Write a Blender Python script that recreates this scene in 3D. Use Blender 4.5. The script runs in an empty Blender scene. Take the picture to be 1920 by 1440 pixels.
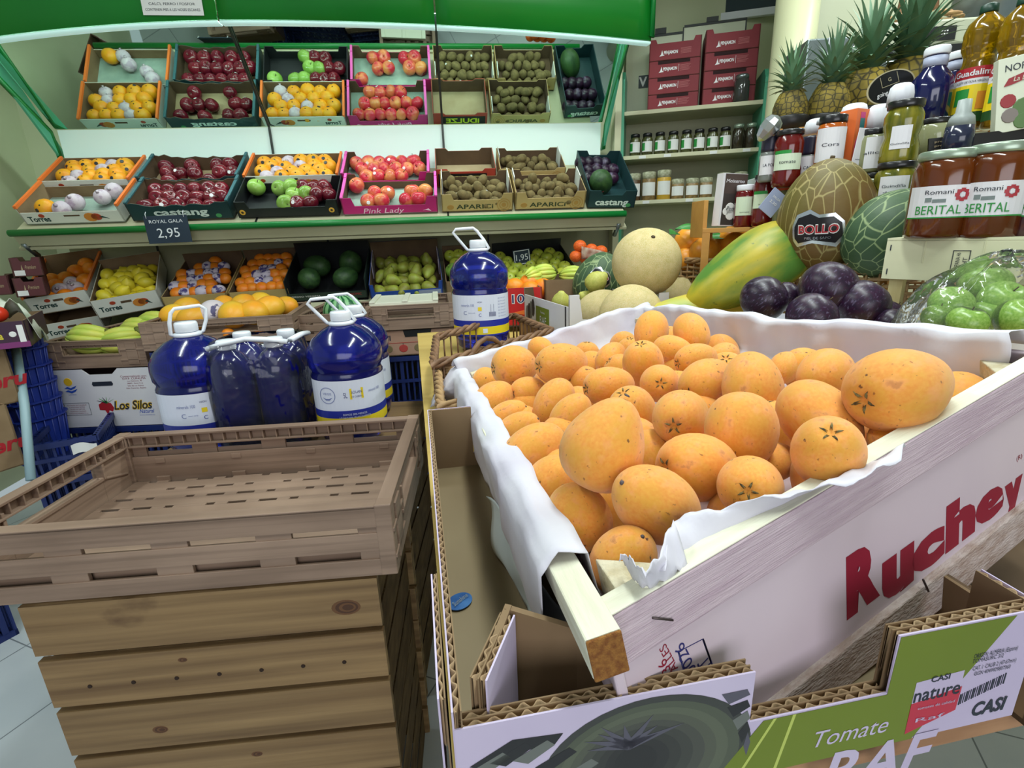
import bpy, math, random
from mathutils import Vector, Matrix
V = Vector
random.seed(7)
SC = bpy.context.scene
COL = SC.collection
# ------------------------------------------------------------------ camera, world, lights, exposure
HC = 1.22                                   # height of the camera above the floor
FPX = 960.0                                 # focal length in pixels of the 1920x1440 frame
TH, RO = math.radians(16.5), math.radians(2.0)
f_ = V((0, math.cos(TH), -math.sin(TH))); u0 = V((0, math.sin(TH), math.cos(TH))); r0 = V((1, 0, 0))
r_ = r0 * math.cos(RO) - u0 * math.sin(RO); u_ = u0 * math.cos(RO) + r0 * math.sin(RO)
EYE = V((0, 0, HC))
cd = bpy.data.cameras.new('camera'); cam = bpy.data.objects.new('camera', cd); COL.objects.link(cam)
cd.sensor_width = 36; cd.lens = 36 * FPX / 1920; cd.clip_start = 0.02; cd.clip_end = 60
cam.matrix_world = Matrix(((r_.x, u_.x, -f_.x, EYE.x), (r_.y, u_.y, -f_.y, EYE.y), (r_.z, u_.z, -f_.z, EYE.z), (0, 0, 0, 1)))
SC.camera = cam
w = bpy.data.worlds.new('world'); SC.world = w; w.use_nodes = True
w.node_tree.nodes['Background'].inputs[0].default_value = (0.80, 0.95, 1.0, 1); w.node_tree.nodes['Background'].inputs[1].default_value = 0.35
SC.view_settings.view_transform = 'Standard'; SC.view_settings.look = 'None'; SC.view_settings.gamma = 1; SC.view_settings.use_curve_mapping = False
SC.view_settings.exposure = 0.32
SC.cycles.max_bounces = 8; SC.cycles.transmission_bounces = 7; SC.cycles.glossy_bounces = 4; SC.cycles.diffuse_bounces = 3
SC.cycles.transparent_max_bounces = 10; SC.cycles.caustics_reflective = False; SC.cycles.caustics_refractive = False
SC.cycles.sample_clamp_indirect = 4.0; SC.cycles.use_denoising = True
def area(name, loc, aim, sx, sy, power, col):
    l = bpy.data.lights.new(name, 'AREA'); l.shape = 'RECTANGLE'; l.size = sx; l.size_y = sy; l.energy = power; l.color = col
    o = bpy.data.objects.new(name, l); COL.objects.link(o); o.location = loc
    o.rotation_euler = (V(aim) - V(loc)).to_track_quat('-Z', 'Y').to_euler(); return o
COOL = (0.90, 1.0, 0.97)
area('ceiling_tube_or_fill', (0.35, 0.55, 2.72), (0.35, 0.55, 0), 0.14, 1.5, 23, COOL)
area('ceiling_tube_or_fill', (-1.3, 0.9, 2.72), (-1.3, 0.9, 0), 0.14, 1.5, 15, COOL)
area('ceiling_tube_or_fill', (1.9, 1.6, 2.72), (1.9, 1.6, 0), 0.14, 1.5, 20, COOL)
area('ceiling_tube_or_fill', (0.65, 1.8, 2.72), (0.65, 1.8, 0), 1.5, 0.14, 15, COOL)  # added fill light, brightens the dark walls and panels at upper right
area('street_window', (0.3, -2.35, 1.65), (0.3, 1.2, 0.9), 2.6, 1.5, 34, (0.93, 0.94, 1.0))
# ------------------------------------------------------------------ picture helpers
def ray(px, py): return f_ + r_ * ((px - 960) / FPX) - u_ * ((py - 720) / FPX)
def pt(px, py, d): return EYE + ray(px, py) * d          # point at depth d along the camera axis
def atz(px, py, z):
    v = ray(px, py); return EYE + v * ((z - HC) / v.z)
def onp(px, py, o, n):
    v = ray(px, py); return EYE + v * ((o - EYE).dot(n) / v.dot(n))
def depth(p): return (V(p) - EYE).dot(f_)
def frame(o, x, y=None, z=None):
    """4x4 pose with origin o, X along x; y or z gives the second axis."""
    x = V(x).normalized()
    if z is not None:
        z = V(z); z = (z - x * z.dot(x)).normalized(); y = z.cross(x)
    else:
        y = V(y); y = (y - x * y.dot(x)).normalized(); z = x.cross(y)
    return Matrix(((x.x, y.x, z.x, o[0]), (x.y, y.y, z.y, o[1]), (x.z, y.z, z.z, o[2]), (0, 0, 0, 1)))
def TR(x=0, y=0, z=0): return Matrix.Translation((x, y, z))
def RX(a): return Matrix.Rotation(math.radians(a), 4, 'X')
def RY(a): return Matrix.Rotation(math.radians(a), 4, 'Y')
def RZ(a): return Matrix.Rotation(math.radians(a), 4, 'Z')
def SCL(x, y=None, z=None): return Matrix.Diagonal((x, x if y is None else y, x if z is None else z, 1))
# ------------------------------------------------------------------ mesh builder
class MB:
    def __init__(s): s.v = []; s.f = []; s.m = []; s.sm = []
    def add(s, vs, fs, m=0, smooth=False, M=None):
        b = len(s.v)
        s.v += [tuple((M @ V(p)) if M is not None else p) for p in vs]
        s.f += [tuple(i + b for i in f) for f in fs]; s.m += [m] * len(fs); s.sm += [smooth] * len(fs); return s
    def box(s, x0, x1, y0, y1, z0, z1, m=0, M=None):
        vs = [(x, y, z) for z in (z0, z1) for y in (y0, y1) for x in (x0, x1)]
        return s.add(vs, [(0, 2, 3, 1), (4, 5, 7, 6), (0, 1, 5, 4), (2, 6, 7, 3), (0, 4, 6, 2), (1, 3, 7, 5)], m, False, M)
    def lathe(s, prof, n=24, m=0, M=None, smooth=True, sq=0.0, wob=None):
        vs, fs = [], []
        for r, z in prof:
            for k in range(n):
                a = 2 * math.pi * k / n; rr = r
                if sq: rr = r * (1 + sq * (0.5 - 0.5 * math.cos(4 * a)) * 0.5)
                if wob: rr *= wob(a, z)
                vs.append((rr * math.cos(a), rr * math.sin(a), z))
        for i in range(len(prof) - 1):
            for k in range(n):
                k2 = (k + 1) % n; fs.append((i * n + k, i * n + k2, (i + 1) * n + k2, (i + 1) * n + k))
        fs.append(tuple(range(n - 1, -1, -1))); fs.append(tuple((len(prof) - 1) * n + k for k in range(n)))
        return s.add(vs, fs, m, smooth, M)
    def tube(s, pts, r, n=8, m=0, M=None, closed=False, sy=1.0):
        pts = [V(p) for p in pts]; N = len(pts); vs, fs = [], []
        nrm = None
        for i, p in enumerate(pts):
            t = (pts[(i + 1) % N] - pts[i - 1]) if closed else (pts[min(i + 1, N - 1)] - pts[max(i - 1, 0)])
            t.normalize()
            if nrm is None: nrm = t.orthogonal().normalized() if abs(t.z) > .9 else V((0, 0, 1)).cross(t).normalized()
            nrm = (nrm - t * nrm.dot(t)).normalized(); b = t.cross(nrm)
            ri = r[i] if isinstance(r, (list, tuple)) else r
            for k in range(n):
                a = 2 * math.pi * k / n; vs.append(tuple(p + nrm * math.cos(a) * ri + b * math.sin(a) * ri * sy))
        for i in range(N if closed else N - 1):
            j = (i + 1) % N
            for k in range(n): k2 = (k + 1) % n; fs.append((i * n + k, i * n + k2, j * n + k2, j * n + k))
        if not closed: fs.append(tuple(range(n - 1, -1, -1))); fs.append(tuple((N - 1) * n + k for k in range(n)))
        return s.add(vs, fs, m, True, M)
    def prism(s, poly, z0, z1, m=0, M=None, ms=None):
        n = len(poly); vs = [(x, y, z0) for x, y in poly] + [(x, y, z1) for x, y in poly]
        s.add(vs, [tuple(range(n - 1, -1, -1)), tuple(range(n, 2 * n))], m, False, M)
        return s.add(vs, [(i, (i + 1) % n, n + (i + 1) % n, n + i) for i in range(n)], m if ms is None else ms, False, M)
    def grid(s, fn, nu, nv, m=0, M=None, thick=0.0, smooth=True, mb=None):
        vs = [tuple(fn(i / nu, j / nv)) for j in range(nv + 1) for i in range(nu + 1)]
        fs = [(j * (nu + 1) + i, j * (nu + 1) + i + 1, (j + 1) * (nu + 1) + i + 1, (j + 1) * (nu + 1) + i) for j in range(nv) for i in range(nu)]
        s.add(vs, fs, m, smooth, M)
        return s
    def text(s, txt, M, h, m=0, wid=None, mapf=None, bold=0.0, al='c', lift=0.0006, slant=0.0):
        """writing lying in the XY plane of M, cap height h; wid squeezes it to a width"""
        vs, fs, W, H = text_mesh(txt, bold)
        k = h / H; kx = (wid / W) if wid else k
        ox = {'c': -W * kx / 2, 'l': 0, 'r': -W * kx}[al]
        vv = [(x * kx + ox + slant * y * k, y * k - h / 2, lift) for x, y in vs]
        if mapf: vv = [mapf(*p) for p in vv]
        return s.add(vv, fs, m, False, M)
    def build(s, name, mats, parent=None, M=None, bev=0, sub=0, solid=0, data=None):
        me = bpy.data.meshes.new(name)
        me.from_pydata(s.v, [], s.f); me.polygons.foreach_set('material_index', s.m); me.polygons.foreach_set('use_smooth', s.sm)
        for mt in (mats if isinstance(mats, (list, tuple)) else [mats]): me.materials.append(mt)
        me.update(); return place(name, me, parent, M, bev, sub, solid)
def place(name, me, parent=None, M=None, bev=0, sub=0, solid=0):
    o = bpy.data.objects.new(name, me); COL.objects.link(o)
    if parent is not None: o.parent = parent
    if M is not None: o.matrix_basis = M
    if solid:
        md = o.modifiers.new('s', 'SOLIDIFY'); md.thickness = solid; md.offset = -1
    if bev:
        md = o.modifiers.new('b', 'BEVEL'); md.width = bev; md.segments = 2; md.limit_method = 'ANGLE'; md.angle_limit = math.radians(50)
    if sub:
        md = o.modifiers.new('u', 'SUBSURF'); md.levels = sub; md.render_levels = sub
    return o
TCACHE = {}
def text_mesh(txt, bold=0.0):
    k = (txt, bold)
    if k not in TCACHE:
        c = bpy.data.curves.new('t', 'FONT'); c.body = txt; c.size = 1; c.resolution_u = 3; c.offset = bold
        o = bpy.data.objects.new('t', c); me = o.to_mesh()
        vs = [(v.co.x, v.co.y) for v in me.vertices]; fs = [tuple(p.vertices) for p in me.polygons]
        o.to_mesh_clear(); bpy.data.objects.remove(o); bpy.data.curves.remove(c)
        if not vs: vs, fs = [(0, 0), (.5, 0), (.5, .7), (0, .7)], [(0, 1, 2, 3)]
        x0 = min(v[0] for v in vs); x1 = max(v[0] for v in vs); H = 0.70 if '\n' not in txt else max(v[1] for v in vs) - min(v[1] for v in vs)
        y0 = 0 if '\n' not in txt else min(v[1] for v in vs)
        TCACHE[k] = ([(x - x0, y - y0) for x, y in vs], fs, max(x1 - x0, 1e-3), H)
    return TCACHE[k]
def tag(o, label=None, cat=None, group=None, kind=None):
    if label: o['label'] = label
    if cat: o['category'] = cat
    if group: o['group'] = group
    if kind: o['kind'] = kind
    return o
def thing(name, label, cat, M=None, group=None):
    o = bpy.data.objects.new(name, None); COL.objects.link(o); o.empty_display_size = .02
    if M is not None: o.matrix_basis = M
    return tag(o, label, cat, group)
def copy_tree(o, M=None, label=None, group=None, parent=None):
    c = o.copy(); COL.objects.link(c)
    if parent is not None: c.parent = parent
    if M is not None: c.matrix_basis = M
    if label: c['label'] = label
    if group: c['group'] = group
    for ch in list(o.children): copy_tree(ch, parent=c)
    return c
class Kind:
    """first use places the prototype itself, later uses copy it"""
    def __init__(s, make): s.make = make; s.o = None
    def put(s, M, label, group=None):
        if s.o is None:
            s.o = s.make(); o = s.o; o.matrix_basis = M; tag(o, label, None, group); return o
        c = copy_tree(s.o, M, label, group)
        if not group and 'group' in c: del c['group']
        return c
# ------------------------------------------------------------------ materials
MATS = {}
def N(nt, t, **kw):
    n = nt.nodes.new(t)
    for k, v in kw.items():
        if k in n.inputs: n.inputs[k].default_value = v
        else: setattr(n, k, v)
    return n
def srgb(*c):
    if len(c) == 1: c = c[0]
    return tuple(((x / 255) / 12.92 if x / 255 <= .04045 else ((x / 255 + .055) / 1.055) ** 2.4) for x in c) + (1,)
def mat(name, c1, c2=None, rough=.5, scale=8, stretch=(1, 1, 1), bump=0, bscale=None, metal=0, trans=0, ior=1.45, spec=.5, rnd=0, detail=4, lo=.35, hi=.65, c3=None, emit=0, sss=0, coat=0, alpha=1, sheen=0, kind='noise'):
    if name in MATS: return MATS[name]
    m = bpy.data.materials.new(name); m.use_nodes = True; nt = m.node_tree; b = nt.nodes['Principled BSDF']; MATS[name] = m
    L = nt.links.new; I = b.inputs
    I['Base Color'].default_value = srgb(c1); I['Roughness'].default_value = rough; I['Metallic'].default_value = metal
    I['Transmission Weight'].default_value = trans; I['IOR'].default_value = ior; I['Specular IOR Level'].default_value = spec
    I['Coat Weight'].default_value = coat; I['Alpha'].default_value = alpha
    if coat: I['Coat Roughness'].default_value = .15
    if sss: I['Subsurface Weight'].default_value = sss; I['Subsurface Radius'].default_value = (.02, .01, .005); I['Subsurface Scale'].default_value = .5
    if sheen: I['Sheen Weight'].default_value = sheen
    if emit: I['Emission Color'].default_value = srgb(c1); I['Emission Strength'].default_value = emit
    tc = None
    if c2 is not None or bump:
        tc = N(nt, 'ShaderNodeTexCoord'); mp = N(nt, 'ShaderNodeMapping'); mp.inputs['Scale'].default_value = stretch; L(tc.outputs['Object'], mp.inputs['Vector'])
        if rnd:
            oi = N(nt, 'ShaderNodeObjectInfo'); vm = N(nt, 'ShaderNodeVectorMath'); vm.operation = 'ADD'
            ml = N(nt, 'ShaderNodeMath'); ml.operation = 'MULTIPLY'; ml.inputs[1].default_value = 37.0; L(oi.outputs['Random'], ml.inputs[0])
            L(mp.outputs[0], vm.inputs[0]); L(ml.outputs[0], vm.inputs[1]); vec = vm.outputs[0]
        else: vec = mp.outputs[0]
    if c2 is not None:
        if kind == 'wood':
            wv = N(nt, 'ShaderNodeTexWave', Scale=scale, Distortion=6.0, Detail=3.0); wv.inputs['Detail Scale'].default_value = 1.2; wv.bands_direction = 'Z'; L(vec, wv.inputs['Vector']); fac = wv.outputs['Fac']
        elif kind == 'voronoi':
            wv = N(nt, 'ShaderNodeTexVoronoi', Scale=scale); wv.feature = 'DISTANCE_TO_EDGE'; L(vec, wv.inputs['Vector']); fac = wv.outputs[0]
        else:
            wv = N(nt, 'ShaderNodeTexNoise', Scale=scale, Detail=float(detail)); L(vec, wv.inputs['Vector']); fac = wv.outputs['Fac']
        cr = N(nt, 'ShaderNodeValToRGB'); e = cr.color_ramp.elements; e[0].position = lo; e[1].position = hi; e[0].color = srgb(c1); e[1].color = srgb(c2)
        if c3 is not None: k = e.new((lo + hi) / 2 + .0); k.color = srgb(c3)
        L(fac, cr.inputs[0]); out = cr.outputs[0]
        if rnd:
            hs = N(nt, 'ShaderNodeHueSaturation'); mr = N(nt, 'ShaderNodeMapRange'); mr.inputs['To Min'].default_value = 1 - rnd; mr.inputs['To Max'].default_value = 1 + rnd * .6
            L(oi.outputs['Random'], mr.inputs[0]); L(mr.outputs[0], hs.inputs['Value']); L(out, hs.inputs['Color']); out = hs.outputs[0]
        L(out, I['Base Color'])
    if bump:
        bn = N(nt, 'ShaderNodeTexNoise', Scale=float(bscale or scale * 4), Detail=4.0); L(vec, bn.inputs['Vector'])
        bp = N(nt, 'ShaderNodeBump', Strength=bump, Distance=.002); L(bn.outputs['Fac'], bp.inputs['Height']); L(bp.outputs[0], I['Normal'])
    return m
def mixin(m, c, scale, lo, hi, amt=1.0, kind='noise', stretch=(1, 1, 1), off=0):
    """lays a second patchy colour (marks, freckles, dirt) over a material's own colour"""
    nt = m.node_tree; L = nt.links.new; b = nt.nodes['Principled BSDF']; I = b.inputs['Base Color']
    tc = N(nt, 'ShaderNodeTexCoord'); mp = N(nt, 'ShaderNodeMapping'); mp.inputs['Scale'].default_value = stretch; L(tc.outputs['Object'], mp.inputs['Vector'])
    oi = N(nt, 'ShaderNodeObjectInfo'); ml = N(nt, 'ShaderNodeMath'); ml.operation = 'MULTIPLY'; ml.inputs[1].default_value = 91.0; L(oi.outputs['Random'], ml.inputs[0])
    vm = N(nt, 'ShaderNodeVectorMath'); vm.operation = 'ADD'; L(mp.outputs[0], vm.inputs[0]); L(ml.outputs[0], vm.inputs[1])
    if kind == 'voronoi': t = N(nt, 'ShaderNodeTexVoronoi', Scale=float(scale)); t.feature = 'DISTANCE_TO_EDGE'; o = t.outputs[0]
    elif kind == 'wave': t = N(nt, 'ShaderNodeTexWave', Scale=float(scale), Distortion=5.0, Detail=2.0); o = t.outputs['Fac']
    else: t = N(nt, 'ShaderNodeTexNoise', Scale=float(scale), Detail=5.0); o = t.outputs['Fac']
    L(vm.outputs[0], t.inputs['Vector'])
    mr = N(nt, 'ShaderNodeMapRange'); mr.inputs['From Min'].default_value = lo; mr.inputs['From Max'].default_value = hi; mr.inputs['To Max'].default_value = amt; L(o, mr.inputs[0])
    mx = N(nt, 'ShaderNodeMix'); mx.data_type = 'RGBA'; mx.inputs[7].default_value = srgb(c); L(mr.outputs[0], mx.inputs[0])
    if I.is_linked: L(I.links[0].from_socket, mx.inputs[6])
    else: mx.inputs[6].default_value = I.default_value
    L(mx.outputs[2], I); return m
WHITE = mat('white_paper', (226, 226, 224), rough=.6)
LAV = mat('printed_white_card', (205, 196, 216), (190, 180, 205), rough=.5, scale=5)
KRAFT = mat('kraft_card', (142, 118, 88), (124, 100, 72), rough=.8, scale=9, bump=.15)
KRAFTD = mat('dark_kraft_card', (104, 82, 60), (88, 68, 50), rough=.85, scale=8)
KRAFTL = mat('light_kraft_card', (178, 158, 124), (164, 142, 108), rough=.8, scale=9)
BLACK = mat('black', (16, 17, 20), rough=.5)
INK = mat('dark_ink', (36, 42, 56), rough=.6)
RED = mat('red_print', (168, 34, 44), rough=.5)
ORANGEP = mat('orange_print', (236, 120, 50), rough=.5)
GREENM = mat('green_enamel', (16, 122, 52), rough=.3, spec=.6)
GREENL = mat('pale_green_enamel', (84, 176, 140), rough=.35)
WALLM = mat('painted_wall', (196, 202, 168), (188, 196, 160), rough=.8, scale=2)
CREAM = mat('cream_metal', (206, 204, 172), (196, 194, 160), rough=.5, scale=3)
PULP = mat('moulded_pulp', (160, 180, 168), (142, 162, 152), rough=.9, scale=14)
BLUEC = mat('blue_crate_plastic', (28, 44, 104), (20, 34, 84), rough=.45, scale=6)
BROWNC = mat('brown_crate_plastic', (158, 132, 114), (132, 108, 92), rough=.5, scale=4, stretch=(1, 1, 6))
mixin(BROWNC, (96, 76, 64), 34, .45, .75, .6, stretch=(.05, 1, 4))
WHITEP = mat('white_plastic', (226, 230, 234), rough=.35)
STEEL = mat('brushed_steel', (150, 160, 162), (128, 138, 142), rough=.3, metal=.85, scale=5)
GLASS = mat('clear_glass', (240, 246, 244), rough=.03, trans=1, ior=1.3)
DARKG = mat('dark_window_glass', (60, 72, 78), rough=.08)
SILVER = mat('silver_foil', (205, 210, 214), rough=.22, metal=.9)
def flat(name, c, rough=.5, **k): return mat(name, c, rough=rough, **k)
ORD = ['first', 'second', 'third', 'fourth', 'fifth', 'sixth', 'seventh', 'eighth', 'ninth', 'tenth', 'eleventh', 'twelfth']
# ------------------------------------------------------------------ the room
TILE = mat('floor_tile', (196, 202, 206), (180, 188, 194), rough=.35, scale=3)
mixin(TILE, (120, 128, 136), 1, 0, 1, 0)
def tile_lines():
    nt = TILE.node_tree; L = nt.links.new; b = nt.nodes['Principled BSDF']
    tc = N(nt, 'ShaderNodeTexCoord'); mp = N(nt, 'ShaderNodeMapping'); mp.inputs['Rotation'].default_value = (0, 0, math.radians(22)); L(tc.outputs['Object'], mp.inputs[0])
    br = N(nt, 'ShaderNodeTexBrick', Scale=1.0); br.offset = 0; br.inputs['Brick Width'].default_value = .33; br.inputs['Row Height'].default_value = .33
    br.inputs['Mortar Size'].default_value = .0022; br.inputs['Color1'].default_value = (1, 1, 1, 1); br.inputs['Color2'].default_value = (.94, .94, .94, 1); br.inputs['Mortar'].default_value = (.35, .36, .38, 1); L(mp.outputs[0], br.inputs[0])
    mx = N(nt, 'ShaderNodeMix'); mx.data_type = 'RGBA'; mx.blend_type = 'MULTIPLY'; mx.inputs[0].default_value = 1
    src = b.inputs['Base Color'].links[0].from_socket; L(src, mx.inputs[6]); L(br.outputs[0], mx.inputs[7]); L(mx.outputs[2], b.inputs['Base Color'])
tile_lines()
def S(name, mb, mats, **k): return tag(mb.build(name, mats, **k), kind='structure')
S('floor', MB().box(-2.6, 3.4, -2.6, 4.2, -.05, 0), TILE)
S('ceiling', MB().box(-2.6, 3.4, -2.6, 4.2, 2.8, 2.85), flat('ceiling_paint', (190, 196, 184), .9))
S('wall_back', MB().box(-2.6, 3.4, 4.05, 4.2, 0, 2.8), WALLM)
S('wall_right', MB().box(3.25, 3.4, -2.6, 4.2, 0, 2.8), WALLM)
S('wall_front', MB().box(-2.6, -1.2, -2.6, -2.5, 0, 2.8).box(1.8, 3.4, -2.6, -2.5, 0, 2.8).box(-1.2, 1.8, -2.6, -2.5, 2.45, 2.8).box(-1.2, 1.8, -2.6, -2.5, 0, .9), WALLM)
# display stand frame of reference: X along the rail, Y away, Z up
_L, _R = pt(41, 423, 2.44), pt(1160, 393, 2.74)
z0 = (_L.z + _R.z) / 2
DO = V((_L.x, _L.y, z0)); DU = V((_R.x - _L.x, _R.y - _L.y, 0)); DW = DU.length; DF = frame(DO, DU, z=(0, 0, 1)); DY = DF.to_3x3() @ V((0, 1, 0)); DI = DF.inverted()
lw = MB().box(-.55, -.42, -1.2, 1.8, -z0, 2.8 - z0)
S('wall_left', lw, WALLM, M=DF)
S('wall_panel', MB().box(-.5, DW + 3.5, .80, .86, -z0, 2.8 - z0), WALLM, M=DF)['kind'] = 'structure'
SLOPE = math.radians(32.7)
TU = DF @ Matrix.Rotation(SLOPE, 4, 'X')                         # upper tray: X, Y up the slope, Z normal
# ------------------------------------------------------------------ the green display stand
st = thing('display_stand', 'green and cream fruit display stand with tilted mirrors and arched canopy', 'display stand')
GREENF = mat('green_canopy_panel', (22, 128, 40), (18, 118, 36), rough=.28, scale=2, spec=.5)
def yz(y0_, z0_, y1_, z1_, x0, x1, th, m=0, mb=None):            # a slab between two (y,z) points over x0..x1
    d = V((0, y1_ - y0_, z1_ - z0_)); n = V((0, -d.z, d.y)).normalized() * th; mb = mb or MB()
    a = [(x, y, z) for x in (x0, x1) for (y, z) in ((y0_, z0_), (y1_, z1_), (y1_ + n.y, z1_ + n.z), (y0_ + n.y, z0_ + n.z))]
    return mb.add(a, [(0, 1, 2, 3), (7, 6, 5, 4), (0, 4, 5, 1), (1, 5, 6, 2), (2, 6, 7, 3), (3, 7, 4, 0)], m)
def dpt(px, py, X=None, Y=None):                                 # picture point on a vertical plane X=... or Y=... of the stand
    n = DF.to_3x3() @ V((1, 0, 0) if X is not None else (0, 1, 0)); o = DF @ V((X or 0, Y or 0, 0)); return DI @ onp(px, py, o, n)
SEAM = [0.0, DW * .364, DW * .69, DW]
TH0, TH1 = .0, .52                                                # tray from front to back along the slope
tb = MB(); tb.box(-.03, DW + .03, -.03, TH1, -.035, -.01, 0)
for x in (SEAM[1], SEAM[2]): tb.box(x - .004, x + .004, -.045, TH1, -.036, -.004, 1)
tb.build('tray', [CREAM, BLACK], st, TU, bev=.003)
fr = MB().box(-.03, DW + .03, -.05, -.03, -.075, .0); fr.box(-.05, DW + .05, -.046, .35, -.10, -.085); fr.build('tray_front', CREAM, st, TU, bev=.002)
MB().tube([(-.02, -.066, .008), (DW + .02, -.066, .008)], .016, 14).build('front_rail', GREENM, st, TU)
for x in (-.01, DW): MB().tube([(x, -.05, -.06), (x, -.02, -.15)], .012, 8).build('rail_bracket', STEEL, st, TU)
bk = [DI @ (TU @ V((0, TH1, 0)))][0]                             # back edge of tray (y,z)
M0 = (.463, .506); M1 = (.045, .905)                            # mirror bottom / top in (y,z)
MIR = mat('mirror_silvered', (214, 236, 224), rough=.02, metal=1)
for i in range(3):
    g = .004; mm = MB(); x0, x1 = SEAM[i] + g - (0.04 if i == 0 else 0), SEAM[i + 1] - g + (.04 if i == 2 else 0)
    yz(M0[0], M0[1], M1[0], M1[1], x0, x1, -.006, 0, mm); mm.build('mirror', MIR, st, DF)
WPAN = mat('white_enamel_panel', (232, 250, 244), rough=.4)
for i in range(3):
    yz(bk.y + .03, bk.z - .02, M0[0], M0[1] - .004, SEAM[i] + .003 - (.03 if i == 0 else 0), SEAM[i + 1] - .003 + (.03 if i == 2 else 0), -.006).build('white_back_panel', WPAN, st, DF)
for x in SEAM[1:3]:
    yz(bk.y + .02, bk.z, M0[0] - .008, M0[1] - .004, x - .006, x + .006, .006).build('perforated_strip', flat('dark_strip', (50, 56, 52), .4), st, DF)
    yz(M0[0] - .008, M0[1], M1[0] - .008, M1[1], x - .006, x + .006, .008).build('mirror_joint', flat('dark_strip', (50, 56, 52), .4), st, DF)
# canopy: arched green fascia, pale lamp strip under it
FY = -.03; FZ = .80
def fas(x, t): a = x / DW - .42; bow = .045 - (.5 if a < 0 else .2) * a * a; return (x, FY - .02 * (1 - t), FZ + bow + t * .42)
EXT = .13
for i in range(3):
    x0 = SEAM[i] + .004 - (EXT if i == 0 else 0); x1 = SEAM[i + 1] - .004 + (EXT if i == 2 else 0)
    gg = MB().grid(lambda u, v: fas(x0 + (x1 - x0) * u, v), 14, 2); gg.build('canopy_panel', GREENF, st, DF, solid=.012)
    ls = MB().grid(lambda u, v: (lambda p: (p[0], p[1] + .004 + v * .055, p[2] - .004 + v * .006))(fas(x0 + (x1 - x0) * u, 0)), 14, 1)
    ls.build('lamp_diffuser', mat('lamp_diffuser', (180, 216, 210), rough=.4, emit=.5), st, DF, solid=.01)
yz(FY + .02, FZ + .30, .5, FZ + .30, -EXT, DW + EXT, .01).build('canopy_roof', CREAM, st, DF)
for s, x in ((0, -.05), (1, DW + .05)):
    xo = -EXT if s == 0 else DW + EXT
    poly = [(.47, .36), (.53, .36), (.12, .93), (.06, 1.2), (FY, 1.2), (FY, .80), (.03, .88)]
    sp = MB(); sp.prism(poly, 0, .012, 0, Matrix(((0, 0, 1, x - .006), (1, 0, 0, 0), (0, 1, 0, 0), (0, 0, 0, 1))))
    sp.build('side_panel', GREENL, st, DF, bev=.002)
    rim = MB(); 
    rim.tube([(xo, FY - .02, 1.2), (xo, FY - .02, .70 if s == 0 else .78), (x, .015, .80 if s == 0 else .84), (x, .44, .49), (x, .47, .36)], .013, 4)
    rim.build('side_rim', GREENM, st, DF)
for a, b in ((.0, DW * .5), (DW * .5, DW)):
    p = DF @ V(((a + b) / 2, .025, .945)); q = DF @ V(((a + b) / 2, .22, .20))
    l = area('canopy_tube', p, q, 1.35, .05, 9.5, (.80, 1.0, .93)); 
    l.matrix_world = Matrix.Translation(p) @ frame((0, 0, 0), DU, z=(p - q))
# back panel under the tray, its seams, and the lower tray
LOW = DI @ pt(600, 600, 2.50)
bp = MB(); bp.box(-.15, DW + .12, .50, .515, -z0 + .05, bk.z - .01, 0)
for x in (.32, .32 + DW * .33, .32 + DW * .66): bp.box(x, x + .010, .494, .50, -z0 + .1, bk.z - .03, 1)
bp.build('back_panel', [mat('shaded_cream_metal', (150, 148, 118), (140, 138, 110), rough=.6, scale=2), BLACK], st, DF)  # cream darkened in its colour for the shade below the tray
for x in (DW + .10,): MB().box(x, x + .04, .42, .50, -z0, bk.z + .9).build('upright', CREAM, st, DF, bev=.003)
TL = DF @ TR(0, .00, -.46) @ Matrix.Rotation(math.radians(24), 4, 'X')   # lower tray plane
TLI = TL.inverted(); TUI = TU.inverted()
MB().box(.55, DW + .05, -.02, .52, -.04, -.012).build('lower_tray', CREAM, st, TL, bev=.003)
MB().box(-.05, DW, .02, .49, -z0 + .02, -.56).build('plinth', flat('dark_plinth', (58, 58, 50), .7), st, DF)
# paper notice on the canopy
M = DF @ frame(fas(dpt(328, 10, Y=FY).x, 0), (1, 0, 0), z=(0, -1, 0.02)) @ TR(0, .075, .008)
nm = MB().box(-.125, .125, -.06, .09, 0, .001, 0)
for k, s in enumerate(['FILA EN NUMERO', 'CALCI, FERRO I FOSFOR', 'CONTENEN MES A LES NOSES ESCANES']): nm.text(s, M=TR(0, .005 - .022 * k, .0012), h=.010, m=1, wid=(.17, .19, .225)[k])
tag(nm.build('paper_notice', [WHITE, INK], None, M), 'white printed paper notice stuck on green canopy', 'notice')
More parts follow.
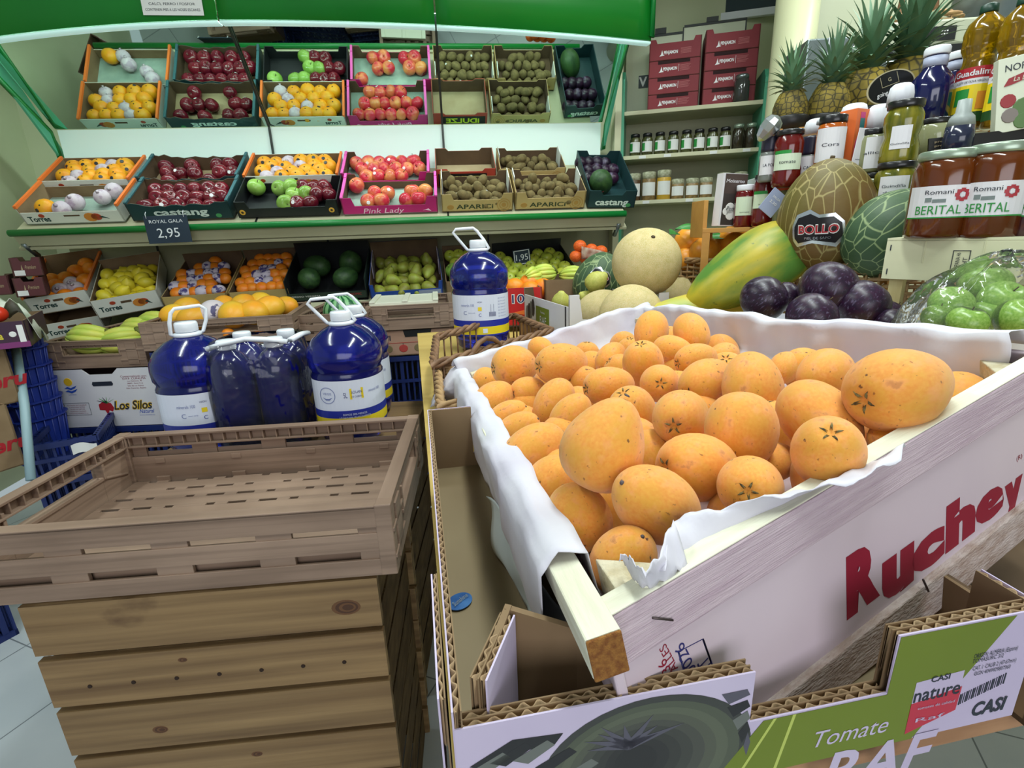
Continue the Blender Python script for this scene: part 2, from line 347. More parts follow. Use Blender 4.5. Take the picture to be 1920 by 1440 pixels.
# chalk price board hanging from the rail
SLATE = mat('slate_board', (38, 54, 70), (32, 46, 62), rough=.7, scale=6); CHALK = flat('chalk', (225, 230, 235), .9)
def price_board(name, w_, h_, lines, M, label, border=False, hooks=True):
    t = thing(name, label, 'price sign', M)
    b = MB().box(-w_ / 2, w_ / 2, -h_ / 2, h_ / 2, -.002, .002, 0)
    for s, y, hh, ww in lines: b.text(s, TR(0, y, .0025), hh, 1, wid=ww)
    if border:
        e = .92
        for x0, x1, y0, y1 in ((-w_ / 2 * e, w_ / 2 * e, h_ / 2 * e - .004, h_ / 2 * e), (-w_ / 2 * e, w_ / 2 * e, -h_ / 2 * e, -h_ / 2 * e + .004), (-w_ / 2 * e, -w_ / 2 * e + .004, -h_ / 2 * e, h_ / 2 * e), (w_ / 2 * e - .004, w_ / 2 * e, -h_ / 2 * e, h_ / 2 * e)): b.box(x0, x1, y0, y1, .002, .0028, 1)
    b.build('board', [SLATE, CHALK], t, bev=.0008)
    if hooks:
        for sx in (-1, 1): MB().tube([(sx * w_ * .43, h_ / 2 - .01, .003), (sx * w_ * .43, h_ / 2 + .01, .004), (sx * w_ * .43, h_ / 2 + .02, -.006)], .0016, 6).build('hook', CHALK, t)
    return t
p = DF @ V((dpt(314, 428, Y=-.09).x, -.088, dpt(314, 430, Y=-.09).z))
price_board('price_board', .195, .125, [('ROYAL GALA', .037, .015, .15), ('2,95', -.015, .042, .10)], frame(p, DU, z=-DY) @ RZ(1), 'dark chalk price board reading 2,95 hanging from green rail')
# ------------------------------------------------------------------ fruit kinds
def lathe_fruit(name, label, cat, prof, mats, n=20, sq=0, wob=None, parts=()):
    def mk():
        o = MB().lathe(prof, n, 0, None, True, sq, wob).build(name, mats); tag(o, label, cat)
        for pn, fn, pm in parts: b = MB(); fn(b); b.build(pn, pm, o)
        return o
    return Kind(mk)
def egg(rx, rz, n=10, dim=0.0, skew=0.0):
    out = []
    for i in range(n + 1):
        a = math.pi * i / n; c = -math.cos(a); r = rx * math.sin(a) * (1 + skew * c); z = rz * c
        if dim: 
            q = max(0, 1 - (r / (rx * .55))); z -= math.copysign(dim * q * q * rz, c)
        out.append((max(r, rx * .02), z))
    return out
STEM = flat('dry_stem', (74, 58, 34), .8); STK = flat('fruit_sticker', (238, 238, 240), .4)
def stem(h0, h1, r=.0016): return lambda b: b.tube([(0, 0, h0), (.001, 0, (h0 + h1) / 2), (.003, 0, h1)], r, 6)
def sticker(r, tilt=-50, az=-90, s=.0085):
    def fn(b):
        M = RZ(az + 90) @ RX(tilt + 90) @ TR(0, 0, r)
        M = RZ(az) @ RY(90 + tilt) @ TR(0, 0, r * 1.004); b.lathe([(s, -.0012), (s * .9, .0004)], 12, 0, M, False)
    return fn
def mshade(name, c1, c2, **k): return mat(name, c1, c2, rnd=k.pop('rnd', .12), **k)
M_OR = mshade('orange_peel', (238, 150, 20), (232, 168, 30), rough=.42, scale=30, bump=.35, bscale=350)
M_OR2 = mshade('deep_orange_peel', (240, 126, 18), (236, 142, 26), rough=.4, scale=30, bump=.3, bscale=350)
M_MAND = mshade('mandarin_peel', (232, 120, 26), (228, 138, 34), rough=.38, scale=40, bump=.25, bscale=400)
M_LEM = mshade('lemon_peel', (222, 200, 40), (206, 190, 52), rough=.42, scale=20, bump=.25, bscale=300)
M_RED = mshade('dark_red_apple_skin', (92, 16, 34), (118, 26, 40), rough=.22, scale=22, stretch=(1, 1, .3), spec=.6, rnd=.25)
M_PINK = mshade('pink_apple_skin', (200, 46, 66), (226, 150, 84), rough=.25, scale=16, stretch=(1, 1, .4), lo=.45, hi=.68)
M_GRN = mshade('green_apple_skin', (118, 160, 64), (150, 184, 92), rough=.25, scale=18)
M_YEL = mshade('yellow_apple_skin', (196, 200, 72), (178, 196, 70), rough=.3, scale=16)
M_KIWI = mshade('kiwi_skin', (122, 104, 64), (98, 84, 50), rough=.85, scale=60, bump=.4, bscale=500)
M_PEAR = mshade('pear_skin', (150, 164, 60), (132, 128, 52), rough=.45, scale=30)
M_PLUM = mshade('plum_skin', (48, 20, 46), (34, 22, 42), rough=.34, scale=14, rnd=.3); mixin(M_PLUM, (128, 118, 150), 26, .56, .74, .55, stretch=(1, 1, .35))
M_PAPW = mshade('fruit_wrapper', (214, 200, 208), (200, 186, 198), rough=.7, scale=20, bump=.8, bscale=90); mixin(M_PAPW, (150, 120, 150), 34, .5, .62, .55)
M_MELG = mshade('dark_green_melon_skin', (34, 62, 32), (52, 84, 40), rough=.5, scale=50, stretch=(1, 1, .15), bump=.5, bscale=120)
M_BAN = mshade('banana_skin', (176, 204, 84), (212, 212, 96), rough=.45, scale=12)
def apple_prof(r): return egg(r, r * .92, 12, .28, .08)
K_OR = lathe_fruit('orange', 'orange', 'orange', egg(.039, .037, 10, .03), M_OR, parts=(('navel', lambda b: b.lathe([(.004, .0355), (.002, .0372)], 6), STEM), ('sticker', sticker(.038), flat('dark_fruit_sticker', (40, 44, 52), .4))))
K_OR2 = lathe_fruit('orange', 'orange', 'orange', egg(.040, .038, 10, .03), M_OR2)
K_WR = lathe_fruit('wrapped_orange', 'wrapped orange', 'orange', egg(.039, .037, 10), M_PAPW, 22, wob=lambda a, z: 1 + .035 * math.sin(9 * a + z * 300), parts=(('twist', lambda b: b.lathe([(.011, .034), (.004, .040), (.008, .044)], 9), M_PAPW),))
K_RED = lathe_fruit('red_apple', 'apple', 'apple', apple_prof(.037), M_RED, parts=(('stem', stem(.022, .038), STEM),))
K_REDS = lathe_fruit('red_apple', 'apple', 'apple', apple_prof(.037), M_RED, parts=(('stem', stem(.022, .038), STEM), ('sticker', sticker(.0368), STK)))
K_PINK = lathe_fruit('pink_apple', 'apple', 'apple', apple_prof(.037), M_PINK, parts=(('stem', stem(.022, .038), STEM),))
K_PINKS = lathe_fruit('pink_apple', 'apple', 'apple', apple_prof(.037), M_PINK, parts=(('sticker', sticker(.0368), STK),))
K_GRN = lathe_fruit('green_apple', 'apple', 'apple', apple_prof(.040), M_GRN, parts=(('stem', stem(.022, .040), STEM),))
K_YEL = lathe_fruit('yellow_apple', 'apple', 'apple', apple_prof(.036), M_YEL, parts=(('stem', stem(.022, .037), STEM),))
K_KIWI = lathe_fruit('kiwi', 'kiwi', 'kiwi', egg(.0235, .032, 9), M_KIWI, 14)
K_KIWIS = lathe_fruit('kiwi', 'kiwi', 'kiwi', egg(.0235, .032, 9), M_KIWI, 14, parts=(('sticker', sticker(.0232, -10, 0, .006), STK),))
def lem(rx, rz):
    return [(.002, -rz * 1.12), (.005, -rz * 1.08)] + egg(rx, rz, 9)[1:-1] + [(.006, rz * 1.06), (.004, rz * 1.15)]
K_LEM = lathe_fruit('lemon', 'lemon', 'lemon', lem(.029, .036), M_LEM, 14)
K_MAND = lathe_fruit('mandarin', 'mandarin', 'mandarin', egg(.033, .028, 9, .06), M_MAND, 16)
K_MANDW = lathe_fruit('wrapped_mandarin', 'wrapped mandarin', 'mandarin', egg(.033, .028, 9), M_MAND, 16, parts=(('printed_wrapper', lambda b: b.lathe([(.0338 * math.sin(a), .0288 * math.cos(a)) for a in (1.75, 1.4, 1.05, .7, .35, .05)], 16), mat('purple_printed_wrapper', (206, 196, 214), (70, 60, 120), rough=.5, scale=38, lo=.5, hi=.56, rnd=.2)),))
K_PLUM = lathe_fruit('plum', 'plum', 'plum', egg(.036, .034, 10, .05), M_PLUM, 20)
pearp = [(.002, -.036), (.012, -.037), (.024, -.030), (.031, -.016), (.032, 0), (.028, .014), (.020, .028), (.014, .040), (.010, .047), (.003, .050)]
K_PEAR = lathe_fruit('pear', 'pear', 'pear', pearp, M_PEAR, 16, parts=(('stem', stem(.048, .062), STEM),))
KIND = {'O': (K_OR, .038, 'orange'), 'o': (K_OR2, .039, 'orange'), 'W': (K_WR, .038, 'paper-wrapped orange'), 'r': (K_RED, .035, 'dark red apple'), 'R': (K_REDS, .035, 'stickered dark red apple'), 'p': (K_PINK, .035, 'pink-red apple'), 'P': (K_PINKS, .035, 'stickered pink-red apple'),
        'g': (K_GRN, .038, 'green apple'), 'y': (K_YEL, .034, 'yellow apple'), 'k': (K_KIWI, .0235, 'brown kiwi'), 'K': (K_KIWIS, .0235, 'stickered brown kiwi'), 'l': (K_LEM, .029, 'yellow lemon'), 'm': (K_MAND, .029, 'bare mandarin'), 'M': (K_MANDW, .029, 'printed-wrapper mandarin'), 'e': (K_PEAR, .031, 'green pear'), 'u': (K_PLUM, .034, 'dark plum')}
def fill(M, w, d, rows, where, grp, z=0.0, mx=.045, my=.045, rows_name=None, jit=.004, lie=True, hex_=True):
    """rows: strings from the back row to the front row"""
    nr = len(rows)
    for j, row in enumerate(rows):
        yy = d - my - (d - 2 * my) * (j / max(nr - 1, 1)); nc = len(row); seq = 0; tot = sum(c not in '. ' for c in row)
        off = ((j % 2) - .5) * .5 * (w - 2 * mx) / max(nc, 1) if hex_ else 0
        for i, c in enumerate(row):
            if c in '. ': continue
            K, r, nm = KIND[c]; x = mx + (w - 2 * mx) * ((i + .5) / nc) + off + random.uniform(-jit, jit)
            x = min(max(x, r + .008), w - r - .008); y = yy + random.uniform(-jit, jit)
            if c in 'kKle': R_ = RZ(random.uniform(0, 360)) @ RX(random.choice((20, 70, 90, 100)) + random.uniform(-15, 15)) @ RZ(random.uniform(0, 360))
            elif c == 'W': R_ = RX(random.uniform(20, 60)) @ RZ(random.uniform(0, 360))
            elif c == 'M': R_ = RZ(random.uniform(0, 360)) @ RX(random.uniform(-25, 60))
            else: R_ = RX(random.uniform(-10, 40)) @ RZ(random.uniform(-40, 40)) if c in 'ORPym' else RZ(random.uniform(0, 360)) @ RX(random.uniform(20, 75)) @ RZ(random.uniform(0, 360))
            s = random.uniform(.93, 1.04) * (1.12 if c in 'OrRpP' else 1.08 if c in 'kKgl' else 1.04); seq += 1
            rn = 'front' if j == nr - 1 else 'back' if j == 0 else ORD[nr - 1 - j] if nr > 3 else 'middle'
            pos = f"{ORD[seq-1]} from left" if tot > 1 else 'alone'
            K.put(M @ TR(x, y, z + r * s + random.uniform(0, .002)) @ R_ @ SCL(s), f"{nm} {pos} in {rn} row of {where}", grp)
# ------------------------------------------------------------------ cartons
def panel(mb, poly, t, M, mo=0, mi=1):
    mb.prism(poly, 0, t * .5, mo, M, ms=1); mb.prism(poly, t * .5, t, mi, M)
def wall_poly(w, h, hc, cw):
    if hc >= h: return [(0, 0), (w, 0), (w, h), (0, h)]
    return [(0, 0), (w, 0), (w, h), (w - cw, h), (w - cw * 1.25, hc), (cw * 1.25, hc), (cw, h), (0, h)]
def torn(w, h, seed, a=.012):
    rr = random.Random(seed); n = 16; top = [(w - w * i / n, h - a * rr.random() - (.012 if 2 < i < n - 2 else 0)) for i in range(n + 1)]
    return [(0, 0), (w, 0)] + top
def carton(label, M, w, d, h, outer, inner=None, hc=None, cw=.07, deco=None, side=None, t=.005, group=None, floor=None, tornf=False, name='fruit_carton', back_h=None, sh=None, slots=0, flaps=None, cap=None):
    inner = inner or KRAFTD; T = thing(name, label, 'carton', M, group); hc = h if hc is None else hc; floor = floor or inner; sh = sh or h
    XF = frame((0, 0, 0), (1, 0, 0), z=(0, -1, 0))                       # panel drawn in XZ facing the customer
    MB().box(0, w, 0, d, 0, .004, 0).build('base', floor, T)
    mats = [outer, inner] + (deco[1] if deco else [])
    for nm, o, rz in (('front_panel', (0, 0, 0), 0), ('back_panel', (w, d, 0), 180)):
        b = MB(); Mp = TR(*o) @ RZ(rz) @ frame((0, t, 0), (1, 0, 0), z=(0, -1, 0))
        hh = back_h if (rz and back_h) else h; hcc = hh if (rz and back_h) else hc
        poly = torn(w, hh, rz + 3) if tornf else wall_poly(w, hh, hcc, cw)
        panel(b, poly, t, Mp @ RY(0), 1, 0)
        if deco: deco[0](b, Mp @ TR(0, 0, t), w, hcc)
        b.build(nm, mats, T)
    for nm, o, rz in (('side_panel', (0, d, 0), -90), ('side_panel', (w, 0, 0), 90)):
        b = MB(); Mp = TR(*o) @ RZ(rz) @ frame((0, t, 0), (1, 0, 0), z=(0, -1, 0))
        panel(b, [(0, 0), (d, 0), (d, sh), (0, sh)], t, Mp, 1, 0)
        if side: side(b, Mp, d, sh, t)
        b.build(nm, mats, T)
    if flaps:
        for x in (.006, w - .010):
            b = MB().box(x, x + .004, d * .55, d - .01, h * .2, h * 1.15); b.build('inner_flap', flaps, T)
    if cap:
        for x in (-.002, w - .012):
            for y in (-.001, d - .045): MB().box(x, x + .014, y, y + .046, h - .002, h + .006).build('corner_cap', cap, T, bev=.002)
        for x in (-.002, w - .012): MB().box(x, x + .014, 0, d, h - .004, h + .002).build('top_edge', cap, T)
    return T
TEAL = mat('dark_teal_card', (28, 62, 64), (22, 50, 56), rough=.5, scale=4)
TEALP = flat('teal_edge_card', (52, 96, 104), .5)
WCARD = mat('white_card', (222, 222, 214), (210, 212, 204), rough=.6, scale=3)
TAN = mat('tan_card', (190, 166, 110), (178, 152, 98), rough=.7, scale=4)
PINKC = mat('magenta_card', (196, 34, 120), (180, 26, 108), rough=.45, scale=4); PINKL = flat('pink_corner', (226, 92, 176), .4)
BLKC = mat('black_card', (30, 32, 34), (24, 26, 30), rough=.45, scale=4)
def leafblob(b, M, x, y, s, m):
    b.lathe([(s, 0), (s * .98, .0012)], 12, m, M @ TR(x, y, 0) @ SCL(1, .75, 1), False)
def d_torres(b, M, w, h):
    b.text('Torres', M @ TR(.07, h * .45, 0), .026, 2, bold=.03, wid=.095); leafblob(b, M, .088, h * .72, .013, 3)
    leafblob(b, M, w * .68, h * .5, .03, 4); leafblob(b, M, w * .74, h * .52, .024, 3); b.prism([(w * .76, h * .5), (w * .86, h * .34), (w * .8, h * .58)], 0, .0015, 2, M)
    b.prism([(w * .42, h * .62), (w * .58, h * .62), (w * .58, h * .74), (w * .42, h * .74)], 0, .001, 5, M)
DT = (d_torres, [flat('dark_green_ink', (22, 60, 58), .6), flat('brick_ink', (170, 62, 34), .6), flat('orange_ink', (206, 130, 50), .6), flat('slot_shadow_card', (88, 68, 48), .9), ORANGEP])
def s_torres(b, M, d, h, t): b.box(0, d, h - .004, h + .010, -.001, t + .006, 6, M)
def d_cast(b, M, w, h): b.text('castang', M @ TR(w * .5, h * .46, 0), .034, 2, bold=.03, wid=min(.25, w * .7)); leafblob(b, M, w * .86, h * .2, .014, 3)
DC = (d_cast, [flat('pale_ink', (214, 226, 222), .6), flat('leaf_ink', (70, 150, 90), .6)])
def d_mix(b, M, w, h):
    for x in (.025, w - .035): b.lathe([(.014, 0), (.013, .001)], 14, 2, M @ TR(x, h * .6, 0), False); b.lathe([(.007, 0), (.006, .0016)], 10, 3, M @ TR(x, h * .6, 0), False)
DM = (d_mix, [flat('seal_ink', (222, 168, 60), .5), flat('seal_dark_ink', (60, 46, 30), .5)])
def d_pink(b, M, w, h): b.text('Pink Lady', M @ TR(w * .42, h * .42, 0), .028, 2, slant=.3, wid=.2); b.prism([(w * .84, h * .3), (w * .9, h * .5), (w * .93, h * .2), (w * .87, h * .35)], 0, .001, 2, M)
DP = (d_pink, [flat('pale_pink_ink', (240, 200, 224), .6)])
def d_apar(b, M, w, h):
    b.text('APARICi', M @ TR(w * .46, h * .42, 0), .024, 2, bold=.02, wid=w * .52)
    for r1, r2 in ((.012, .0), (.024, .019), (.036, .032)):
        for k in range(20):
            a0, a1 = 2 * math.pi * k / 20, 2 * math.pi * (k + 1) / 20; c = w * .87; y = h * .5
            b.add([(c + r1 * math.cos(a0), y + r1 * math.sin(a0), .0008), (c + r1 * math.cos(a1), y + r1 * math.sin(a1), .0008), (c + r2 * math.cos(a1), y + r2 * math.sin(a1), .0008), (c + r2 * math.cos(a0), y + r2 * math.sin(a0), .0008)], [(0, 1, 2, 3)], 3, False, M)
    leafblob(b, M, w * .12, h * .4, .018, 3)
DA = (d_apar, [flat('green_black_ink', (48, 60, 36), .6), flat('brown_ink', (170, 130, 66), .6)])
def d_dulze(b, M, w, h): b.box(.012, w - .05, h * .12, h * .88, 0, .001, 2, M); b.text('iDULZE', M @ TR(w * .46, h * .5, .001), .036, 3, bold=.03, wid=w * .62)
DD = (d_dulze, [BLACK, flat('lime_ink', (200, 216, 40), .5)])
def on_tray(TM, a, b, h=0.0):
    """pose on a sloped tray from the picture positions of a box's two front bottom corners"""
    n = TM.to_3x3() @ V((0, 0, 1)); o = TM @ V((0, 0, h)); A, B = onp(a[0], a[1], o, n), onp(b[0], b[1], o, n)
    A -= n * h; B -= n * h
    return frame(A, B - A, z=n), (B - A).length
YF = .018
def urow(pxl, pxr, row, D=.25):
    """front corners from picture columns; row 0 at the rail, row 1 behind it"""
    s = YF + row * (D + .006); o = TU @ V((0, s, 0)); n = TU.to_3x3() @ V((0, 1, 0)); up = TU.to_3x3() @ V((0, 0, 1))
    def X(px):
        best = min((abs((TUI @ onp(px, py, o, n)).z - .05), py) for py in range(260, 440, 4))[1]
        return (TUI @ onp(px, best, o, n)).x
    x0, x1 = X(pxl), X(pxr); return TU @ TR(x0, s, 0), x1 - x0
U = {}
for key, pl_, pr_, row in (('t0', 38, 226, 0), ('c0', 240, 432, 0), ('m0', 442, 634, 0), ('p0', 641, 820, 0), ('a0', 828, 962, 0), ('a1', 967, 1098, 0),
                           ('t1', 82, 246, 1), ('c1', 262, 450, 1), ('o1', 462, 634, 1), ('p1', 642, 806, 1), ('d1', 818, 930, 1), ('k1', 938, 1060, 1)):
    U[key] = urow(pl_, pr_, row)
D_ = .25
fw = 'upper shelf, front row'; bw = 'upper shelf, back row'
M, w_ = U['t0']; carton('white orange-edged carton, nearly empty, at left end of shelf front', M, w_, D_, .085, WCARD, KRAFT, deco=DT, side=s_torres, floor=PULP, hc=.06, cw=.0)
fill(M, w_, D_, ['....W', '...W.', '..W..', 'OW...'], 'nearly empty carton', 'oranges in the nearly empty carton', .012)
M, w_ = U['t1']; carton('white orange-edged carton full of oranges at back left of shelf', M, w_, D_, .085, WCARD, KRAFT, deco=DT, side=s_torres, floor=PULP)
fill(M, w_, D_, ['OOOWO', 'OOWOO', 'OWOOO', 'WOOO'], 'back left carton', 'oranges in the back left carton', .012)
M, w_ = U['c0']; carton('dark teal torn-edged white-lettered carton, full of dark apples', M, w_, D_, .095, TEAL, KRAFTD, deco=DC, tornf=True, cap=TEALP)
fill(M, w_, D_, ['rRrrRr', 'RrRrRr', 'rRrrr'], 'full teal carton', 'dark apples in the full teal carton', .006)
M, w_ = U['c1']; carton('dark teal torn-edged carton behind the full one, half empty', M, w_, D_, .095, TEAL, KRAFTD, deco=DC, tornf=True, floor=KRAFTL, cap=TEALP)
fill(M, w_, D_, ['r.r.rr', 'rRr.rR', '.r..r.'], 'half-empty teal carton', 'dark apples in the half-empty teal carton', .006)
M, w_ = U['m0']; carton('black carton with round seals, green and dark red apples', M, w_, D_, .085, BLKC, BLKC, deco=DM, hc=.05, cw=.05)
fill(M, w_, D_, ['g.ggrrr', '...ggrr', '...gRr.'], 'black sealed carton', 'apples in the black sealed carton', .006)
M, w_ = U['o1']; carton('white orange-edged carton behind the black one, full of oranges', M, w_, D_, .085, WCARD, KRAFT, deco=DT, side=s_torres, floor=PULP)
fill(M, w_, D_, ['OOWOOO', 'OOWOO', 'OWOOO', 'WOOOO'], 'middle orange carton', 'oranges in the middle carton', .012)
M, w_ = U['p0']; carton('magenta carton on the rail with moulded tray, few apples', M, w_, D_, .09, PINKC, KRAFTD, deco=DP, hc=.045, cw=.05, floor=PULP, cap=PINKL)
fill(M, w_, D_, ['p.....', '.pP.pp', '.Pp.pp'], 'front magenta carton', 'apples in the front magenta carton', .006)
M, w_ = U['p1']; carton('magenta carton in the back row filled with striped apples', M, w_, D_, .09, PINKC, KRAFTD, deco=DP, hc=.045, cw=.05, floor=PULP, cap=PINKL)
fill(M, w_, D_, ['pPpPpp', 'pPppPp', '.pPpp.'], 'back magenta carton', 'apples in the back magenta carton', .006)
for key, nm in (('a0', 'left tan kiwi carton'), ('a1', 'right tan kiwi carton')):
    M, w_ = U[key]; carton(nm + ' at the rail, printed with rings', M, w_, D_, .095, TAN, KRAFTD, deco=DA, hc=.062, cw=.05, flaps=WCARD)
    rows = ['kkKkkk', 'kkkkKk', 'kKkkkk', 'kkkkkk'] if key == 'a0' else ['Kkkkkk', 'kkkkkk', 'kkkkkk', '.kkkk.']
    fill(M, w_, D_, rows, nm, 'kiwis in the ' + nm, .004, .03, .03); fill(M, w_, D_, ['k.kk.', '.kk.k', 'kk.K.'] if key == 'a0' else ['.k..k', 'k.kk.', '...k.'], nm + ' upper layer', 'kiwis in the ' + nm, .036, .04, .05)
M, w_ = U['d1']; carton('empty brown carton with yellow lettering in the back row', M, w_, D_, .10, flat('red_edge_card', (170, 60, 44), .6), KRAFTD, deco=DD, hc=.085, cw=.06, floor=KRAFTL)
M, w_ = U['k1']; carton('tan kiwi carton in the back row beneath the white panel', M, w_, D_, .095, TAN, KRAFTD, deco=DA, hc=.08, cw=.05, flaps=WCARD)
fill(M, w_, D_, ['kkkkk', 'kKkkk', 'kkkkk', 'kkkkk'], 'back kiwi carton', 'kiwis in the back kiwi carton', .004, .03, .03); fill(M, w_, D_, ['kk.k', 'k.kk'], 'back kiwi carton upper layer', 'kiwis in the back kiwi carton', .036, .05, .07)
M, w_ = urow(1104, 1184, 0); carton('dark teal carton at right end of shelf with melon and plums', M @ RZ(-3), w_ + .02, .46, .095, TEAL, TEAL, deco=DC, hc=.07, cw=.06)
K_MEL = lathe_fruit('dark_melon', 'melon', 'melon', egg(.062, .085, 12, .04, .06), M_MELG, 24, parts=(('label', sticker(.061, -30, -90, .02), flat('foil_label', (190, 90, 90), .3)),))
K_MEL.put(M @ TR(.09, .12, .075) @ RX(35) @ RY(-20), 'dark green melon with foil label in right-hand teal carton')
fill(M @ TR(0, .2, 0), w_ + .02, .25, ['uuuu', 'uuuu', 'uuuu'], 'right-hand teal carton', 'plums in the teal carton', .004, .03, .035)
# ------------------------------------------------------------------ crate, bottle and basket makers
def plastic_crate(label, M, w, d, h, m=None, group=None, name='plastic_crate', handle='side', tilt=0):
    m = m or BROWNC; T = thing(name, label, 'crate', M, group); t = .022
    def wall(L, hnd, fine):
        b = MB()
        n = max(3, int(L / .14))
        if not hnd:
            b.box(0, L, 0, .005, h * .70, h - .001); b.box(0, L, 0, .005, h * .36, h * .62); b.box(0, L, 0, .005, 0, h * .24)
            for i in range(n + 1):
                x = i * (L - .05) / n
                b.box(x, x + .05, .002, .009, .002, h * .98)
            b.box(.01, L - .01, .013, .016, .002, h * .56)
            for i in range(n):
                x = (i + .5) * L / n
                b.box(x - .014, x + .014, .008, .021, .006, .018); b.box(x - .010, x + .010, .016, .018, h * .42, h * .52)
        else:
            a, c = L * .24, L * .76
            b.box(0, a, 0, .005, 0, h - .001).box(c, L, 0, .005, 0, h - .001).box(a, c, 0, .005, 0, h * .46).box(a, c, 0, .005, h * .84, h - .001)
            b.box(0, a, .012, .015, .002, h * .8).box(c, L, .012, .015, .002, h * .8).box(a, c, .012, .015, .002, h * .44)
            b.box(a - .008, c + .008, -.003, .018, h * .44, h * .50); b.box(a - .006, a, -.003, .02, h * .46, h * .86); b.box(c, c + .006, -.003, .02, h * .46, h * .86)
            for x in (a * .5, c + a * .5): b.box(x - .02, x + .02, -.003, .002, h * .1, h * .9)
            for z in (.24, .62): b.box(0, a, -.003, .001, h * z, h * z + .006).box(c, L, -.003, .001, h * z, h * z + .006)
            b.tube([(a * .3, .014, h * .3), (a * .8, .014, h * .42), (a * 1.1, .014, h * .5)], .004, 6)
        b.box(0, L, 0, t, h - .005, h); b.box(.003, L - .003, .005, t, h - .027, h - .023)
        k = int(L / .026)
        for i in range(1, k): x = i * L / k; b.box(x - .0014, x + .0014, .004, t - .001, h - .026, h - .002)
        b.box(0, L, .0085, .0105, h - .026, h - .004)
        return b
    for nm, o, rz, L, hnd in (('front_wall', (0, 0, 0), 0, w, handle == 'front'), ('back_wall', (w, d, 0), 180, w, handle == 'front'), ('side_wall', (0, d, 0), -90, d, handle == 'side'), ('side_wall', (w, 0, 0), 90, d, handle == 'side')):
        wall(L, hnd, 1).build(nm, m, T, TR(*o) @ RZ(rz), bev=.0012)
    f = MB(); z0_, z1_ = .004, .009; rows = 9; y0_, y1_ = .02, d - .02; dy = (y1_ - y0_) / rows
    for j in range(rows):
        y = y0_ + j * dy; f.box(.02, w - .02, y, y + dy * .78, z0_, z1_)
        nn = int((w - .04) / .055)
        for i in range(nn + 1):
            x = .02 + i * (w - .04) / nn; a = .012 if (i + j) % 4 else .03
            f.box(max(.02, x - a), min(w - .02, x + a), y + dy * .78, y + dy, z0_, z1_)
    f.build('floor_grid', m, T, bev=.0008)
    for x in (0, w - t):
        for y in (0, d - t): MB().box(x - .001, x + t + .001, y - .001, y + t + .001, 0, h + .0015).build('corner_post', m, T, bev=.002)
    return T
def blue_crate(label, M, w, d, h, group=None, m=None):
    m = m or BLUEC; T = thing('blue_crate', label, 'crate', M, group)
    for nm, o, rz, L in (('front_wall', (0, 0, 0), 0, w), ('back_wall', (w, d, 0), 180, w), ('side_wall', (0, d, 0), -90, d), ('side_wall', (w, 0, 0), 90, d)):
        b = MB(); b.box(0, L, -.006, .012, h - .02, h).box(0, L, 0, .008, 0, .02).box(0, L, -.002, .008, h * .47, h * .47 + .014)
        n = max(6, int(L / .024))
        for i in range(n + 1):
            x = i * (L - .008) / n; ww = .008 if i % 5 else .016; b.box(max(0, x - ww * .2), x + ww * .8, .001, .007, .0, h)
        b.build(nm, m, T, TR(*o) @ RZ(rz))
    b = MB()
    for i in range(9): x = .01 + i * (w - .04) / 8; b.box(x, x + .02, .006, d - .006, .002, .007)
    b.build('floor_grid', m, T); return T
BLUEW = mat('blue_bottle_plastic', (44, 60, 226), rough=.04, trans=.88, ior=1.2, coat=.8)
CAPM = flat('bottle_cap_plastic', (228, 232, 240), .35)
BBLUE = flat('label_blue', (36, 48, 150), .4); BYEL = flat('label_yellow', (232, 204, 36), .4); BLAB = flat('label_white', (218, 222, 238), .4)
PB = [(.050, .012), (.062, .012), (.069, .018), (.072, .030), (.076, .044), (.0765, .050), (.0765, .160), (.0775, .164), (.074, .171), (.0745, .176), (.079, .184), (.0805, .205), (.078, .222), (.066, .242), (.046, .259), (.028, .268), (.020, .272), (.019, .278)]
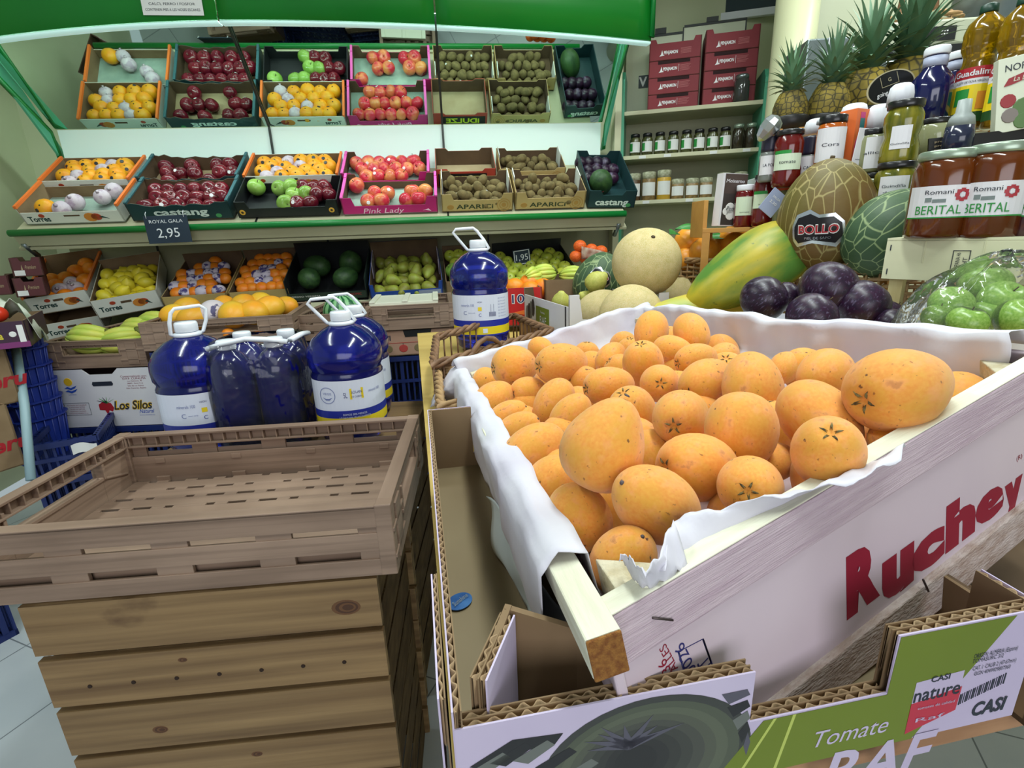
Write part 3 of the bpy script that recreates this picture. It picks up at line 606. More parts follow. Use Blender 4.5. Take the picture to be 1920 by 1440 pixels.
def water_bottle(label, M, face=-90, front=True, handle_a=0, lab=True, group=None, lean=-.03):
    T = thing('water_bottle', label, 'bottle', M, group)
    body_ = MB().lathe(PB, 40, 0, None, True, .07).build('body', BLUEW, T)
    b = MB(); b.lathe([(.021, .279), (.022, .281), (.022, .296), (.020, .299), (.001, .300)], 24); b.build('cap', CAPM, T)
    b = MB(); b.lathe([(.0205, .268), (.027, .270), (.027, .276), (.0205, .278)], 24)
    ca, sa = math.cos(math.radians(handle_a)), math.sin(math.radians(handle_a)); P = lambda x, z: (x * ca, x * sa, z)
    k_ = lean; b.tube([P(-.026, .273), P(-.030, .276), P(-.034 + k_ * .5, .300), P(-.034 + k_, .320), P(-.026 + k_, .328), P(.020 + k_, .330), P(.030 + k_, .322), P(.033 + k_ * .5, .298), P(.030, .276), P(.026, .273)], .0038, 8)
    b.build('carry_handle', CAPM, T)
    if lab:
        R0 = .0772; b = MB()
        sq = lambda a: 1 + .07 * (0.5 - 0.5 * math.cos(4 * a)) * .5
        def ring(z0_, z1_, m, rr=R0):
            n = 48
            for k in range(n):
                a0, a1 = 2 * math.pi * k / n, 2 * math.pi * (k + 1) / n; r0_, r1_ = rr * sq(a0), rr * sq(a1)
                b.add([(r0_ * math.cos(a0), r0_ * math.sin(a0), z0_), (r1_ * math.cos(a1), r1_ * math.sin(a1), z0_), (r1_ * math.cos(a1), r1_ * math.sin(a1), z1_), (r0_ * math.cos(a0), r0_ * math.sin(a0), z1_)], [(0, 1, 2, 3)], m, True)
        ring(.093, .160, 0); ring(.076, .093, 1); ring(.055, .076, 2); ring(.051, .055, 1)
        def mp(dx, z0_): return lambda x, y, z: (lambda a, r: (r * math.cos(a), r * math.sin(a), z0_ + y))(math.radians(face) + (x + dx) / R0, (R0 + .0006) * sq(math.radians(face) + (x + dx) / R0))
        tx = lambda s, dx, z, h, m, w_=None: b.text(s, Matrix(), h, m, wid=w_, mapf=mp(dx, z))
        _mp = mp; mp = lambda dx, z0_: _mp(dx, z0_ + .016)
        if front:
            for k in range(28):
                a0, a1 = k * 2 * math.pi / 28, (k + 1) * 2 * math.pi / 28; q = mp(-.045, .112)
                b.add([q(r * math.cos(a), r * math.sin(a), 0) for r, a in ((.017, a0), (.017, a1), (.0185, a1), (.0185, a0))], [(0, 1, 2, 3)], 4)
            tx('VEGE', -.045, .116, .005, 4, .02); q = mp(-.045, .106); b.add([q(*p, 0) for p in ((-.012, .002), (-.004, -.005), (.004, -.005), (.012, .002), (.004, -.001), (-.004, -.001))], [(0, 1, 2, 3, 4, 5)], 4)
            q = mp(.018, .114); b.add([q(x, y, 0) for x, y in ((-.014, -.012), (.014, -.012), (.014, .012), (-.014, .012))], [(0, 1, 2, 3)], 2)
            qq = lambda s, z, h: b.text(s, Matrix(), h, 3, wid=.022, mapf=lambda x, y, z_: (lambda a, r: (r * math.cos(a), r * math.sin(a), z + .016 + y))(math.radians(face) + (x + .018) / R0, (R0 + .0012) * sq(math.radians(face) + (x + .018) / R0)))
            qq('SOLAN', .118, .006); qq('DE CABRAS', .108, .004); tx('5L', -.005, .112, .012, 3, .008); tx('minerals 100%', .060, .116, .006, 4, .032)
            tx('SOMOS 30% MENOS', .01, .068, .0045, 0, .05); tx('LO NATURAL ES AYUDARNOS', .01, .061, .004, 0, .066); tx('Donamos 50.000 litros', 0, .051, .006, 3, .06); tx('Para Mision Haiti y La Bosana de Ataria', .0, .043, .003, 3, .07)
        else:
            tx('minerals 100', -.045, .118, .007, 4, .036); tx('C', -.052, .098, .010, 4); tx('natura verda', -.034, .098, .003, 4, .018)
            tx('HIGH', -.012, .126, .004, 3, .012); q = mp(-.012, .108); b.add([q(x, y, 0) for x, y in ((-.005, -.005), (.005, -.005), (.005, .005), (-.005, .005))], [(0, 1, 2, 3)], 2)
            tx('C', -.012, .092, .008, 1); 
            for k in range(12): q = mp(.012 + k * .0016, .095); b.add([q(x, y, 0) for x, y in ((0, -.008), (.0008, -.008), (.0008, .004 + .02 * (k % 5 == 3)), (0, .004 + .02 * (k % 5 == 3)))], [(0, 1, 2, 3)], 3)
            for k in range(7): tx('aigua mineral natural', .052, .134 - k * .008, .003, 4, .028)
            q = mp(.0, .049); b.add([q(x, y, 0) for x, y in ((-.006, -.006), (.006, -.006), (.006, .006), (-.006, .006))], [(0, 1, 2, 3)], 0)
        b.build('paper_label', [BLAB, BBLUE, BYEL, flat('label_ink', (50, 54, 110), .5), flat('label_grey_ink', (120, 130, 176), .5)], body_)
    return T
WICK = mat('wicker', (140, 104, 74), (104, 74, 52), rough=.6, scale=40, bump=.3); WICKL = mat('pale_wicker', (176, 142, 98), (146, 112, 76), rough=.6, scale=40, bump=.3)
def woven(T, pts, h, m, nrow=5, open_=False, rr=.004, stake=.02, rim=.007, name='woven_wall'):
    """a woven wall along a closed outline of points (z = foot), h high"""
    P = []; n = len(pts); per = []
    for i in range(n):
        a, b = V(pts[i]), V(pts[(i + 1) % n]); k = max(1, int((b - a).length / stake))
        for j in range(k): P.append(a.lerp(b, j / k))
    Np = len(P); b = MB()
    def nrm(i): t = (P[(i + 1) % Np] - P[i - 1]); t.z = 0; t.normalize(); return V((t.y, -t.x, 0))
    for i in range(0, Np, 1): b.tube([P[i], P[i] + V((0, 0, h))], rr * .55, 5)
    b.build('stakes', m, T)
    b = MB()
    for r in range(nrow):
        z = (h * (r + .5) / nrow) if not open_ else (h * (.1 if r < 1 else .9))
        pl = []
        for i in range(Np): pl.append(P[i] + V((0, 0, z + .002 * math.sin(i * 2.1 + r))) + nrm(i) * (rr * .9 * (1 if (i + r) % 2 else -1)))
        b.tube(pl, rr * .8, 6, closed=True)
    b.build(name, m, T)
    b = MB()
    for ph in range(3):
        pl = []
        for i in range(Np * 2):
            p = P[i // 2].lerp(P[(i // 2 + 1) % Np], (i % 2) / 2); a = i * .8 + ph * 2.09
            pl.append(p + V((0, 0, h + rim * .6 * math.sin(a))) + nrm(i // 2) * rim * .6 * math.cos(a))
        b.tube(pl, rim * .62, 6, closed=True)
    b.build('braided_rim', m, T)
def rrect(w, d, r, n=4):
    o = []
    for cx, cy, a0 in ((w - r, r, -90), (w - r, d - r, 0), (r, d - r, 90), (r, r, 180)):
        for k in range(n + 1): a = math.radians(a0 + 90 * k / n); o.append((cx + r * math.cos(a), cy + r * math.sin(a), 0))
    return o
# ------------------------------------------------------------------ lower tray of the stand
def lowbox(pl_, pr_, d, h, lift=0):
    M, w_ = on_tray(TL, pl_, pr_, lift); return (M @ TR(0, 0, lift) if lift else M), w_
M, w_ = lowbox((64, 592), (178, 573), .46, .1)
carton('lower white orange-edged carton of the two stacked at far left', M @ TR(.02, -.08, -.115), w_, .46, .095, WCARD, KRAFT, deco=DT, side=s_torres)
carton('white orange-edged carton of loose oranges under left end of rail', M, w_, .46, .095, WCARD, KRAFT, deco=(DT[0], DT[1]), side=lambda b, M, d, h, t: (s_torres(b, M, d, h, t), b.text('Torres', M @ TR(d * .25, h * .5, t + .0008), .026, 2, wid=.09)), floor=KRAFTL, back_h=.12)
fill(M, w_, .46, ['..o', '.oo', 'oo.', 'oWo', 'oWW', 'ooo'], 'far left carton', 'oranges in the far left carton', .012, .03, .05)
M2, w2 = lowbox((186, 598), (308, 575), .44, .1)
carton('white carton heaped with lemons beside the far left oranges', M2, w2, .44, .10, WCARD, KRAFT, deco=DT, hc=.10, back_h=.12)
fill(M2, w2, .44, ['.....', 'lllll', 'lllll', 'lllll', 'llllll', 'lllll', 'lllll'], 'lemon carton', 'lemons in the white carton', .03, .035, .04)
fill(M2, w2, .44, ['.....', '.....', 'l.ll.', '.llll', 'lll.l', '.ll.l', 'l.l..'], 'lemon carton top layer', 'lemons in the white carton', .068, .045, .05)
for (a, b_, nm, rows) in (((312, 580), (432, 571), 'left mandarin carton', ['...m..', '.mMmM.', 'mMmMMm', 'mMMmMm', 'MmMmm.', 'mMmMmM']), ((436, 571), (545, 563), 'right mandarin carton', ['.mmmm', 'mmmMm', 'mmMMm', 'mMMmm', 'mmMMm', 'mmmmm'])):
    M3, w3 = lowbox(a, b_, .42, .08); carton('brown cardboard ' + nm + ' below the chalk-board rail', M3, w3, .42, .07, TAN, KRAFTD, back_h=.11)
    fill(M3, w3, .42, rows, nm, 'mandarins in the ' + nm, .035, .03, .04)
M5, w5 = lowbox((542, 566), (690, 558), .36, .1); MEGR = flat('dark_green_card', (34, 52, 44), .5)
def d_mel(b, M, w, h): b.text('VERDEO VERISIMA', M @ TR(w * .22, h * .6, 0), .009, 2, wid=w * .38); b.text('GASTRONOMIC', M @ TR(w * .78, h * .62, 0), .014, 3, wid=w * .3)
carton('dark green open carton holding four dark melons', M5, w5, .36, .15, MEGR, BLKC, deco=(d_mel, [WHITE, RED]), back_h=.17, hc=.045, cw=.0, sh=.12)
for k, (x, y, rz, tl, s) in enumerate(((.10, .11, 20, 70, .95), (.29, .10, -30, 75, .95), (.12, .25, 60, 80, 1.0), (.30, .26, 10, 30, 1.05))):
    K_MEL.put(M5 @ TR(x * w5 / .4, y, .075) @ RZ(rz) @ RX(tl) @ SCL(s), ('front left', 'front right', 'back left', 'back right')[k] + ' dark melon of four in dark green carton', 'melons in the dark green carton')
plastic_crate('black crate under the carton of dark melons', M5 @ TR(0, .0, -.15), w5, .36, .14, m=BLKC)
M6, w6 = lowbox((697, 566), (832, 556), .40, .1)
def d_pear(b, M, w, h): b.text('VACUM COOLED', M @ TR(w * .2, h * .5, 0), .010, 2, wid=w * .32); b.box(w * .66, w * .97, h * .1, h * .9, 0, .001, 3, M)
carton('blue-fronted carton of green pears', M6, w6, .40, .10, flat('blue_card', (34, 74, 160), .5), KRAFTD, deco=(d_pear, [flat('pale_blue_ink', (190, 214, 240), .5), flat('grey_blue_card', (150, 160, 190), .5)]), hc=.055, cw=.02, back_h=.16, flaps=LAV)
fill(M6, w6, .40, ['eeeee', 'eeee', 'eeeee', 'eeee', 'eeeee'], 'pear carton', 'pears in the blue-fronted carton', .01, .035, .04); fill(M6, w6, .40, ['.....', 'ee.e', '.eee.', 'e.ee', '.e.e.'], 'pear carton top layer', 'pears in the blue-fronted carton', .055, .05, .06)
M7, w7 = lowbox((838, 556), (930, 550), .38, .1)
carton('brown carton of green-yellow apples behind the tall blue bottle', M7, w7, .38, .09, KRAFT, KRAFTD, back_h=.12)
fill(M7, w7, .38, ['yyyy', 'yyyy', 'gygy', 'gggg'], 'carton behind the blue bottle', 'apples behind the blue bottle', .04, .025, .04)
M8, w8 = lowbox((948, 560), (1086, 546), .40, .1)
carton('black carton of yellow apples under the right end of rail', M8, w8, .40, .09, BLKC, BLKC, back_h=.14, sh=.10)
fill(M8, w8, .40, ['y..yy', 'y.yyy', 'yyyyy', 'yyyyy', 'yyyyy', 'yyyyy'], 'black carton', 'yellow apples in the black carton', .03, .02, .04)
price_board('price_board', .10, .085, [('1,95', 0, .034, .07)], M8 @ TR(w8 * .34, .235, .12) @ RX(70) @ RZ(4), 'small chalk price board reading 1,95 among yellow apples', border=True, hooks=False)
# orange net bag
nb = thing('net_bag', 'orange net bag of mandarins beside the black apple carton', 'bag', frame(pt(1080, 492, 2.62), DU, z=(0, 0, 1)))
MB().grid(lambda u, v: (.03 + (u - .1) * .12, -.045 + .01 * math.sin(7 * u), .02 + .06 * v - .03 * u), 8, 4).build('printed_band', [mat('net_band', (190, 170, 150), (150, 90, 70), rough=.5, scale=30), RED], nb, solid=.002)
b = MB(); 
for x, z in ((0, .03), (.05, .02), (.10, .01), (.15, 0), (.02, .08), (.08, .06), (.13, .05)): b.lathe(egg(.034, .03, 8), 14, 0, TR(x, .0, z))
b.build('netted_fruit', mat('netted_orange', (214, 70, 24), (236, 110, 36), rough=.5, kind='voronoi', scale=90, lo=.02, hi=.1), nb)
# ------------------------------------------------------------------ middle ground: crates in front of the stand
def two(a, da, b, db, z=None):
    A, B = pt(a[0], a[1], da), pt(b[0], b[1], db); X = B - A
    if z is None: X.z = 0
    return frame(A, X, z=(0, 0, 1)), X.length
def stack_under(M, w, d, label, n=3, hh=.22, top=0.0):
    """blue crates from the floor up to the underside of what stands on them"""
    H = M.translation.z + top; k = max(1, round(H / hh)); h = H / k
    for i in range(k):
        blue_crate(label + (', topmost of its stack', ', lowest of its stack', ', second from the floor', ', third from the floor')[0 if i == k - 1 else 1 if i == 0 else min(i + 1, 3)], Matrix.Translation((0, 0, h * i - M.translation.z)) @ M, w, d, h - .003)
C1, w1 = two((79, 694), 1.95, (277, 681), 1.95)
plastic_crate('brown plastic crate of green bananas on white lettered carton', C1, w1, .5, .105, handle='front')
CREAMW = mat('glossy_white_card', (226, 224, 228), (214, 212, 220), rough=.45, scale=4)
def los_silos():
    M = C1 @ TR(.015, .0, -.236); T = thing('banana_carton', 'tall white carton with red flower print under crate of green bananas', 'carton', M)
    h = .232; b = MB(); Mp = frame((0, .006, 0), (1, 0, 0), z=(0, -1, 0))
    b.prism([(0, 0), (w1, 0), (w1, h), (w1 * .66, h), (w1 * .60, h - .022), (w1 * .38, h - .022), (w1 * .32, h), (0, h)], 0, .006, 0, Mp)
    F = Mp @ TR(0, 0, .0062); W_ = w1
    b.prism([(W_ * .40, .165), (W_ * .58, .165), (W_ * .59, .172), (W_ * .58, .182), (W_ * .40, .182), (W_ * .39, .172)], 0, .0008, 5, F)
    b.lathe([(.016, 0), (.015, .001)], 18, 2, F @ TR(W_ * .17, .185, 0), False)
    for k in range(2): b.prism([(W_ * .12, .160 - k * .013), (W_ * .15, .166 - k * .013), (W_ * .18, .161 - k * .013), (W_ * .24, .170 - k * .013), (W_ * .22, .160 - k * .013), (W_ * .18, .153 - k * .013), (W_ * .15, .158 - k * .013)], 0, .001, 3, F)
    b.text('CANARIAS', F @ TR(W_ * .18, .134, 0), .004, 3, wid=.03)
    for k, s in enumerate(('Comercializado por:', 'O.P.P. CUPALMA', 'Los Galeones, 40', '38002 - Santa Cruz', 'Isla de La Palma', 'Islas Canarias, Espana')): b.text(s, F @ TR(W_ * .80, .200 - k * .0095, 0), .0075 if k < 2 else .005, 4, wid=(.10, .09, .055, .06, .06, .075)[k])
    x0, x1, y0, y1 = W_ * .07, W_ * .31, .05, .10
    for q in ((x0, x1, y0, y0 + .001), (x0, x1, y1 - .001, y1), (x0, x0 + .001, y0, y1), (x1 - .001, x1, y0, y1)): b.box(q[0], q[1], q[2], q[3], 0, .0006, 5, F)
    for k, s in enumerate(('PLATANOS DE CANARIAS', 'CATEGORIA EXTRA', '18 KILOS NETOS', 'NORMAS CALIDAD', 'LONGITUD MINIMA 14 cm.')): b.text(s, F @ TR((x0 + x1) / 2, .091 - k * .0083, 0), .0045, 4, wid=(.075, .06, .055, .06, .075)[k])
    b.text('Los Silos', F @ TR(W_ * .72, .085, 0), .034, 2, slant=.25, wid=.145, bold=.06); b.text('Los Silos', F @ TR(W_ * .72, .085, .0005), .034, 5, slant=.25, wid=.145, bold=.015)
    b.text('Natural', F @ TR(W_ * .84, .058, 0), .016, 3, slant=.3, wid=.055); b.text('www.lossilos.es', F @ TR(W_ * .84, .042, 0), .004, 3, wid=.06)
    b.prism([(W_ * .40, .09), (W_ * .44, .10), (W_ * .52, .095), (W_ * .54, .075), (W_ * .52, .06), (W_ * .49, .066), (W_ * .47, .045), (W_ * .45, .066), (W_ * .40, .068)], 0, .0008, 1, F)
    for k in range(6): a = math.radians(40 + k * 22); b.prism([(W_ * .48, .093), (W_ * .48 + .04 * math.cos(a), .093 + .028 * math.sin(a)), (W_ * .49, .098)], 0, .001, 5 if k % 2 else 6, F)
    b.build('front_panel', [CREAMW, RED, flat('sun_yellow_ink', (236, 190, 40), .5), flat('sea_blue_ink', (40, 80, 180), .5), flat('maroon_ink', (140, 50, 80), .5), INK, flat('leaf_green_ink', (60, 140, 60), .5)], T)
    for nm, o, rz, L in (('back_panel', (w1, .48, 0), 180, w1), ('side_panel', (0, .48, 0), -90, .48), ('side_panel', (w1, 0, 0), 90, .48)):
        MB().box(.006, L - .006, 0, .006, 0, h).build(nm, flat('side_maroon_card', (120, 90, 96), .6) if nm == 'side_panel' else KRAFT, T, TR(*o) @ RZ(rz))
    MB().box(.007, w1 - .007, .007, .47, 0, .005).build('base', KRAFT, T); return M
ML = los_silos()
stack_under(ML, w1, .5, 'blue ventilated crate under the white banana carton')
def banana_pts(L=.17, bend=.045, n=9): return [(L * (t - .5), bend * (4 * (t - .5) ** 2) * -1 + bend, 0) for t in [i / n for i in range(n + 1)]]
def mk_bunch():
    o = thing('banana_bunch', 'x', 'bananas')
    for k in range(5):
        b = MB(); rr = [.004, .008, .0145, .0165, .0175, .0175, .017, .015, .009, .004]
        b.tube(banana_pts(), rr, 7, 0, TR(.085, -.03, 0) @ RX(0)); b.build('banana', M_BAN, o, RZ(180) @ TR(0, .0, 0) @ RX(-35 + k * 20) @ TR(0, 0, .0) @ RY(0) @ TR(0, .012 + .004 * k, .012 * k))
    MB().tube([(-.0, 0, 0), (-.02, .0, .03), (-.03, .01, .045)], .010, 7).build('crown_stalk', flat('banana_stalk', (98, 104, 44), .6), o, TR(0, 0, .02)); return o
K_BAN = Kind(mk_bunch)
for k, (x, y, z, rz, ry) in enumerate(((.22, .10, .06, 12, 10), (.33, .14, .065, 25, -5), (.30, .26, .06, 5, 8), (.16, .24, .04, 30, 0), (.36, .30, .07, 15, 15))):
    K_BAN.put(C1 @ TR(x, y, z) @ RZ(rz) @ RY(ry), f'{("front", "front right", "back middle", "back left", "back right")[k]} bunch of green-yellow bananas in brown crate', 'banana bunches in the brown crate')
C2, w2_ = two((292, 700), 1.93, (560, 676), 2.02)
C2 = C2 @ TR(-.02, 0, .115); plastic_crate('brown plastic crate of large grapefruits behind the blue bottles', C2 @ TR(0, 0, -.03), w2_ + .02, .42, .105, handle='front')
stack_under(C2 @ TR(.02, 0, -.033), w2_ - .03, .40, 'blue crate under the grapefruit crate')
M_GF = mshade('grapefruit_peel', (240, 160, 40), (228, 186, 52), rough=.4, scale=10, bump=.25, bscale=300)
K_GF = lathe_fruit('grapefruit', 'grapefruit', 'grapefruit', egg(.050, .050, 12, .02), M_GF, 22)
K_GFW = lathe_fruit('wrapped_grapefruit', 'grapefruit', 'grapefruit', egg(.050, .050, 12), mshade('striped_wrapper', (214, 204, 210), (84, 80, 118), rough=.6, scale=26, lo=.56, hi=.6), 22)
for k, (px, py, d, s) in enumerate(((328, 592, 2.04, 1), (362, 597, 2.02, 1.05), (398, 585, 2.05, 1), (438, 590, 2.03, 1.12), (476, 586, 2.05, 1.05), (506, 577, 2.1, 1.05), (456, 572, 2.2, 1), (420, 574, 2.2, .95), (490, 568, 2.25, 1), (536, 574, 2.2, .9), (350, 578, 2.22, 1))):
    (K_GFW if k == 2 else K_GF).put(frame(pt(px, py, d), (1, 0, 0), z=(0, -.5, 1)) @ RZ(40 * k) @ SCL(s * 1.15, s, s * .9), ('paper-wrapped grapefruit third from left in front row of brown crate' if k == 2 else f'yellow-orange grapefruit {ORD[k if k < 6 else k - 6]} from left in {"front" if k < 6 else "back"} row of brown crate'), 'grapefruits in the brown crate')
C3, w3_ = two((556, 640), 2.1, (682, 628), 2.1)
plastic_crate('brown plastic crate holding a striped watermelon', C3, w3_, .4, .105)
stack_under(C3 @ TR(.01, .01, -.003), w3_ - .02, .38, 'blue crate under the watermelon crate')
M_WM = mat('watermelon_rind', (128, 186, 128), (24, 92, 52), rough=.35, scale=1)
def wm_stripes():
    nt = M_WM.node_tree; L = nt.links.new; b = nt.nodes['Principled BSDF']; tc = N(nt, 'ShaderNodeTexCoord'); sp = N(nt, 'ShaderNodeSeparateXYZ'); L(tc.outputs['Object'], sp.inputs[0])
    at = N(nt, 'ShaderNodeMath'); at.operation = 'ARCTAN2'; L(sp.outputs[1], at.inputs[0]); L(sp.outputs[0], at.inputs[1])
    nz = N(nt, 'ShaderNodeTexNoise', Scale=40.0, Detail=3.0); L(tc.outputs['Object'], nz.inputs['Vector']); ma = N(nt, 'ShaderNodeMath'); ma.operation = 'MULTIPLY_ADD'; ma.inputs[1].default_value = .45; L(nz.outputs['Fac'], ma.inputs[0]); L(at.outputs[0], ma.inputs[2])
    m1 = N(nt, 'ShaderNodeMath'); m1.operation = 'MULTIPLY'; m1.inputs[1].default_value = 13.0; L(ma.outputs[0], m1.inputs[0]); sn = N(nt, 'ShaderNodeMath'); sn.operation = 'SINE'; L(m1.outputs[0], sn.inputs[0])
    mr = N(nt, 'ShaderNodeMapRange'); mr.inputs['From Min'].default_value = -.2; mr.inputs['From Max'].default_value = .35; L(sn.outputs[0], mr.inputs[0])
    mx = N(nt, 'ShaderNodeMix'); mx.data_type = 'RGBA'; mx.inputs[6].default_value = srgb(128, 186, 128); mx.inputs[7].default_value = srgb(24, 92, 52); L(mr.outputs[0], mx.inputs[0]); L(mx.outputs[2], b.inputs['Base Color'])
wm_stripes()
tag(MB().lathe(egg(.085, .082, 16), 32).build('watermelon', M_WM, None, Matrix.Translation(pt(644, 585, 2.24)) @ RX(12)), 'round striped watermelon behind the right-hand blue bottle', 'watermelon')
C4, w4 = two((690, 622), 2.25, (854, 612), 2.3)
plastic_crate('brown plastic crate with pale wooden box lid, left of tall blue bottle', C4, w4, .42, .108, handle='front')
PINE = mat('pale_pine', (218, 208, 172), (200, 188, 148), rough=.6, scale=5, stretch=(1, 6, 6), kind='noise')
pb = thing('wooden_lid_box', 'pale wooden box lying upside down in brown plastic crate', 'box', C4 @ TR(.015, .02, .085))
b = MB(); b.box(0, w4 * .78, 0, .30, .0, .035); 
for x in (0, w4 * .37, w4 * .72): b.box(x, x + .025, -.002, .302, .034, .042)
b.build('slatted_top', flat('whitewashed_wood', (222, 222, 204), .6), pb, bev=.002); 
MB().text('n', frame((w4 * .28, -.003, .018), (1, 0, 0), z=(0, -1, 0)), .014, 0, bold=.05).build('printed_letter', INK, pb)
def casi(b, M, w, h):
    b.text('CASI', M @ TR(w * .16, h * .72, 0), .022, 2, bold=.03, wid=.06)
    for k, m in enumerate((4, 3, 4, 3, 3)):
        x = w * (.2 + .17 * k); b.lathe([(.020, 0), (.018, .001)], 14, m, M @ TR(x, h * .28, 0) @ SCL(1, .9, 1), False); b.box(x - .001, x + .001, h * .28 + .015, h * .28 + .024, 0, .001, 2, M)
    b.prism([(w * .38, h), (w * .70, h), (w * .68, h - .03), (w * .40, h - .03)], 0, .0015, 5, M); b.box(0, w, h * .50, h * .52, 0, .0008, 3, M)
carton('brown carton printed with a row of tomatoes, under brown crate', C4 @ TR(.0, .01, -.118), w4 + .01, .40, .113, flat('pinkish_card', (168, 132, 112), .7), KRAFT, deco=(casi, [INK, flat('tomato_ink', (170, 62, 56), .6), flat('olive_ink', (120, 104, 72), .6), BLACK]))
stack_under(C4 @ TR(0, .01, -.121), w4 + .0, .39, 'blue crate under the carton with printed tomatoes', hh=.28)
# small orange near the second crate front
K_OR2.put(Matrix.Translation(C2 @ V((.29, .02, .012))) @ SCL(.6), 'small orange showing through the handle slot of grapefruit crate')
# ------------------------------------------------------------------ far left pile
MAR = mat('maroon_card', (92, 40, 44), (78, 32, 38), rough=.6, scale=5)
def d_seal(b, M, w, h): b.text('Premium', M @ TR(w * .6, h * .62, 0), .018, 2, wid=w * .35, slant=.2); b.prism([(w * .3, h * .45), (w * .36, h * .45), (w * .34, h * .8)], 0, .001, 2, M); b.box(w * .06, w * .4, h * .08, h * .42, 0, .0008, 3, M)
for k, (a, b_, d) in enumerate((((32, 558), (88, 546), 2.42), ((26, 520), (82, 510), 2.42), ((-32, 556), (24, 552), 2.35))):
    Mx, wx = two(a, d, b_, d + .06); carton(('lower maroon carton with paper label at far left wall', 'upper maroon carton with high corner at far left wall', 'maroon carton at the left edge beside the far stack')[k], Mx, wx, .25, .088, MAR, KRAFTD, deco=(d_seal, [KRAFTL, WHITE]), hc=.07, cw=.03)
Mx, wx = two((-60, 662), 1.55, (56, 638), 1.62)
def d_purple(b, M, w, h): b.text('alama', M @ TR(w * .42, h * .5, 0), .022, 2, bold=.03, wid=w * .36); b.lathe([(.009, 0), (.008, .001)], 14, 3, M @ TR(w * .76, h * .52, 0), False); b.box(w * .85, w * .95, h * .2, h * .85, 0, .0008, 3, M); b.box(0, w, 0, h * .22, 0, .0006, 4, M)
carton('dark purple carton with yellow lettering at the left edge', Mx, wx, .3, .082, flat('purple_card', (54, 22, 50), .5), KRAFT, deco=(d_purple, [flat('olive_yellow_ink', (206, 190, 50), .5), WHITE, flat('violet_ink', (118, 40, 104), .5)]), side=None)
tg = thing('tomato_bag', 'crumpled printed paper bag of tomatoes on the purple carton', 'bag', Mx @ TR(.05, .12, .07))
def crump(u, v): return ((u - .5) * .22, (v - .5) * .14, .06 + .03 * math.sin(9 * u + 3 * v) * math.cos(7 * v) + .02 * math.sin(17 * u) - .10 * (2 * abs(u - .5)) ** 3)
MB().grid(crump, 16, 10).build('paper_bag', mat('crumpled_bag', (214, 218, 206), (150, 168, 140), rough=.6, scale=9, lo=.5, hi=.62), tg, solid=.001)
for k in range(3): MB().lathe(egg(.03, .026, 8), 12, 0, TR(-.07 + .05 * k, -.085, .035)).build('tomato', flat('tomato_skin', (206, 52, 28), .3), tg)
tag(MB().tube([pt(30, 655, 1.72), pt(46, 760, 1.66), pt(58, 900, 1.6)], .013, 10).build('stand_post', mat('pale_blue_post', (150, 178, 186), rough=.4)), 'pale blue metal post between brown cartons and blue bins', 'post')
for k, (a, b_) in enumerate((((-60, 905), (48, 868)), ((-70, 778), (40, 748)))):
    Mx2, wx2 = two(a, 1.55, b_, 1.67); hh = .195 if k else .205
    carton(('lower brown carton with red lettering at the left edge', 'upper brown carton with red lettering at the left edge')[k], Mx2, wx2, .3, hh, KRAFT, KRAFT, deco=(lambda b, M, w, h: b.text('Peru', M @ TR(w * .72, h * .4, 0), .045, 2, slant=.25, wid=.13, bold=.03), [RED]))
    if k == 0: blue_crate('dark blue crate under the brown cartons at left edge', Matrix.Translation((0, 0, -Mx2.translation.z)) @ Mx2 @ TR(-.17, 0, 0), wx2 + .02, .3, Mx2.translation.z - .004)
# nested blue bins and blue crates
def mk_bin():
    T = thing('blue_bin', 'x', 'crate'); b = MB(); b.lathe([(.085, 0), (.088, .002), (.105, .17), (.115, .17), (.115, .176), (.100, .176), (.083, .006), (.001, .006)], 12, 0, RZ(15), False); b.build('bin_wall', mat('blue_bin_plastic', (34, 56, 150), (26, 44, 124), rough=.4, scale=5), T)
    c = MB(); 
    for k in range(24): a = k * math.pi / 12; c.tube([(.087 * math.cos(a), .087 * math.sin(a), .01), (.105 * math.cos(a), .105 * math.sin(a), .168)], .003, 4)
    c.build('ribs', MATS['blue_bin_plastic'], T); return T
K_BIN = Kind(mk_bin); bx = pt(84, 850, 1.95)
for k in range(6): K_BIN.put(Matrix.Translation(bx + V((0, 0, k * .064 - .02))) @ RZ(k * 5) @ SCL(.88, .88, 1), f'round blue bin, {ORD[k]} from the bottom of the nested tower', 'nested blue bins')
Mq, wq = two((66, 905), 1.72, (196, 872), 1.80); 
blue_crate('blue crate with torn paper tag below the nested bins', Matrix.Translation((0, 0, -.0)) @ Mq, wq, .4, .13)
blue_crate('dark blue crate on the floor at left behind plastic crate', Matrix.Translation((0, 0, -Mq.translation.z)) @ Mq, wq, .4, Mq.translation.z - .004)
tag(MB().grid(lambda u, v: (u * .07, -.009 - .002 * math.sin(8 * u), .075 + v * .035 + .006 * math.sin(5 * u)), 8, 3).build('paper_tag', WHITE, None, Mq @ TR(.12, 0, 0)), 'torn white paper tag stuck on blue crate rim', 'paper tag')
Mq2, wq2 = two((200, 905), 1.66, (420, 880), 1.74)
blue_crate('blue crate on the floor between banana carton and plastic crate', Matrix.Translation((0, 0, -Mq2.translation.z)) @ Mq2, wq2, .22, Mq2.translation.z + .06)
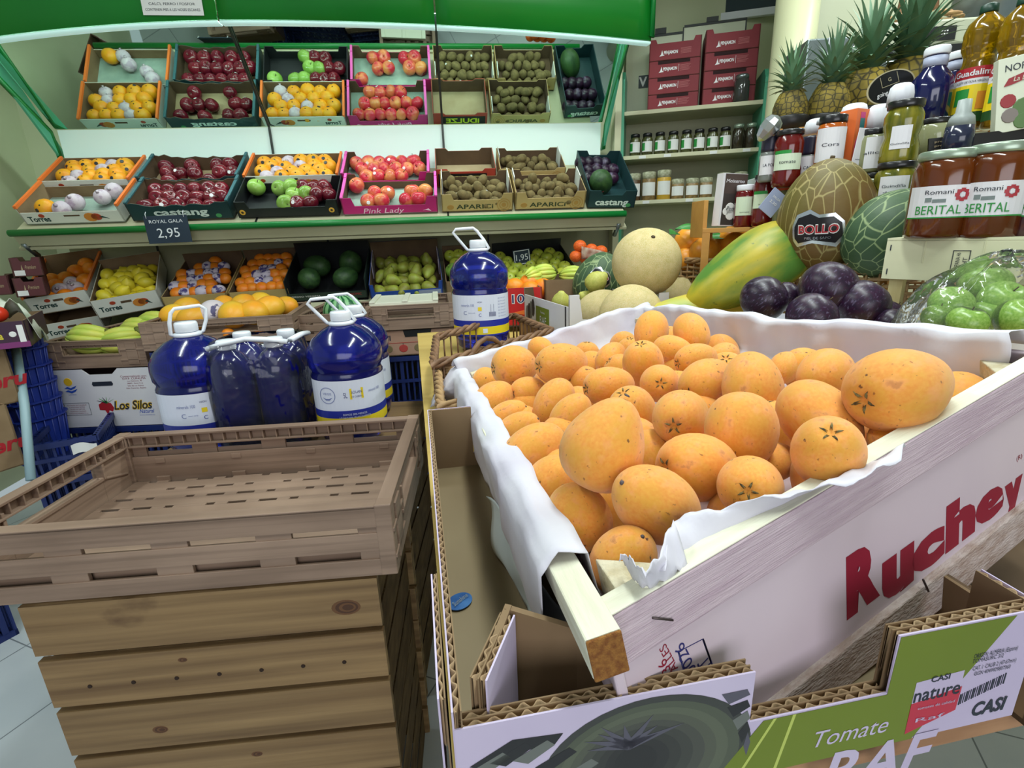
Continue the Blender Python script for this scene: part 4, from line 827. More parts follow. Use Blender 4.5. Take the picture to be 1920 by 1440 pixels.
# ------------------------------------------------------------------ water bottles behind the plastic crate
def bottle_at(px, pyneck, d, label, face, front, ha, s=1.0, lab=True, rot=0, lean=-.03):
    p = pt(px, pyneck, d); p.z -= .272 * s
    return water_bottle(label, Matrix.Translation(p) @ RZ(rot) @ SCL(s), face - rot, front, ha, lab, lean=lean), p
B1, p1 = bottle_at(352, 627, 1.20, 'blue five-litre water bottle at left of the shrink-wrapped pack', -48, False, 38, 1.10, lean=.012)
B3, p3 = bottle_at(640, 606, 1.20, 'blue five-litre water bottle showing front label, right of wrapped pack', -76, True, 18, 1.06)
B4, p4 = bottle_at(664, 592, 1.42, 'blue five-litre bottle half hidden behind the front-labelled bottle', -76, True, 18, 1.06)
zb = min(p1.z, p3.z) + .012
pk = thing('bottle_pack', 'shrink-wrapped pack of blue bottles between the two labelled bottles', 'bottle pack', Matrix.Translation((pt(497, 800, 1.24).x, pt(497, 800, 1.24).y, zb)) @ RZ(8))
for x in (-.052, .052):
    for y in (0, .105):
        MB().lathe([(.045, 0), (.050, .004), (.050, .205), (.046, .225), (.03, .245), (.018, .252), (.018, .256)], 20).build('bottle', mat('dark_blue_bottle_plastic', (14, 16, 110), rough=.08, trans=.3, ior=1.3, coat=.5), pk, TR(x, y, 0))
        MB().lathe([(.020, .256), (.021, .258), (.021, .274), (.019, .277)], 16).build('cap', CAPM, pk, TR(x, y, 0))
def film_mat(name, bs, haze=.03):
    m = bpy.data.materials.new(name); m.use_nodes = True; nt = m.node_tree; L = nt.links.new; MATS[name] = m; b = nt.nodes['Principled BSDF']; out = nt.nodes['Material Output']
    b.inputs['Base Color'].default_value = (.85, .9, .95, 1); b.inputs['Roughness'].default_value = .12; b.inputs['Specular IOR Level'].default_value = 1
    tr = N(nt, 'ShaderNodeBsdfTransparent'); gl = N(nt, 'ShaderNodeBsdfGlossy', Roughness=.07); fr = N(nt, 'ShaderNodeFresnel', IOR=1.35); mx = N(nt, 'ShaderNodeMixShader'); m2 = N(nt, 'ShaderNodeMixShader', Fac=haze)
    tc = N(nt, 'ShaderNodeTexCoord'); nz = N(nt, 'ShaderNodeTexNoise', Scale=bs, Detail=3.0); bp = N(nt, 'ShaderNodeBump', Strength=1.0, Distance=.012); L(tc.outputs['Object'], nz.inputs['Vector']); L(nz.outputs['Fac'], bp.inputs['Height'])
    for n_ in (gl, fr, b): L(bp.outputs[0], n_.inputs['Normal'])
    L(fr.outputs[0], mx.inputs[0]); L(tr.outputs[0], mx.inputs[1]); L(gl.outputs[0], mx.inputs[2]); L(mx.outputs[0], m2.inputs[1]); L(b.outputs[0], m2.inputs[2]); L(m2.outputs[0], out.inputs[0]); return m
FILM = film_mat('shrink_film', 14.0, .02)
def film(u, v):
    a = 2 * math.pi * u; hx, hy = .108, .108; c, s_ = math.cos(a), math.sin(a); r = 1 / max(abs(c), abs(s_)) ** .8
    z = .27 * min(v * 1.25, 1); k = 1 - .0 * v if v < .6 else 1 - (v - .6) * .55; w_ = 1 + .02 * math.sin(11 * a + 9 * v)
    return (hx * c * min(r, 1.18) * k * w_ * .98, .052 + hy * s_ * min(r, 1.18) * k * w_ * .98, z)
MB().grid(film, 48, 16).build('shrink_film', FILM, pk)
b = MB(); b.tube([(-.085, -.02, .262), (-.05, -.024, .272), (0, -.02, .280), (.05, -.024, .276), (.088, -.02, .268)], .009, 8, sy=.7); b.tube([(.09, .0, .268), (.10, .06, .27), (.10, .12, .262)], .009, 8, sy=.7)
b.build('carry_strap', CAPM, pk)
PINEK = mat('aged_pine', (158, 128, 88), (104, 78, 50), rough=.6, scale=7, stretch=(.22, 3, 7), detail=6, lo=.3, hi=.7, bump=.2, rnd=.12); mixin(PINEK, (104, 74, 44), 4, .45, .8, .6, stretch=(.25, 1, 9)); mixin(PINEK, (84, 56, 36), 9, .66, .74, .8, stretch=(.6, 1, 1))
def slat_crate(label, M, w, d, h, n, m=PINEK, knots=False):
    T = thing('wooden_crate', label, 'crate', M)
    g = .011; sh = (h - g * (n - 1)) / n
    for i in range(n):
        z = i * (sh + g)
        for y in (0, d - .012):
            for q in (0,):
                b = MB().box(0, w, y, y + .012, z, z + sh)
                if y == 0:
                    kn = {n - 1: (.90, .45, .022), 1: (.28, .4, .012), n - 2: (.40, .78, .007), 0: (.55, .7, .009)}.get(i) if knots else {n - 1: (.7, .5, .012)}.get(i)
                    if kn:
                        for q_, rr_ in enumerate((1.0, .8, .6, .4)): b.lathe([(kn[2] * rr_, 0), (kn[2] * rr_ * .97, .0002 + .0001 * q_)], 18, 2 + q_ % 2, frame((w * kn[0] + .001 * q_, 0, z + sh * kn[1]), (1, 0, 0), z=(0, -1, 0)) @ SCL(1, .62, 1), False)
                if knots and i == n - 2 and y == 0:
                    for k in range(7): b.lathe([(.0035, 0), (.003, .0012)], 10, 1, frame((w * (.12 + .125 * k), 0, z + sh * .40), (1, 0, 0), z=(0, -1, 0)), False)
                    
                b.build('front_slat' if y == 0 else 'back_slat', [m, flat('nail_hole', (46, 30, 22), .9), flat('wood_knot', (104, 70, 44), .7), flat('wood_knot_dark', (76, 48, 32), .7)], T, bev=0 if y == 0 else .0018)
        for x in (0, w - .012): MB().box(x + (.012 if x == 0 else 0), x + (.024 if x == 0 else .0), .012, d - .012, z, z + sh).build('side_slat', m, T, bev=.0018)
    for x in (.026, w - .026 - .022):
        for y in (.013, d - .035): MB().box(x, x + .022, y, y + .022, 0, h).build('corner_post', m, T)
    return T
# ------------------------------------------------------------------ foreground left: plastic crate on wooden crates
def fitM(rows, t): return Matrix(((rows[0][0], rows[0][1], rows[0][2], t[0]), (rows[1][0], rows[1][1], rows[1][2], t[1]), (rows[2][0], rows[2][1], rows[2][2], t[2] + HC), (0, 0, 0, 1)))
_bl, _br, _fr = atz(225, 813, HC - .376), atz(785, 778, HC - .372), atz(797, 906, HC - .372)
X = (_br - _bl); wP = X.length; PM = frame(_bl, X, z=(-.03, .02, 1)); dP = .40
PM = PM @ TR(0, -dP, -.112)
plastic_crate('empty brown plastic crate with wood-grain slats on wooden crates', PM, wP, dP, .112, handle='side')
q0 = PM @ V((.078, .01, 0)); q1 = PM @ V((wP - .036, .03, 0)); zc = min(q0.z, q1.z, (PM @ V((0, dP, 0))).z, (PM @ V((wP, 0, 0))).z) - .003
Xc = (q1 - q0); Xc.z = 0; wc = Xc.length; CM = frame((q0.x, q0.y, 0), Xc, z=(0, 0, 1)) @ RZ(-1.5)
h2 = zc - .001
slat_crate('stained wooden crate with nail holes beneath brown plastic crate', CM @ TR(0, 0, h2 * .48), wc, .36, h2 * .52, 4, knots=True)
slat_crate('lower stained wooden crate standing on the tiled floor', CM @ TR(.0, .0, 0), wc, .36, h2 * .48 - .004, 4)
# crate standing behind, carrying the bottles
px_, py_ = p1.x - .12, min(p1.y, p3.y) - .085
cx = frame((p1.x - .11, p1.y - .085, 0), V((p3.x - p1.x, p3.y - p1.y, 0)), z=(0, 0, 1))
slat_crate('wooden crate standing behind plastic crate and carrying the water bottles', cx, (p3 - p1).length + .24, .40, zb - .006, 6)
tb_ = MB().box(.0, (p3 - p1).length + .24, .0, .40, zb - .0055, zb - .001).build('plywood_sheet', PINEK, None, cx); tag(tb_, 'thin plywood sheet under the blue water bottles', 'board')
# ------------------------------------------------------------------ the fruit table on the right
ZT = .885
TE0, TE1 = atz(786, 668, ZT), atz(842, 1345, ZT); ex = (TE0 - TE1); ex.z = 0
TM_ = frame((TE1.x, TE1.y, ZT), ex, z=(0, 0, 1))                  # X runs away along the table edge, Y to its left
table = thing('fruit_table', 'yellow plywood market table carrying cartons, basket and fruit', 'table', TM_)
PLY = mat('yellow_plywood', (206, 178, 104), (192, 162, 90), rough=.55, scale=3, stretch=(6, 1, 1)); 
MB().box(-.045, 1.55, -1.75, 0, -.022, 0).build('tabletop', PLY, table, bev=.001)
for x in (-.02, 1.45):
    for y in (-.12, -1.65): MB().box(x, x + .05, y - .05, y, -ZT + .0, -.022).build('leg', flat('dark_table_leg', (70, 60, 48), .7), table)
# ------------------------------------------------------------------ RAF carton with corrugated edges
S_ = .215; zr = HC - S_
Ra, Rb, Rc = atz(848, 1336, zr), atz(808, 768, zr), atz(1962, 1126, zr)
RX_ = Rc - Ra; wR = RX_.length; RM = frame(Ra, RX_, z=(0, 0, 1)); dR = (RM.inverted() @ Rb).y; hR = .085
RM = RM @ TR(0, 0, -hR)
raf = thing('tomato_carton', 'open corrugated carton with green field and tomato photo under loquat crate', 'carton', RM)
LAVC = mat('lavender_print_card', (204, 192, 218), (190, 176, 206), rough=.55, scale=5)
def corr(b, P, top, x0, x1, layers=2, t=.0042, pitch=.0085, m=2, mm=0):
    """wavy flutes seen on a cut edge: from x0 to x1 at height top in frame P (x along, y thickness)"""
    n = max(2, int((x1 - x0) / (pitch / 8)))
    for l in range(layers):
        y0 = l * t; vs = []; fs = []; th = .00045
        for i in range(n + 1):
            x = x0 + (x1 - x0) * i / n; y = y0 + t / 2 + (t / 2 - .0006) * math.sin(2 * math.pi * x / pitch + l)
            vs += [(x, y - th, top - .03), (x, y + th, top - .03), (x, y - th, top + .0004 * math.sin(x * 900)), (x, y + th, top + .0004 * math.sin(x * 900 + 1))]
        for i in range(n):
            a = i * 4; c = a + 4; fs += [(a, c, c + 2, a + 2), (a + 1, a + 3, c + 3, c + 1), (a + 2, c + 2, c + 3, a + 3)]
        b.add(vs, fs, m, True, P)
def cboard(name, P, segs, layers, mats, parent, t=.0042, extra=None, bottom=0.0):
    """board of double-wall card; segs = [(x0, x1, height)], outer face at y=0"""
    b = MB(); T_ = layers * t
    for (x0, x1, h) in segs:
        for l in range(layers + 1):
            y = l * t; m = 0 if l == 0 else 1
            b.box(x0, x1, y - .0004 if l else -.0006, y + .0004, bottom, h, m, P)
        corr(b, P, h - .0006, x0, x1, layers, t)
    if extra: extra(b, P)
    return b.build(name, mats, parent)
CK = mat('kraft_edge', (168, 142, 110), (150, 122, 92), rough=.9, scale=30, bump=.4)
OLIVE = mat('olive_green_print', (112, 128, 28), (104, 120, 24), rough=.5, scale=5)
def nx(px, py): return (RM.inverted() @ onp(px, py, RM @ V((0, 0, 0)), RM.to_3x3() @ V((0, 1, 0))))
xa, xb, xc_ = nx(1412, 1290).x, nx(1418, 1350).x, nx(1680, 1215).x
ha, hb, hc_ = nx(1405, 1278).z, (nx(1425, 1350).z + nx(1660, 1296).z) / 2, (nx(1700, 1200).z + nx(1915, 1136).z) / 2
ha = (ha + nx(870, 1345).z) / 2
def raf_print(b, P):
    F = P @ frame((0, -.0007, 0), (1, 0, 0), z=(0, -1, 0)) @ SCL(1, 1, .22)
    xg = nx(1400, 1440).x; g0 = nx(1480, 1380)
    # green field, lower left edge slanting
    def poly(ps, m, z=.0004): b.prism([(p.x, p.z) for p in ps], z, z + .0002, m, F)
    gl = [V((xb + .004, 0, hb - .001)), V((xc_, 0, hb - .001)), V((xc_ + .001, 0, hc_ - .001)), V((nx(1895, 1145).x * .0 + xc_ + (wR - xc_) * .80, 0, hc_ - .001)), V((xc_ + (wR - xc_) * .25, 0, 0)), V((xb - .025, 0, 0))]
    poly(gl, 3)
    for o in (.0, .012): poly([V((xb + .010 + o, 0, hb - .001)), V((xb + .012 + o, 0, hb - .001)), V((xb - .008 + o * 2, 0, 0)), V((xb - .010 + o * 2, 0, 0))], 8, .0007)
    def T2(s, px, py, h, w_, m, sl=.0, bold=0, z=.0008): p = nx(px, py); b.text(s, F @ TR(p.x, p.z, z), h, m, wid=w_, slant=sl, bold=bold)
    T2('Tomate', 1590, 1370, .012, (nx(1660, 1360) - nx(1520, 1380)).length, 0, .25); T2('RAF', 1640, 1425, .030, (nx(1735, 1400) - nx(1545, 1430)).length, 0, .18, .02)
    # black and white tomato photograph
    c = nx(1130, 1425); 
    def disc(px, py, rx, ry, m, z, a0=0, n=40, wob=0):
        p = nx(px, py); b.prism([(p.x + rx * math.cos(2 * math.pi * k / n) * (1 + wob * math.sin(7 * k)), max(.001, p.z + ry * math.sin(2 * math.pi * k / n))) for k in range(n)], z, z + .0002, m, F)
    for k in range(9): f = 1 - k / 10; disc(1215 - 3 * k, 1432 - k, .060 * f, .044 * f + .002, 11 + k, .0003 + k * .00006)
    for k in range(9):
        a = math.radians(200 - k * 27 + 8 * math.sin(k * 5)); p = nx(1178, 1395); L_ = .024 + .008 * math.sin(k * 3)
        b.prism([(p.x - .003 * math.sin(a), p.z + .003 * math.cos(a)), (p.x + L_ * math.cos(a), p.z + L_ * .45 * math.sin(a) + .006), (p.x + .003 * math.sin(a), p.z - .003 * math.cos(a))], .001, .0013, 7, F)
    for k in range(5):
        p = nx(905 + 42 * k, 1430 - 24 * math.sin(k * .9)); b.prism([(p.x - .008, p.z - .004), (p.x + .010, p.z + .005), (p.x + .014, p.z + .001), (p.x, p.z - .008)], .0006, .0009, 6 if k % 2 else 5, F)
    q = [nx(880, 1436), nx(960, 1385), nx(1055, 1372), nx(1040, 1392), nx(960, 1410), nx(905, 1439)]; b.prism([(p.x, max(.001, p.z)) for p in q], .0005, .0008, 6, F)
    for k in range(5):
        q = [nx(1352 + 10 * k, 1300 + 24 * k), nx(1400, 1290 + 20 * k), nx(1405, 1300 + 22 * k), nx(1365 + 8 * k, 1318 + 24 * k)]; b.prism([(p.x, max(.001, p.z)) for p in q], .0005, .0008, (7, 6, 5, 6, 7)[k], F)
    # sticker
    st_ = [nx(1716, 1278), nx(1806, 1254), nx(1788, 1328), nx(1693, 1374)]
    b.prism([(p.x, p.z) for p in st_], .0009, .0012, 0, F); st2 = [nx(1706, 1318), nx(1801, 1284), nx(1788, 1328), nx(1693, 1374)]; b.prism([(p.x, p.z) for p in st2], .0012, .0014, 9, F)
    T2('CASI', 1761, 1268, .004, .013, 10, bold=.02, z=.0015); T2('nature', 1755, 1293, .010, .032, 10, bold=.01, z=.0017); T2('tomates de calidad', 1752, 1318, .002, .026, 0, z=.0017); T2('Raf', 1740, 1342, .003, .02, 0, z=.0017)
    T2('ORIGEN: ALMERIA (Espana)', 1865, 1220, .0032, .031, 10, z=.0008); T2('TOMASURC 3/2', 1850, 1232, .0030, .022, 10); T2('CAT. I  CALIB 2 (47-67mm)', 1862, 1243, .0030, .031, 10); T2('GGN 4049929807360', 1858, 1254, .0028, .026, 10)
    for k in range(22):
        p = nx(1796 + k * 4, 1310 - k * 1.9); b.box(p.x, p.x + (.0004 if k % 3 else .0009), p.z - .004, p.z + .004, 0, .0008, 10, F)
    T2('CASI', 1850, 1322, .010, .024, 10, .1, .03)
mats_r = [LAVC, KRAFT, CK, OLIVE, flat('photo_dark_grey', (66, 66, 74), .5), flat('photo_mid_grey', (104, 108, 104), .5), flat('photo_black', (34, 34, 38), .5), flat('photo_grey', (84, 82, 96), .5), flat('lime_line', (184, 196, 96), .5), flat('crimson_sticker', (186, 30, 60), .4), INK] + [flat('tomato_photo_tone_%d' % k, c, .5) for k, c in enumerate(((58, 60, 58), (78, 84, 70), (88, 94, 78), (80, 84, 72), (70, 72, 66), (60, 62, 58), (52, 53, 51), (44, 44, 45), (38, 38, 40)))]
cboard('front_wall', Matrix(), [(0, xa, ha), (xa, xc_, hb), (xc_, wR, hc_)], 2, mats_r, raf, extra=raf_print)
side = [LAVC, KRAFT, CK]
cboard('left_wall', RZ(-90) @ TR(-dR, -.0, 0), [(0, dR, hR)], 1, side, raf, t=.004)
cboard('left_fold', RZ(-90) @ TR(-dR + .0, -.006, 0) @ TR(dR - .10, 0, 0), [(0, .095, hR + .004)], 1, side, raf, t=.003)
cboard('right_wall', TR(wR, 0, 0) @ RZ(90), [(0, .035, hR - .004), (.035, dR, .02)], 1, side, raf)
cboard('back_wall', TR(wR, dR, 0) @ RZ(180), [(0, wR - .055, .02), (wR - .055, wR, hR)], 1, side, raf)
b = MB(); b.box(.004, wR - .004, .004, dR - .004, 0, .003); b.build('base', mat('brown_card_floor', (142, 126, 96), (126, 108, 80), rough=.55, scale=4), raf)
brd = tag(MB().box(.012, wR + .10, .012, dR + .02, ZT - (zr - hR) + .001, -.001).build('wooden_riser', mat('reddish_board', (178, 134, 98), (156, 112, 78), rough=.6, scale=10, stretch=(1, 6, 6)), None, RM, bev=.002), 'thick reddish wooden board under the tomato-photo carton', 'board')
c2 = carton('plain brown corrugated carton beside the tomato-photo carton at right edge', RM @ TR(wR + .022, .0, -.02), .28, .20, .065, KRAFT, KRAFTD, t=.006)
# inner corner fold (triangular pocket) at the near left corner
i0 = nx(868, 1205)
b = MB(); pk_ = [V((.012, .012, hR + .004)), V((.035, .055, hR + .010)), V((.075, .045, hR - .004)), V((.125, .020, hR - .016))]
for i in range(3):
    a, c = pk_[i], pk_[i + 1]
    b.add([tuple(a), tuple(c), (c.x, c.y, .003), (a.x, a.y, .003)], [(0, 1, 2, 3)], 0)
b.build('inner_corner_fold', [KRAFT], raf, solid=.004)
cboard('inner_corner_edge', RZ(62) @ TR(.014, -.012, 0), [(0, .046, hR + .008)], 2, side, raf, t=.004)
sp_ = atz(862, 1128, zr - hR + .0045)
t = thing('round_sticker', 'round blue metallic sticker on brown carton floor', 'sticker', Matrix.Translation(sp_) @ RZ(50))
MB().lathe([(.0105, 0), (.0105, .0006), (.0001, .0008)], 28, 0, SCL(1.1, .9, 1), False).build('disc', mat('blue_foil', (40, 84, 150), (70, 120, 180), rough=.3, scale=60, metal=.4), t)
MB().text('Sunshine', TR(0, 0, .0012), .005, 0, wid=.016, slant=.3).build('lettering', SILVER, t)
# ------------------------------------------------------------------ the loquat crate
s = .9
cA, cD, cB, cC = [EYE + V(v) * s for v in ((.0493, .2294, -.2025), (.4895, .4529, -.1231), (-.0982, 1.0861, -.2917), (.3419, 1.3096, -.2123))]
cA, cB, cC, cD = pt(1148, 1158, depth(cA)), pt(868, 694, depth(cB)), pt(1212, 584, depth(cC)), pt(1975, 668, depth(cD))
HS = .068
XN = (cD - cA).normalized(); NR = (cD - cA).cross(cB - cA).normalized(); HR = .140
RW = mat('pinkish_white_wood', (206, 186, 196), (188, 164, 178), rough=.8, scale=26, stretch=(.4, 4, 9), bump=.7, bscale=120)
RWT = mat('white_wood', (226, 224, 206), (212, 208, 186), rough=.7, scale=22, stretch=(.5, 4, 6), bump=.3)
RPAN = mat('pale_pink_panel', (212, 194, 204), (202, 184, 196), rough=.55, scale=5)
ROUGH = mat('rough_sawn_wood', (196, 180, 176), (168, 146, 136), rough=.9, scale=60, bump=.9, bscale=200, stretch=(1, 3, 3))
crate = thing('loquat_crate', 'white wooden fruit crate with crimson lettering, full of loquats', 'crate')
def side_frame(P, Q, inward):
    x = (Q - P); L = x.length; y = NR.cross(x).normalized()
    if y.dot(inward - P) < 0: y = -y
    x.normalize(); return Matrix(((x.x, y.x, NR.x, P.x), (x.y, y.y, NR.y, P.y), (x.z, y.z, NR.z, P.z), (0, 0, 0, 1))), L
mid = (cA + cB + cC + cD) / 4
FR, LF = side_frame(cA, cD, mid)
def batten(name, M, x0, x1, y0, y1, z0, z1, m, extra=None, mats=None):
    b = MB().box(x0, x1, y0, y1, z0, z1)
    if extra: extra(b)
    return b.build(name, mats or m, crate, M, bev=.0012)
batten('top_rail', FR, .0, LF + .02, 0, .016, -.030, 0, RW, mats=[RW])
batten('rail_cap', FR, .0, LF + .02, .0005, .0155, .0002, .0012, RWT)
FRI = FR.inverted()
def fx(px, py): q = FRI @ onp(px, py, FR @ V((0, .003, 0)), FR.to_3x3() @ V((0, 1, 0))); return q
def ruch(b):
    F = frame((0, .003, 0), (1, 0, 0), z=(0, -1, 0)) @ SCL(1, 1, .3)
    lo, hi_ = fx(1600, 1155), fx(1915, 905); ang = math.atan2(hi_.z - lo.z, hi_.x - lo.x)
    letters = (('R', fx(1585, 1045), fx(1600, 1152), fx(1655, 1100)), ('u', fx(1655, 1045), fx(1665, 1103), fx(1718, 1072)), ('c', fx(1712, 1015), fx(1725, 1058), fx(1775, 1025)), ('h', fx(1775, 955), fx(1785, 1022), fx(1832, 985)), ('e', fx(1832, 930), fx(1840, 970), fx(1885, 942)), ('y', fx(1885, 900), fx(1895, 950), fx(1918, 915)))
    for ch, tl, bl, br in letters:
        w_ = (br.x - tl.x) * 1.12; h = abs(tl.z - bl.z) * (1.0 if ch in 'Rh' else 1.4)
        if ch == 'R': h *= .86
        cx_, cz_ = (tl.x + br.x) / 2 - .004, (tl.z + bl.z) / 2 
        b.text(ch, F @ TR(cx_, cz_, 0), h * (1.0 if ch != 'y' else .9), 1, wid=w_ * .92, bold=.07, slant=.12)
    p = fx(1911, 857); b.text('(R)', F @ TR(p.x, p.z, 0), .004, 1, wid=.009)
    def T3(s_, px, py, h, w_, m): p = fx(px, py); b.text(s_, F @ TR(p.x, p.z, 0) @ RZ(105), h, m, wid=w_)
    T3('46 - 0026', 1298, 1262, .007, .045, 2); T3('HT', 1322, 1250, .008, .012, 2); T3('LA ENE VALLES', 1272, 1270, .005, .05, 1); T3('E-V 036', 1258, 1275, .006, .03, 1)
    a0, a1, a2, a3 = fx(1272, 1222), fx(1318, 1198), fx(1342, 1266), fx(1296, 1300)
    for p, q in ((a0, a1), (a1, a2), (a3, a0)): b.tube([F @ V((p.x, p.z, -.002)), F @ V((q.x, q.z, -.002))], .0009, 4, 2)
batten('front_panel', FR, .0, LF + .02, .003, .009, -.118, -.030, RPAN, ruch, [RPAN, flat('crimson_paint', (140, 20, 48), .6), flat('stamp_ink', (44, 44, 110), .6)])
batten('bottom_rail', FR, .0, LF + .02, -.002, .018, -HR - .004, -.114, ROUGH)
b = MB().tube([FR @ V((.022, -.001, -.012)), FR @ V((.034, -.001, -.020))], .0006, 5); b.tube([FR @ V((LF * .55, -.003, -.106)), FR @ V((LF * .56, -.0035, -.118))], .0008, 5); b.build('staple', flat('staple_wire', (84, 74, 74), .4, metal=.8), crate)
LFR, LL = side_frame(cA, cB, mid)
batten('side_rail', LFR, -.012, LL, -.018, .0, -.020, .003, RWT); batten('side_panel', LFR, 0, LL, -.006, 0, -HS, -.022, RPAN)
batten('rail_end', LFR, -.0135, -.0118, -.0178, -.0002, -.0198, .0028, mat('cut_wood_end', (164, 112, 52), (128, 76, 34), rough=.9, scale=300, bump=.8))
BFR, LB = side_frame(cB, cC, mid); batten('back_panel', BFR, 0, LB, -.008, 0, -HS, 0, RPAN)
DFR, LD = side_frame(cD, cC, mid); batten('far_side_panel', DFR, 0, LD, -.008, 0, -HS, 0, RPAN)
b = MB(); cs = [p.lerp(mid, .035) - NR * (HS - .004) for p in (cA, cB, cC, cD)]; b.add([tuple(p) for p in cs] + [tuple(p - NR * .004) for p in cs], [(0, 1, 2, 3), (7, 6, 5, 4), (0, 4, 5, 1), (1, 5, 6, 2), (2, 6, 7, 3), (3, 7, 4, 0)]); b.build('base', RPAN, crate)
for c_, nm, sz in ((cA, 'corner_block', .045), (cD, 'corner_block', .04), (cB, 'corner_block', .03), (cC, 'corner_block', .03)):
    ex_ = ((cD - cA) if c_ in (cA, cB) else (cA - cD)).normalized(); ey_ = ((cB - cA) if c_ in (cA, cD) else (cA - cB)).normalized()
    z_top = -.006; o = c_ + ex_ * .012 + ey_ * .012
    b = MB(); tri = [o, o + ex_ * sz, o + ey_ * sz]; vs = [tuple(p + NR * z_top) for p in tri] + [tuple(p - NR * (HS - .002)) for p in tri]
    b.add(vs, [(0, 1, 2), (5, 4, 3), (0, 3, 4, 1), (1, 4, 5, 2), (2, 5, 3, 0)]); b.build(nm, mat('end_grain_wood', (214, 206, 182), (186, 172, 140), rough=.95, scale=70, bump=1.0, bscale=160), crate, bev=.001)
# ------------------------------------------------------------------ paper lining of the loquat crate
PAPER = mat('lining_paper', (214, 213, 220), (200, 194, 210), rough=.7, scale=7, bump=.5, bscale=40, lo=.3, hi=.7)
lin = thing('paper_liner', 'white lining paper draped over the rails of the loquat crate', 'paper')
rnd2 = random.Random(5)
def wv(t, k, a=1.0): return a * (math.sin(t * 9 * k + k) + .6 * math.sin(t * 23 * k + 2 * k) + .35 * math.sin(t * 51 + k))
def drape(name, M, L, t0, t1, prof, amp=.004, nu=70):
    """prof(t) -> list of (y, z) across the sheet"""
    P0 = [prof(t0 + (t1 - t0) * i / nu) for i in range(nu + 1)]; nv = len(P0[0]) - 1; vs = []
    for j in range(nv * 3 + 1):
        for i in range(nu + 1):
            t = t0 + (t1 - t0) * i / nu; q = P0[i]; k = min(j // 3, nv - 1); f = j / 3 - k
            y = q[k][0] * (1 - f) + q[k + 1][0] * f; z = q[k][1] * (1 - f) + q[k + 1][1] * f
            fold = amp * (math.sin(t * 37 + j * .7) * .5 + math.sin(t * 90 - j * .4) * .3 + abs(math.sin(t * 17 + j * .5)) * .5)
            vs.append((t * L + amp * math.sin(j * 1.3 + t * 30) * .5, y + fold * (.6 if j < nv * 3 else 1), z + fold * .5))
    fs = [(j * (nu + 1) + i, j * (nu + 1) + i + 1, (j + 1) * (nu + 1) + i + 1, (j + 1) * (nu + 1) + i) for j in range(nv * 3) for i in range(nu)]
    return MB().add(vs, fs, 0, True).build(name, PAPER, lin, M, solid=.0006)
ins = 1 if True else -1
drape('left_sheet', LFR, LL, .065, 1.03, lambda t: [(.05, -HS + .01), (.010, -.03), (.005, .004), (-.012, .008 + .002 * wv(t, 1)), (-.024, .0 + .002 * wv(t, 2)), (-.030 - .006 * wv(t, 1) * .5 - (.03 if t > .93 else 0), -.038 - .012 * math.sin(5 * t) - .004 * wv(t, 1.5)), (-.028 - (.05 if t > .95 else 0), -.058 - .014 * math.sin(5 * t + .4) - .004 * wv(t, 1.5))], .003)
drape('back_sheet', BFR, LB, -.03, 1.02, lambda t: [(.03, -HS + .01), (.012, -.03), (.008, .0), (.006, .018 + .003 * wv(t, 1)), (-.006, .020 + .003 * wv(t, 1)), (-.020, .004 + .004 * wv(t, 2))], .003)
drape('far_side_sheet', DFR, LD, .03, 1.02, lambda t: [(.04, -HS + .01), (.014, -.04), (.012, -.01), (.010, .014 + .0035 * wv(t, 1)), (-.004, .015 + .0035 * wv(t, 1)), (-.018, .002 + .003 * wv(t, 2))], .0045, 90)
def cpl(px, py, off): return onp(px, py, cA + NR * off, NR)
def strip(name, top, bot, offt, offb, mats=PAPER, n=40, amp=.0015, curl=0, par=None, mid=None):
    """sheet between two picture polylines lying at given heights over the crate plane"""
    def at(pl, t):
        k = min(int(t * (len(pl) - 1)), len(pl) - 2); f = t * (len(pl) - 1) - k; return pl[k][0] * (1 - f) + pl[k + 1][0] * f, pl[k][1] * (1 - f) + pl[k + 1][1] * f
    def fn(u, v):
        ot = offt(u) if callable(offt) else offt; ob = offb(u) if callable(offb) else offb
        T_ = cpl(*at(top, u), ot); B_ = cpl(*at(bot, u), ob); p = B_.lerp(T_, v)
        return p + NR * (amp * (math.sin(31 * u + 5 * v) + .6 * math.sin(67 * u - 3 * v)) + curl * math.sin(math.pi * v))
    return MB().grid(fn, n, 8).build(name, mats, par or lin, solid=.0005)
strip('front_sheet', [(1248, 1066), (1262, 972), (1350, 950), (1480, 928), (1600, 905), (1690, 862)], [(1205, 1102), (1285, 1062), (1395, 1002), (1500, 945), (1600, 892), (1700, 838)], .012, -.006, curl=.004)
strip('curled_corner', [(1160, 1048), (1176, 1040), (1190, 1058), (1210, 1078), (1236, 1040), (1262, 972)], [(1172, 1062), (1190, 1090), (1205, 1104), (1225, 1102), (1262, 1082), (1290, 1060)], .016, .001, n=30, curl=.003)
hs = thing('loose_paper', 'grey-white crumpled paper hanging inside the carton beneath the loquat crate', 'paper')
def hang(u, v):
    top = [(912, 930), (950, 985), (1000, 1060), (1040, 1130), (1085, 1200)]; bot = [(932, 1040), (985, 1150), (1002, 1240), (1020, 1276), (1108, 1278)]
    k = min(int(u * 4), 3); f = u * 4 - k; a = [top[k][i] * (1 - f) + top[k + 1][i] * f for i in (0, 1)]; b_ = [bot[k][i] * (1 - f) + bot[k + 1][i] * f for i in (0, 1)]
    A = cpl(a[0], a[1], -.045); B_ = atz(b_[0], b_[1], zr - hR + .008); p = A.lerp(B_, v); return p + V((.003, 0, .004)) * math.sin(9 * u + 6 * v) + V((0, 0, .003)) * math.sin(23 * u)
